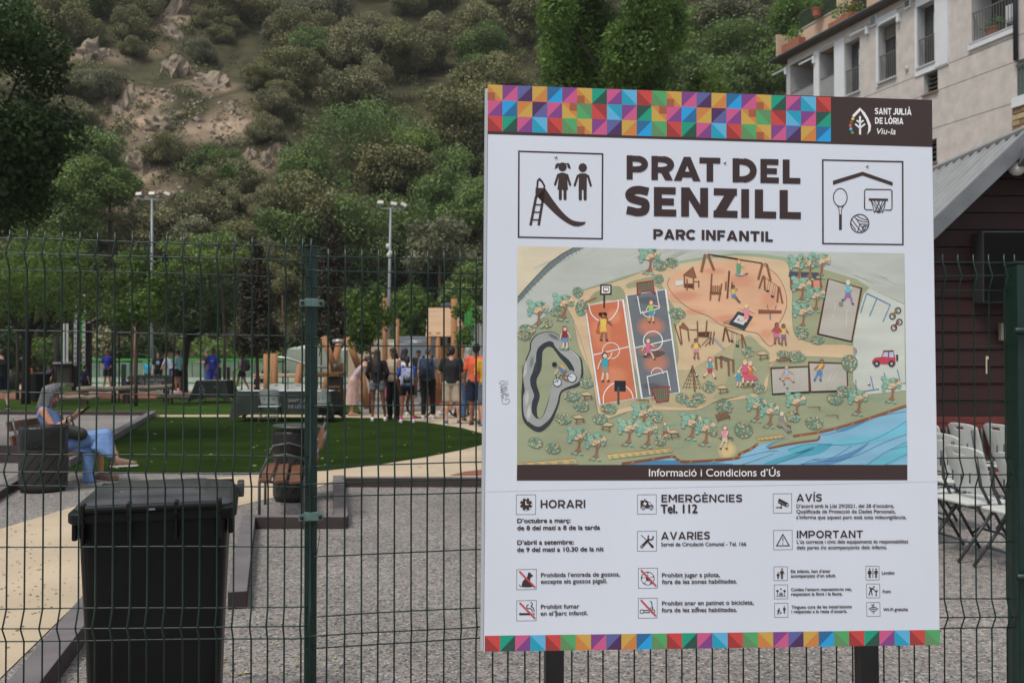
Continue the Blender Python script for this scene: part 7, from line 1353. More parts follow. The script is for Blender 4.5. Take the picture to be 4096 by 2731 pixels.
# logs, far bin, mast
M_LOG = mat('pale_bare_log', (.33, .26, .20), .8, .2, 3, .3, 20, stretch=(.5, 3, 3)); M_LOGE = M_LOG
def log(pa, pb, Y0, Y1, r_, label, sup=False, z=None):
    a, b = at(*pa, Y0), at(*pb, Y1); o = empty('log', ((a.x + b.x) / 2, (a.y + b.y) / 2, 0), 0, label, 'log', 'bare logs lying round the play ground'); c = o.location.copy(); g = G(); n = 7
    g.tube([(a - c).lerp(b - c, i / n) + Vector((0, 0, .02 * math.sin(i * 2.1))) for i in range(n + 1)], [r_ * (1 + .08 * math.sin(i * 1.7)) for i in range(n + 1)], 12); g.build('stem', M_LOG, o, smooth=True)
    if sup:
        for t_ in (.08, .5, .93): p_ = (a - c).lerp(b - c, t_); g = G(); g.box((p_.x, p_.y, (p_.z - r_) / 2), (.16, .14, max(.05, p_.z - r_ * .8))); g.build('support', plain((72, 54, 42), .9), o)
log((308, 1558), (690, 1548), 27.5, 29.5, .085, 'long bare log raised on blocks across the red track', True); log((215, 1592), (395, 1590), 26, 27, .075, 'bare log lying on the far lawn behind the seated person'); log((628, 1583), (765, 1588), 28, 29, .08, 'bare log lying left of the narrow covered table')
fb = copy_tree(b); q = gp(176, 1604); fb.location = (q.x, q.y, 0); fb.rotation_euler = (0, 0, R(160)); fb['label'] = 'far black wheelie bin standing on the lawn behind the seated person'; fb.scale = (1.18, 1, .93)
M_MASTB = mat('black_mast_paint', (.02, .02, .022), .5, .1, 10); M_LATT = mat('white_lattice_paint', (.62, .62, .60), .6, .15, 14); M_GRN = mat('bright_green_panel', (.05, .30, .06), .5, .08, 4); M_GLASS = mat('pale_green_glass', (.16, .24, .17), .3, .25, 2, spec=.5)
mo = at(322, 1560, 33); tw = empty('climbing_tower', (mo.x, 33, 0), 0, 'tall black and white tower frame with a bright green panel behind the trees', 'tower')
def tb(name, x0, y0, x1, y1, m, dy=0, th=.06, Y=33):
    a, b_ = at(x0, y0, Y), at(x1, y1, Y); c = (a + b_) / 2; g = G(); g.box((c.x - mo.x, dy, c.z), (abs(b_.x - a.x), th, abs(a.z - b_.z))); return g.build(name, m, tw, bevel=.01)
tb('black_post', 293, 1190, 311, 1562, M_MASTB, 0, .18); tb('black_post', 327, 1180, 343, 1562, M_MASTB, .4, .18); tb('green_panel', 326, 1262, 343, 1362, M_GRN, -.1, .05)
for x0, x1, y0, y1 in ((308, 317, 1185, 1462), (343, 351, 1180, 1458), (262, 284, 1296, 1448)):
    o = tb('white_lattice', x0, y0, x1, y1, M_LATT, -.2, .03)
    for k in range(14): a = at((x0 + x1) / 2, y0 + (k + .5) * (y1 - y0) / 14, 33); g = G(); g.box((a.x - mo.x, -.225, a.z), (.03, .012, .09)); g.build('lattice_hole', M_VOID, o)
tb('shelf', 243, 1448, 294, 1455, M_LATT, 0, 1.2); tb('box_frame', 240, 1455, 296, 1464, M_MASTB, 0, 1.0); tb('mesh_box', 244, 1464, 293, 1535, mat('olive_mesh', (.09, .085, .06), .8, .3, 30), .1, .8); tb('cross_arm', 343, 1293, 404, 1297, M_MASTB, .2, .05); tb('slab', 245, 1530, 300, 1545, plain((150, 156, 150), .8), 0, 1.4)
g = G(); a, b_ = at(350, 1292, 33), at(408, 1262, 33); g.tube([a - Vector((mo.x, 33, 0)), b_ - Vector((mo.x, 33, 0))], .03, 8); g.build('strut', M_LATT, tw)
# rink wall at the far side
rk = empty('rink_wall', (0, 44, 0), 0, 'long low sports rink wall with a bright green rail, glass panels and pale boards', 'rink wall')
def rb(name, x0, x1, y0, y1, m, th=.05, dy=0): a, b_ = at(x0, y0, 44), at(x1, y1, 44); c = (a + b_) / 2; g = G(); g.box((c.x, dy, c.z), (b_.x - a.x, th, a.z - b_.z)); return g.build(name, m, rk, bevel=.004)
for x0 in range(335, 1490, 62): rb('glass_panel', x0 + 2, x0 + 60, 1449, 1508, M_GLASS, .02)
for x0 in range(335, 1490, 124): rb('pale_board', x0, x0 + 123, 1509, 1528, plain((176, 182, 172), .6), .06); rb('pale_board', x0, x0 + 123, 1536, 1557, plain((186, 190, 182), .6), .06)
rb('green_stripe', 335, 1490, 1528.5, 1535.5, plain((90, 140, 100), .6), .05); rb('top_rail', 330, 1492, 1434, 1443, M_GRN, .10); rb('second_rail', 560, 1100, 1446, 1451, plain((110, 170, 120), .5), .08, .3)
for x0 in range(335, 1495, 124): rb('green_post', x0 - 3, x0 + 4, 1443, 1556, M_GRN, .12)
for x0, x1, lb_ in ((495, 512, 0), (914, 926, 1), (880, 888, 2)): a = at(x0, 1468 if lb_ else 1455, 37); g = G(); g.box((0, 0, a.z / 2), ((x1 - x0) * 37 / FOC, .1, a.z)); o = g.build('bollard', M_GREEN, None, loc=(a.x, 37, 0), bevel=.01); tag(o, ['dark green bollard left of the table with blue cloths', 'tall dark green bollard right of the football kit', 'thin dark green bollard right behind the football kit'][lb_], 'bollard')
g = G(); a = at(936, 1480, 38); g.box((0, 0, a.z / 2), (.10, .1, a.z)); tag(g.build('yellow_pad', plain((190, 170, 40), .6), None, loc=(a.x, 38, 0), bevel=.01), 'small yellow padded post beside the striding person', 'post')
# litter bins far left
for px, py, h_, lb_ in ((45, 1560, .75, 'small grey litter bin beside the walker at the left edge'),): q = gp(px, py); g = G(); g.lathe([(.2, 0), (.22, h_), (.19, h_ + .02)], 16); o = g.build('small_bin', M_CAN, None, smooth=True, loc=(q.x, q.y, 0)); tag(o, lb_, 'bin')
q = gp(118, 1552); g = G(); g.tube([(-.08, 0, 0), (-.08, 0, .8), (0, 0, .95), (.1, 0, .9), (.12, 0, .55)], .03, 8); tag(g.build('red_play_tube', plain((190, 60, 40), .5), None, smooth=True, loc=(q.x, q.y, 0)), 'red curved tube behind the far black bin', 'play equipment')
# floodlight masts
M_GALV = mat('galvanised_steel', (.27, .29, .31), .5, .08, 10, metal=.3, spec=.4); M_LENS = plain((196, 190, 176), .3)
def mast(px, topy, basex, Y, lights, arm, label, extra=None):
    tp = at(px, topy, Y); bx = at(basex, 1500, Y).x; o = empty('floodlight_mast', (bx, Y, 0), 0, label, 'lamp post', 'floodlight masts'); T_ = tp - Vector((bx, Y, 0))
    g = G(); g.tube([(0, 0, -.1), (T_.x * .5, 0, T_.z * .5), (T_.x, 0, T_.z)], [.105, .08, .05], 12); g.build('pole', M_GALV, o, smooth=True)
    a0, a1 = at(arm[0], topy + 3, Y) - o.location, at(arm[1], topy + 3, Y) - o.location; g = G(); g.tube([a0, a1], .035, 8); g.build('cross_arm', M_GALV, o, smooth=True)
    for lx, ly, rt in lights:
        p_ = at(lx, ly, Y) - o.location; g = G(); g.box((0, 0, 0), (.34, .12, .22), taper=.85); f = g.build('floodlight', M_GALV, o, bevel=.02, loc=p_, rot=(R(-35), R(rt), 0)); g = G(); g.box((0, -.065, 0), (.28, .01, .17)); g.build('lens', M_LENS, f)
        g = G(); g.tube([p_ + Vector((0, 0, -.1)), p_ + Vector((0, .03, -.26))], .02, 6); g.build('bracket', M_GALV, o)
    return o
mast(608, 795, 606, 45, [(556, 778, -5), (608, 776, 0), (668, 777, 25)], (562, 655), 'floodlight mast with three lamps in front of the tan scree slope')
m2 = mast(1563, 832, 1550, 43, [(1522, 812, 3), (1575, 817, 12), (1614, 821, 30)], (1524, 1620), 'floodlight mast with three lamps nearer the sign')
for px, py in ((1552, 985), (1561, 1012), (1556, 1020)): p_ = at(px, py, 43) - m2.location; g = G(); g.hull([(p_, (.11, .09, .13))]); g.build('camera_box', plain((206, 206, 200), .5), m2, smooth=True)
# ================================================================ WOODEN PLAY GROUND
M_WOOD = mat('orange_robinia_wood', (.36, .17, .075), .7, .2, 4, .3, 25, stretch=(3, 3, .5)); M_WOODP = mat('pale_planks', (.60, .42, .27), .7, .12, 5, .2, 30, stretch=(.4, 4, 4)); M_RAILS = mat('stainless_slide', (.42, .42, .44), .35, .1, 12, metal=.6)
def play(name, label, Y, px): q = at(px, 1500, Y); return empty(name, (q.x, Y, 0), 0, label, 'play equipment')
def pole(o, Y, x0, y0, x1, y1, r_, m=None, name='post', dy=0, floor=False):
    a, b_ = at(x0, y0, Y), at(x1, y1, Y); c = Vector((o.location.x, Y, 0))
    if floor: b_.z = -.05
    g = G(); g.tube([a - c + Vector((0, dy, 0)), b_ - c + Vector((0, dy, 0))], r_, 10); return g.build(name, m or M_WOOD, o, smooth=True)
o = play('balance_frame', 'wooden play frame with two upright posts and a curved steel slide bar', 25, 1075); Y = 25
pole(o, Y, 1066, 1415, 1066, 1545, .085, floor=True); pole(o, Y, 1080, 1413, 1080, 1545, .085, dy=.35, floor=True); pole(o, Y, 1100, 1413, 1100, 1545, .085, floor=True); pole(o, Y, 1205, 1455, 1165, 1560, .10, floor=True)
g = G(); c = Vector((o.location.x, Y, 0)); pts = [at(x, y, Y) - c for x, y in ((1088, 1432), (1120, 1429), (1150, 1433), (1180, 1442), (1208, 1452), (1260, 1464), (1312, 1470))]; g.tube(pts, .035, 8); g.build('slide_bar', M_RAILS, o, smooth=True)
o = play('picnic_table', 'long pale picnic table with benches behind the wooden play frame', 33, 1110); Y = 33
for y0, y1, dp_, nm in ((1495, 1504, .8, 'table_top'), (1538, 1544, .3, 'bench_seat')): a, b_ = at(1020, y0, Y), at(1210, y1, Y); g = G(); g.box(((a.x + b_.x) / 2 - o.location.x, 0 if dp_ > .5 else -.65, (a.z + b_.z) / 2), (b_.x - a.x, dp_, a.z - b_.z)); g.build(nm, M_WOODP, o, bevel=.01)
for px in (1035, 1200): pole(o, Y, px, 1504, px, 1560, .05, M_WOODP, 'leg', floor=True)
o = play('log_climber', 'wooden climbing frame of leaning round logs behind the green post', 26, 1340); Y = 26
for x0, y0, x1, y1, dy in ((1294, 1347, 1345, 1490, 0), (1345, 1355, 1280, 1560, .6), (1388, 1350, 1440, 1480, 0), (1440, 1480, 1470, 1590, 0), (1418, 1430, 1460, 1585, .6), (1322, 1440, 1275, 1575, .2)): pole(o, Y, x0, y0, x1, y1, .10, dy=dy, floor=y1 > 1550)
pole(o, Y, 1330, 1365, 1375, 1365, .06, M_RAILS, 'steel_joint'); pole(o, Y, 1342, 1455, 1342, 1485, .10, plain((70, 82, 92), .5), 'steel_sleeve')
for x0, x1, y0, y1 in ((1316, 1332, 1455, 1492), (1335, 1352, 1452, 1490)): pole(o, Y, x0, y0, x0, y1, .12, dy=.9)
o = play('work_table', 'brown wooden counter on a grey metal drum right of the green post', 23.5, 1315); Y = 23.5
a, b_ = at(1255, 1490, Y), at(1368, 1505, Y); g = G(); g.box(((a.x + b_.x) / 2 - o.location.x, 0, (a.z + b_.z) / 2), (b_.x - a.x, .8, a.z - b_.z)); g.build('counter_top', plain((104, 72, 40), .7), o, bevel=.01)
a, b_ = at(1318, 1507, Y), at(1367, 1600, Y); g = G(); g.box(((a.x + b_.x) / 2 - o.location.x, 0, a.z / 2), (b_.x - a.x, .6, a.z)); g.build('drum', plain((48, 46, 40), .8), o, bevel=.02)
for z_ in (1545, 1560): a = at(1342, z_, Y); g = G(); g.box((a.x - o.location.x, -.31, a.z), (.36, .03, .04)); g.build('band', plain((120, 86, 54), .8), o)
pole(o, Y, 1262, 1505, 1262, 1590, .07, floor=True)
o = play('play_tower', 'two tall orange-brown posts with steel rails beside the floodlight mast', 30, 1565); Y = 30
for x0, y0, y1, r_ in ((1540, 1190, 1500, .085), (1588, 1275, 1500, .075)): pole(o, Y, x0, y0, x0, y1, r_, floor=True)
for y in (1363, 1369, 1375, 1382): pole(o, Y, 1440 if y > 1370 else 1590, y + 2, 1752, y - 2, .018, M_RAILS, 'rail')
a, b_ = at(1550, 1288, Y), at(1572, 1318, Y); g = G(); g.box(((a.x + b_.x) / 2 - o.location.x, 0, (a.z + b_.z) / 2), (.22, .06, .22), (0, R(35), 0)); g.build('grey_pennant', plain((78, 78, 84), .7), o)
o = play('play_hut', 'wooden play hut with a steep roof of pale rough planks', 29, 1790); Y = 29; n = 12
for k in range(n):
    y0 = 1232 + k * 9.6; xl = 1712 - (k % 3) * 1.5; xr = 1812 + min(k, 6) * 7 + (k % 2) * 3; a, b_ = at(xl, y0, Y), at(xr, y0 + 9.4, Y); g = G(); g.box(((a.x + b_.x) / 2 - o.location.x, -.05 * k, (a.z + b_.z) / 2), (b_.x - a.x, .05, a.z - b_.z + .012), (R(-14), 0, 0)); g.build('plank', M_WOODP, o, bevel=.008)
for x0, y0, r_ in ((1723, 1330, .075), (1757, 1330, .075), (1822, 1200, .10), (1850, 1340, .07)): pole(o, Y, x0, y0, x0, 1500, r_, dy=-.5 if y0 > 1300 else -.7, floor=True)
a, b_ = at(1765, 1385, Y), at(1815, 1500, Y)
for k in range(6): x = 1760 + k * 12; pole(o, Y, x, 1385, x, 1500, .05, dy=.4, floor=True)
a, b_ = at(1772, 1345, Y), at(1812, 1378, Y); g = G(); g.box(((a.x + b_.x) / 2 - o.location.x, .2, (a.z + b_.z) / 2), (b_.x - a.x, .05, a.z - b_.z)); f = g.build('window_board', plain((150, 160, 158), .6), o); g = G(); g.box(((a.x + b_.x) / 2 - o.location.x + .06, .165, (a.z + b_.z) / 2), (.17, .02, .2)); g.build('window_opening', plain((50, 62, 70), .5), f)
g = G(); p_ = at(1788, 1222, Y) - o.location; g.hull([(p_, (.24, .03, .09))]); g.build('grey_pennant', plain((84, 84, 92), .7), o, smooth=True)
# tents, caravan, shed walls and container behind
def box_px(name, label, cat, x0, y0, x1, y1, Y, dpt, m, floor=True):
    a, b_ = at(x0, y0, Y), at(x1, y1, Y); z0 = 0 if floor else b_.z; g = G(); g.box((0, dpt / 2, (a.z + z0) / 2), (b_.x - a.x, dpt, a.z - z0)); o = empty(name, ((a.x + b_.x) / 2, Y, 0), 0, label, cat); g.build('wall', m, o, bevel=.02); return o, a, b_
M_TENT = mat('white_tent_cloth', (.52, .54, .53), .7, .08, 3)
for i, (x0, x1, pk, ev, Y, lb_) in enumerate(((1258, 1350, 1338, 1368, 38, 'white peaked tent roof behind the leaning logs'), (1175, 1290, 1378, 1395, 39, 'white tent with pale green sides behind the curved slide bar'), (1330, 1400, 1383, 1400, 38.5, 'low white tent right of the leaning logs'))):
    a, b_ = at(x0, ev, Y), at(x1, ev, Y); pk_ = at((x0 + x1) / 2, pk, Y); o = empty('tent', (pk_.x, Y, 0), 0, lb_, 'tent', 'white tents behind the play ground'); w_ = (b_.x - a.x) / 2; g = G(); g.add([(-w_, -1, a.z), (w_, -1, a.z), (w_, 1, a.z), (-w_, 1, a.z), (0, 0, pk_.z)], [(0, 1, 4), (1, 2, 4), (2, 3, 4), (3, 0, 4), (3, 2, 1, 0)]); g.build('roof', M_TENT, o)
    g = G(); g.add([(-w_, -1, a.z), (w_, -1, a.z), (w_, 1, a.z), (-w_, 1, a.z), (-w_ * 1.25, -1.3, .9), (w_ * 1.25, -1.3, .9), (w_ * 1.25, 1.3, .9), (-w_ * 1.25, 1.3, .9)], [(0, 1, 5, 4), (1, 2, 6, 5), (2, 3, 7, 6), (3, 0, 4, 7)]); g.build('side_cloth', plain((138, 150, 136), .8), o)
    for sx in (-1, 1): g = G(); g.tube([(sx * w_, -1, 0), (sx * w_, -1, a.z)], .025, 6); g.build('pole', M_GALV, o)
box_px('cream_shed', 'cream coloured shed wall behind the pink dress', 'shed', 1392, 1358, 1600, 1500, 36, 3, plain((190, 178, 150), .8))
box_px('grey_container', 'long blue-grey container behind the steel rails', 'container', 1595, 1345, 1718, 1500, 34, 3, plain((124, 134, 142), .7))
for k in range(1): pass
o, a, b_ = box_px('green_container', 'bright green container with grey doors beside the sign', 'container', 1858, 1232, 1902, 1310, 33, 2.5, M_GRN, False); g = G(); q = at(1858, 1310, 33); g.box((0, .6, q.z / 2), (b_.x - a.x, 1.0, q.z)); g.build('lower_panel', plain((120, 160, 136), .7), o)
for i, x in enumerate((1906, 1922, 1938)): q = at(x, 1225, 32.5); g = G(); g.box((0, 0, q.z / 2), (.11, .11, q.z)); tag(g.build('concrete_post', plain((156, 156, 152), .8), None, loc=(q.x, 32.5, 0), bevel=.01), ('pale concrete post just right of the green container', 'second pale concrete post between container and sign', 'pale concrete post touching the edge of the sign')[i], 'post')
# bicycle leaning in the group
q = gp(1762, 1672); bk = empty('bicycle', (q.x, q.y, 0), R(-80), 'red and orange bicycle standing among the group on the path', 'bicycle'); M_TYRE = mat('bike_tyre', (.015, .015, .015), .8); M_RED2 = plain((206, 66, 40), .4)
for y in (-.5, .5):
    g = G(); n = 28; P_ = [(0, y + .33 * math.cos(6.2832 * k / n), .35 + .33 * math.sin(6.2832 * k / n)) for k in range(n + 1)]; g.tube(P_, .022, 8, cap=False); wl = g.build('wheel', M_TYRE, bk, smooth=True)
    for k in range(10): a_ = 3.1416 * k / 10; g = G(); g.tube([(0, y - .32 * math.cos(a_), .35 - .32 * math.sin(a_)), (0, y + .32 * math.cos(a_), .35 + .32 * math.sin(a_))], .002, 4); g.build('spoke', M_GALV, wl)
for nm, pts, r_ in (('frame_tube', [(0, -.5, .35), (0, -.08, .32), (0, .34, .72)], .022), ('frame_tube', [(0, -.08, .32), (0, -.20, .78)], .018), ('frame_tube', [(0, -.5, .35), (0, -.18, .70), (0, .32, .80)], .018), ('fork', [(0, .5, .35), (0, .38, .62), (0, .30, .95)], .018)): g = G(); g.tube(pts, r_, 8); g.build(nm, M_RED2, bk, smooth=True)
g = G(); g.tube([(-.28, .24, .98), (-.12, .31, .97), (.12, .31, .97), (.28, .24, .98)], .014, 8); g.build('handlebar', M_MASTB, bk, smooth=True); g = G(); g.hull([((0, -.30, .84), (.07, .05, .02)), ((0, -.12, .84), (.025, .05, .018))]); g.build('saddle', M_MASTB, bk, smooth=True)
g = G(); g.hull([(Vector((0, 0, .08)), (.16, .12, .08)), (Vector((0, 0, .26)), (.12, .09, .05))]); q = gp(1838, 1668); tag(g.build('bag', plain((52, 46, 44), .8), None, remesh=.02, loc=(q.x, q.y, 0)), 'dark bag standing on the path between the beige shorts and the jeans', 'bag')
# ================================================================ APARTMENT BLOCK
E_ = Vector((.304, -.953, 0)).normalized(); NF = Vector((-.953, -.304, 0)).normalized(); FO = Vector((12.82, 41.7, 0))
def BFm(px, py): p = hit(px, py, FO, NF); return ((p - FO).dot(E_), p.z)
ang = math.atan2(E_.y, E_.x); ap = empty('apartment_block', FO, ang, 'grey rendered apartment block with white window bays and a roof terrace', 'building')
# local frame: x along the facade towards the camera, -y... outward is NF
sgn = -1 if (Matrix.Rotation(ang, 3, 'Z') @ Vector((0, -1, 0))).dot(NF) > 0 else 1
M_REND = mat('grey_rough_render', (.57, .525, .485), .9, .12, 2.5, .5, 40, detail=10); M_WREND = mat('white_smooth_render', (.70, .72, .74), .7, .04, 2); M_GREYR = mat('light_grey_render', (.46, .47, .47), .8, .05, 2); M_WIN = mat('dark_window_glass', (.05, .05, .048), .15, .3, 1, spec=.6); M_FRAME = mat('brown_window_frame', (.05, .04, .035), .5); M_RAILG = mat('grey_railing', (.16, .165, .16), .5, .1, 20, metal=.2)
M_BEIGE = mat('beige_terrace_render', (.56, .42, .30), .9, .12, 1.2, detail=8); M_GUT = mat('dark_gutter', (.09, .09, .095), .5, .1, 8); M_TILE = mat('terracotta_edge', (.36, .17, .10), .8, .15, 6)
Zt = 15.3; U1 = 24.0
def rect(px0, px1, pyt, pyb, pl=None):
    pl = pl or px0; u0 = BFm(px0, 300)[0]; u1 = BFm(px1, 300)[0]; return [u0, u1, BFm(pl, pyb)[1], BFm(pl, pyt)[1]]
wins = {'a': rect(3164, 3258, 262, 430), 'b': rect(3279, 3341, 212, 420), 'c': rect(3381, 3439, 176, 388), 'd': rect(3516, 3585, 108, 334), 'e': rect(3672, 3745, 31, 275), 'f': rect(3888, 4061, -110, 176), 'l1': rect(3695, 3751, 297, 383), 'l2': rect(3690, 3745, 570, 655), 'g': rect(4068, 4300, 247, 392)}
wins['l2'][2], wins['l2'][3] = BFm(3735, 652)[1], BFm(3735, 556)[1]
def wallgrid(name, u0, u1, z0, z1, holes, m, y, depth_, parent, mr):
    us = sorted({u0, u1, *[h[0] for h in holes], *[h[1] for h in holes]}); zs = sorted({z0, z1, *[h[2] for h in holes], *[h[3] for h in holes]}); g = G()
    for i in range(len(us) - 1):
        for j in range(len(zs) - 1):
            cu, cz = (us[i] + us[i + 1]) / 2, (zs[j] + zs[j + 1]) / 2
            if any(h[0] < cu < h[1] and h[2] < cz < h[3] for h in holes): continue
            g.add([(us[i], y, zs[j]), (us[i + 1], y, zs[j]), (us[i + 1], y, zs[j + 1]), (us[i], y, zs[j + 1])], [(0, 1, 2, 3)])
    w_ = g.build(name, m, parent, fix=False)
    for h in holes:
        a, b_, c, d = h[:4]; dd = depth_ if len(h) < 5 else h[4]; yy = y - sgn * dd; q = G(); q.add([(a, y, c), (b_, y, c), (b_, y, d), (a, y, d), (a, yy, c), (b_, yy, c), (b_, yy, d), (a, yy, d)], [(0, 1, 5, 4), (1, 2, 6, 5), (2, 3, 7, 6), (3, 0, 4, 7)]); q.build('reveal', mr, w_, fix=False)
    return w_
out = sgn                                                   # local y sign of the outside
hol = [h + [1.5] if k in 'ab' else h + [.9] if k == 'f' else h + [.34] if k in 'cde' else h + [.35] if k != 'g' else h + [1.0] for k, h in wins.items()]
wallgrid('facade', .0, U1, 0, Zt - .02, hol, M_REND, 0, .6, ap, M_GREYR)
g = G(); g.box((.0 + 6, -out * 12, Zt / 2), (.02, .02, .02)) if False else None
g = G(); g.add([(0, 0, 0), (0, -out * 14, 0), (0, -out * 14, Zt), (0, 0, Zt)], [(0, 1, 2, 3)]); g.build('end_wall', M_GREYR, ap, fix=False)
def bx(name, u0, u1, z0, z1, y0, y1, m, bevel=.0, parent=None): g = G(); g.box(((u0 + u1) / 2, out * (y0 + y1) / 2, (z0 + z1) / 2), (abs(u1 - u0), abs(y1 - y0), abs(z1 - z0))); return g.build(name, m, parent or ap, bevel=bevel)
# white bays, lintels and pilasters standing proud
wa, wb, wc, wd_, we, wf = (wins[k] for k in 'abcdef')
bx('white_pilaster', -.02, wa[0], 8, wa[3], -.02, .05, M_GREYR); bx('white_pilaster', wa[1], wb[0], 8, wa[3], -.02, .05, M_WREND); bx('white_pilaster', wb[1], wc[0], 8, wa[3], -.02, .06, M_WREND); bx('white_lintel', -.02, wc[1] + .05, wa[3], Zt - .35, -.02, .07, M_WREND)
for h in (wd_, we): bx('white_lintel', h[0] - .05, h[1] + .08, h[3], Zt - .3, -.02, .06, M_WREND); bx('white_jamb', h[0] - .12, h[0], h[2] - .15, h[3], -.02, .045, M_WREND)
bx('white_panel', we[1], BFm(3796, 200)[0], we[2] - .25, Zt - .3, -.02, .07, M_WREND); bx('white_band', we[0] - .12, BFm(3796, 200)[0], we[2] - .30, we[2] - .06, -.02, .05, M_WREND); bx('white_ledge', wf[0] - .1, wf[1], wf[2] - .22, wf[2], -.02, .08, M_WREND)
for z_ in (BFm(3758, 270)[1], BFm(3758, 360)[1], BFm(3758, 360)[1] - 1.35, BFm(3758, 360)[1] - 2.75, BFm(3755, 270)[1] + 2.9):
    for a, b_ in ((wc[1] + .1, U1),): bx('render_joint', a, b_, z_ - .012, z_ + .012, -.02, .002, plain((104, 98, 92), .9))
for u in (wd_[0] - .9,): pass
for k in 'cdef':                                             # panes, frames, railings, sills
    u0, u1, z0, z1 = wins[k]; dd = .9 if k == 'f' else .34
    f = bx('window', u0, u1, z0, z1, -dd - .06, -dd, M_FRAME); n = 4 if k == 'f' else 2
    for i in range(n): a = u0 + (u1 - u0) * i / n; bx('pane', a + .07, a + (u1 - u0) / n - .05, z0 + .1, z1 - .12, -dd, -dd + .012, M_WIN, parent=f)
    if k == 'd': bx('roller_shutter', u0, u1, z1 - .55, z1, -.31, -.27, plain((104, 100, 92), .7), parent=f)
    if k in 'ce': bx('white_curtain', u1 - .42, u1 - .30, z0, z1 - .35, -.32, -.29, M_WREND, parent=f)
    rl = bx('railing', u0 + .02, u1 - .02, z0 + 1.03, z0 + 1.07, -.06, -.02, M_RAILG); m_bar = None
    nb_ = int((u1 - u0) / .12)
    for i in range(nb_): a = u0 + .06 + i * .12; o_ = bx('bar', a, a + .018, z0 + .08, z0 + 1.03, -.05, -.03, M_RAILG, parent=rl)
    bx('sill', u0 - .04, u1 + .04, z0 - .05, z0 + .02, -.2, .09, M_GREYR)
for k in 'ab':
    u0, u1, z0, z1 = wins[k]; bx('loggia_back', u0, u1, z0, z1, -1.5, -1.45, plain((206, 202, 192), .8)); bx('loggia_soffit', u0, u1, z1 - .02, z1, -1.45, -.05, plain((150, 130, 108), .8)); rl = bx('railing', u0, u1, BFm(3164, 372)[1] - .04, BFm(3164, 372)[1], -.06, -.02, M_RAILG); bx('railing_glass', u0 + .02, u1 - .02, z0, BFm(3164, 372)[1] - .05, -.045, -.035, plain((150, 152, 150), .3))
for k in ('l1', 'l2'):
    u0, u1, z0, z1 = wins[k]; v_ = bx('louvre_vent', u0, u1, z0, z1, -.36, -.34, M_VOID)
    for i in range(5): z_ = z0 + (z1 - z0) * (i + .4) / 5; bx('louvre_blade', u0 + .02, u1 - .02, z_, z_ + .035, -.30, -.16, plain((96, 92, 86), .8), parent=v_)
    bx('sill', u0 - .06, u1 + .04, z0 - .05, z0 + .01, -.1, .10, plain((134, 118, 104), .8))
u0, u1, z0, z1 = wins['g']; rl = bx('railing', u0, u1, z0 + 1.02, z0 + 1.07, .0, .05, M_RAILG)
for i in range(14): bx('bar', u0 + .05 + i * .13, u0 + .07 + i * .13, z0, z0 + 1.02, .01, .03, M_RAILG, parent=rl)
bx('green_screen', u0, u1, z0, z0 + .98, -.05, -.03, plain((86, 108, 96), .7), parent=rl); bx('balcony_slab', u0 - .05, u1, z0 - .35, z0 - .02, -.02, .2, M_WREND)
zst = BFm(4062, 412)[1]; st = bx('stone_wall', BFm(4058, 400)[0], U1, 0, zst, -.02, .10, mat('stone_mortar', (.30, .26, .20), .9, .2, 8)); rn = random.Random(4)
for j in range(26):
    z_ = zst - .03 - j * .2; u_ = BFm(4058, 400)[0] + rn.uniform(-.02, .02)
    while u_ < BFm(4058, 400)[0] + 1.4:
        w_ = rn.uniform(.18, .42); bx('stone', u_ + .01, u_ + w_ - .012, z_ - .18, z_ - .012, .09, .13 + rn.uniform(0, .03), [plain((168, 142, 108), .9), plain((140, 112, 84), .9), plain((184, 164, 132), .9)][rn.randrange(3)], .015, parent=st); u_ += w_
    if z_ < 7: break
for px, py0, py1, nm in ((3622, 0, 43, 0), (3484, 64, 114, 1)):
    u_ = BFm(px, 50)[0]; u2 = BFm(px + 26, 50)[0]; z1 = BFm(px, py0 + 8)[1]; z0 = BFm(px, py1)[1]; v_ = bx('white_vent', u_, u2, z0, z1, 0, .08, M_WREND, .01)
    for i in range(6): z_ = z0 + .08 + (z1 - z0 - .1) * i / 6; bx('vent_slat', u_ + .05, u2 - .05, z_, z_ + .03, .08, .095, plain((120, 120, 120), .8), parent=v_)
for px, py in ((3600, 55), (3475, 105), (3262, 225), (3150, 270)): u_, z_ = BFm(px, py); o_ = bx('awning_bracket', u_ - .06, u_ + .06, z_ - .35, z_, 0, .16, M_WREND, .02); bx('awning_arm', u_ - 1.0, u_, z_ - .12, z_ - .05, .10, .17, M_WREND, .01, parent=o_)
g = G(); u_ = BFm(4073, 100)[0]; g.tube([(u_, out * .12, BFm(4070, 245)[1]), (u_, out * .12, Zt)], .075, 10); g.build('downpipe', plain((40, 44, 54), .5), ap, smooth=True)
u_, z_ = BFm(3630, 275); g = G(); g.ell((u_, out * .04, z_), (.07, .07, .12)); g.build('wall_lamp', plain((190, 186, 178), .5), ap, smooth=True)
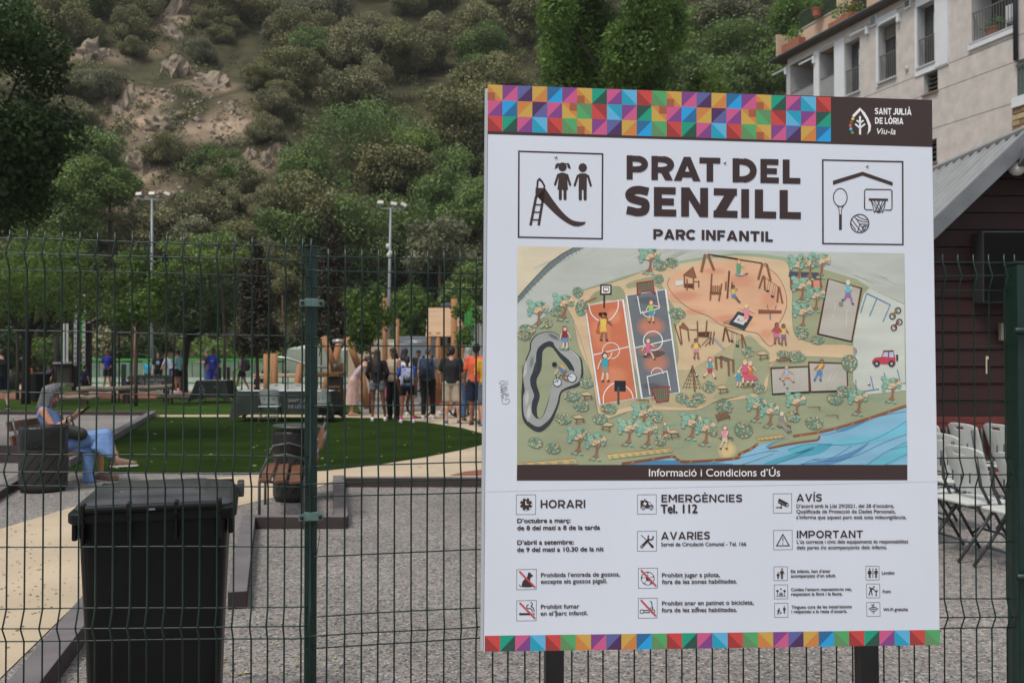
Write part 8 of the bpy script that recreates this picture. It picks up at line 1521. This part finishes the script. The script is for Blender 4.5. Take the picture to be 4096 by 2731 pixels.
# eaves, gutter, terrace
bx('eaves_soffit', -.7, U1, Zt - .02, Zt + .04, -.4, .30, plain((92, 74, 56), .9)); bx('roof_edge', -.75, U1, Zt + .04, Zt + .16, -6, .30, M_TILE)
g = G(); g.tube([(-.8, out * .36, Zt + .08), (U1, out * .36, Zt + .10)], .10, 10); g.build('gutter', M_GUT, ap, smooth=True)
def TF(px, py, y): o2 = FO + NF * y; p_ = hit(px, py, o2, NF); return ((p_ - FO).dot(E_), p_.z)
yb = -.95; ua, za = TF(3165, 130, yb); ub, zb = TF(3346, 60, yb)
bx('terrace_parapet', -.5, ub, Zt + .15, Zt + 1.55, yb - .2, yb, M_BEIGE); bx('parapet_cap', -.55, ub, Zt + 1.55, Zt + 1.60, yb - .24, yb + .04, M_GREYR)
bx('terrace_side_wall', -.6, -.5, Zt + .15, Zt + 1.3, yb, .2, M_BEIGE); bx('upper_wall', ub, U1, Zt + .15, Zt + 4.2, yb - .25, yb, M_BEIGE); bx('white_fascia', ub - .1, U1, Zt + 3.0, Zt + 4.3, yb - .2, yb + .25, M_WREND)
gf = bx('green_mesh_screen', -.4, ub, Zt + 2.35, Zt + 2.39, yb - .05, yb - .01, M_GUT)
for i in range(46): u_ = -.4 + (ub + .4) * i / 46; bx('bar', u_, u_ + .015, Zt + 1.6, Zt + 2.35, yb - .04, yb - .02, plain((44, 56, 44), .7), parent=gf)
u_, z_ = TF(3410, 40, yb); w_ = bx('window', u_, u_ + .9, Zt + .9, Zt + 2.6, yb - .2, yb + .02, M_FRAME); bx('pane', u_ + .08, u_ + .82, Zt + 1.0, Zt + 2.5, yb + .02, yb + .03, M_WIN, parent=w_)
M_POT = mat('terracotta_pot', (.34, .13, .08), .8, .15, 8); L_POT = leafmat('pot_plant_leaves', (.11, .22, .05), .3)
def pot(u, y, z, s, label, box=False, flower=None):
    wp = FO + E_ * u + NF * y; o = empty('potted_plant', (wp.x, wp.y, z), ang, label, 'potted plant'); g = G()
    if box: g.box((0, 0, s * .25), (s * 1.6, s * .45, s * .5), taper=1.05)
    else: g.lathe([(s * .32, 0), (s * .45, s * .6), (s * .5, s * .62), (s * .5, s * .7), (s * .4, s * .7)], 14)
    g.build('pot', M_POT, o, bevel=.01 if box else 0); link('foliage', leaf_mesh('foliage', L_POT, [(x * s * .4, 0, s * (.9 + .25 * (i % 2)), s * .35, s * .3, s * .35) for i, x in enumerate((-1, 0, 1))], 240, .11 * s + .03, int(u * 10)), o)
    if flower: link('flowers', leaf_mesh('flowers', flower, [(0, 0, s * 1.1, s * .5, s * .25, s * .2)], 80, .08, 3), o)
M_FLOW = leafmat('red_flowers', (.6, .03, .03), .2)
pot(.6, .1, Zt + .2, .8, 'orange planter box with green plants at the end of the roof terrace', True); pot(1.3, yb + .3, Zt + 1.6, .5, 'small pot with yellow-green plants on the terrace parapet'); pot(3.6, -.2, Zt + .2, .8, 'brown planter box with green plants on the roof terrace', True); pot(ub + 1.5, yb + .35, Zt + .2, .8, 'pot with red flowers under the upper window of the terrace', flower=M_FLOW)
u0, u1, z0, z1 = wins['f']; pot(u0 + .55, -.4, z0 + .02, .55, 'large terracotta pot with green leaves behind the balcony railing'); 
g = G(); g.box((0, 0, .3), (.5, .4, .6)); g.box((0, .15, .9), (.5, .05, .7))
wp = FO + E_ * (u1 - .5) - NF * .6; o = empty('balcony_chair', (wp.x, wp.y, z0), ang, 'white garden chair with red cushions on the large balcony', 'chair'); g = G(); g.box((0, 0, .42), (.5, .45, .05)); g.build('seat', M_WREND, o, bevel=.01); g = G(); g.box((0, -.2, .72), (.5, .04, .5)); g.build('backrest', M_WREND, o, bevel=.01); g = G(); g.box((0, .02, .47), (.42, .38, .06)); g.build('cushion', plain((150, 60, 46), .9), o, bevel=.02)
for sx in (-1, 1):
    for sy in (-1, 1): g = G(); g.tube([(sx * .22, sy * .2, 0), (sx * .22, sy * .2, .42)], .015, 6); g.build('leg', M_WREND, o)
# ================================================================ RED HUT
M_RB = mat('dark_red_cladding', (.031, .0085, .0075), .65, .18, 2, .2, 30, stretch=(.5, 1, 8), detail=8); M_ROOF = mat('grey_metal_roof', (.33, .34, .345), .5, .12, 3, spec=.3); M_FAS = mat('grey_metal_fascia', (.20, .21, .22), .42, .15, 3, metal=.3)
YH = 12.4; ax = at(4068, 545, YH); hut = empty('red_hut', (ax.x, YH, 0), 0, 'dark red clad hut with a grey corrugated gable roof', 'building'); ea = at(3727, 868, YH); sl = (ax.z - ea.z) / (ax.x - ea.x); half = 2.9
def gz_(x): return ax.z - .12 - abs(x) * sl
nb_ = 26; bh = .235
for k in range(nb_):
    z0 = k * bh; z1 = z0 + bh - .012
    if z0 > gz_(0): break
    xl = min(half - .35, (ax.z - .12 - z0) / sl); xt = min(half - .35, max(.02, (ax.z - .12 - z1) / sl)); g = G(); g.add([(-xl, -.028, z0), (xl, -.028, z0), (xt, -.004, z1), (-xt, -.004, z1), (-xl, .03, z0), (xl, .03, z0), (xt, .03, z1), (-xt, .03, z1)], BF_ if False else [(0, 1, 2, 3), (7, 6, 5, 4), (0, 4, 5, 1), (3, 2, 6, 7), (0, 3, 7, 4), (1, 5, 6, 2)]); g.build('cladding_board', M_RB, hut)
g = G(); w_ = half - .36; g.add([(-w_, .04, 0), (w_, .04, 0), (w_, .04, gz_(w_) - .02), (0, .04, gz_(0) - .02), (-w_, .04, gz_(w_) - .02)], [(0, 1, 2, 3, 4)]); g.add([(-w_, .04, 0), (-w_, 7, 0), (-w_, 7, gz_(w_)), (-w_, .04, gz_(w_))], [(0, 1, 2, 3)]); g.build('inner_wall', M_VOID, hut, fix=False)
L7 = 7.5
for s_ in (-1, 1):
    g = G(); n = 30; vs = []; prof = [(0, 0), (.62, 0), (.66, .055), (.84, .055), (.88, 0), (1, 0)]
    for c in range(n):                                      # ribs run down the slope
        for t_, hh in prof[:-1]:
            y = -.42 + (c + t_) * L7 / n; vs += [(0, y, ax.z + hh), (s_ * half, y, ax.z - half * sl + hh)]
    m_n = len(vs) // 2; fs = [(2 * i, 2 * i + 1, 2 * i + 3, 2 * i + 2) for i in range(m_n - 1)]; g.add(vs, fs); g.build('roof_sheet', M_ROOF, hut, fix=False)
    g = G(); g.beam((s_ * .02, -.42, ax.z - .075), (s_ * half, -.42, ax.z - .075 - half * sl), .05, .20, (0, 0, 1)); g.build('bargeboard', M_FAS, hut)
g = G(); g.tube([(0, -.45, ax.z + .05), (0, L7 - .4, ax.z + .05)], .05, 8); g.build('ridge_cap', M_ROOF, hut)
def hb_(name, label, cat, x0, y0, x1, y1, dp_, m, par=None, off=-.03): a, b_ = at(x0, y0, YH - dp_), at(x1, y1, YH - dp_); g = G(); g.box((0, 0, 0), (abs(b_.x - a.x), dp_, abs(a.z - b_.z))); o = g.build(name, m, None, loc=((a.x + b_.x) / 2, YH - dp_ / 2 + off, (a.z + b_.z) / 2), bevel=.008); tag(o, label, cat); return o, a, b_
o, a, b_ = hb_('display_cabinet', 'large black screen cabinet with grey sides mounted on the red hut', 'cabinet', 3926, 925, 4330, 1212, .28, plain((46, 48, 51), .6)); g = G(); g.box((0, -.145, 0), (abs(b_.x - a.x) - .03, .012, abs(a.z - b_.z) - .05)); s_c = g.build('screen', mat('black_glass', (.004, .004, .004), .6, .1, spec=.1), o)
hb_('switch_box', 'small pale switch box on the red hut below the screen cabinet', 'box', 4000, 1292, 4042, 1362, .08, plain((132, 122, 112), .7))
q = at(4062, 620, YH - .5); o = empty('floodlight', (q.x + .28, YH - .45, q.z), 0, 'grey floodlight fixed under the gable peak of the red hut', 'light'); g = G(); g.box((0, 0, 0), (.42, .22, .22), (R(-30), 0, 0), taper=.7); g.build('housing', plain((96, 98, 98), .5), o, bevel=.02); g = G(); g.box((0, -.08, -.10), (.34, .02, .16), (R(-50), 0, 0)); g.build('lens', M_LENS, o); g = G(); g.tube([(-.22, .05, 0), (-.2, .4, .03)], .03, 8); g.build('bracket', M_GALV, o)
q = at(4050, 675, YH - .3); o = empty('security_camera', (q.x + .05, YH - .32, q.z), 0, 'white dome security camera below the hut floodlight', 'camera'); g = G(); g.hull([((0, 0, 0), (.11, .11, .10))]); g.build('dome', plain((206, 204, 198), .4), o, smooth=True); g = G(); g.hull([((.08, -.05, -.02), .05), ((.24, -.08, -.06), .04)]); g.build('lens_tube', plain((220, 218, 212), .4), o, smooth=True); g = G(); g.tube([(0, 0, .05), (0, .3, .1)], .03, 8); g.build('arm', plain((190, 188, 182), .5), o)
a, b_ = at(3735, 1660, YH - .35), at(4000, 1694, YH - .35); o = empty('red_bench', ((a.x + b_.x) / 2, YH - .35, 0), 0, 'low red wooden bench against the foot of the red hut', 'bench'); zt = a.z
for k in range(2): g = G(); g.box((0, 0, zt - .065 - k * .09), (b_.x - a.x + 1.0, .06, .08)); g.build('plank', mat('brick_red_paint', (.14, .03, .024), .7, .15, 4), o, bevel=.006)
for sx in (-1, 1): g = G(); g.box((sx * (b_.x - a.x) * .45, .1, (zt - .2) / 2), (.08, .2, zt - .2)); g.build('leg', mat('brick_red_paint', (.14, .03, .024), .7, .15, 4), o)
for i, (px, py0, py1) in enumerate(((3948, 1425, 1495), (4035, 1450, 1462))):
    a, b_ = at(px, py0, YH - .05), at(px, py1, YH - .05); g = G(); g.box((a.x, YH - .035, (a.z + b_.z) / 2), (.016, .006, a.z - b_.z)); g.box((a.x + .02, YH - .0352, a.z - .02), (.05, .006, .04)); o = g.build('peeling_tape', plain((206, 200, 170), .9), None); tag(o, ('peeling pale tape strip on the red hut', 'small pale tape scrap on the red hut by the gate post')[i], 'tape')

# thin valley air between the park and the hillside
g = G(); g.box((5, 92, 77), (360, 274, 157)); hz = g.build('haze', None); hz.data.materials.clear()
m = bpy.data.materials.new('valley_air'); m.use_nodes = True; m.node_tree.nodes.clear(); o1 = m.node_tree.nodes.new('ShaderNodeOutputMaterial'); v1 = m.node_tree.nodes.new('ShaderNodeVolumePrincipled')
v1.inputs['Color'].default_value = (.92, .94, .95, 1); v1.inputs['Density'].default_value = .0004; m.node_tree.links.new(v1.outputs[0], o1.inputs['Volume']); hz.data.materials.append(m); tag(hz, kind='stuff')
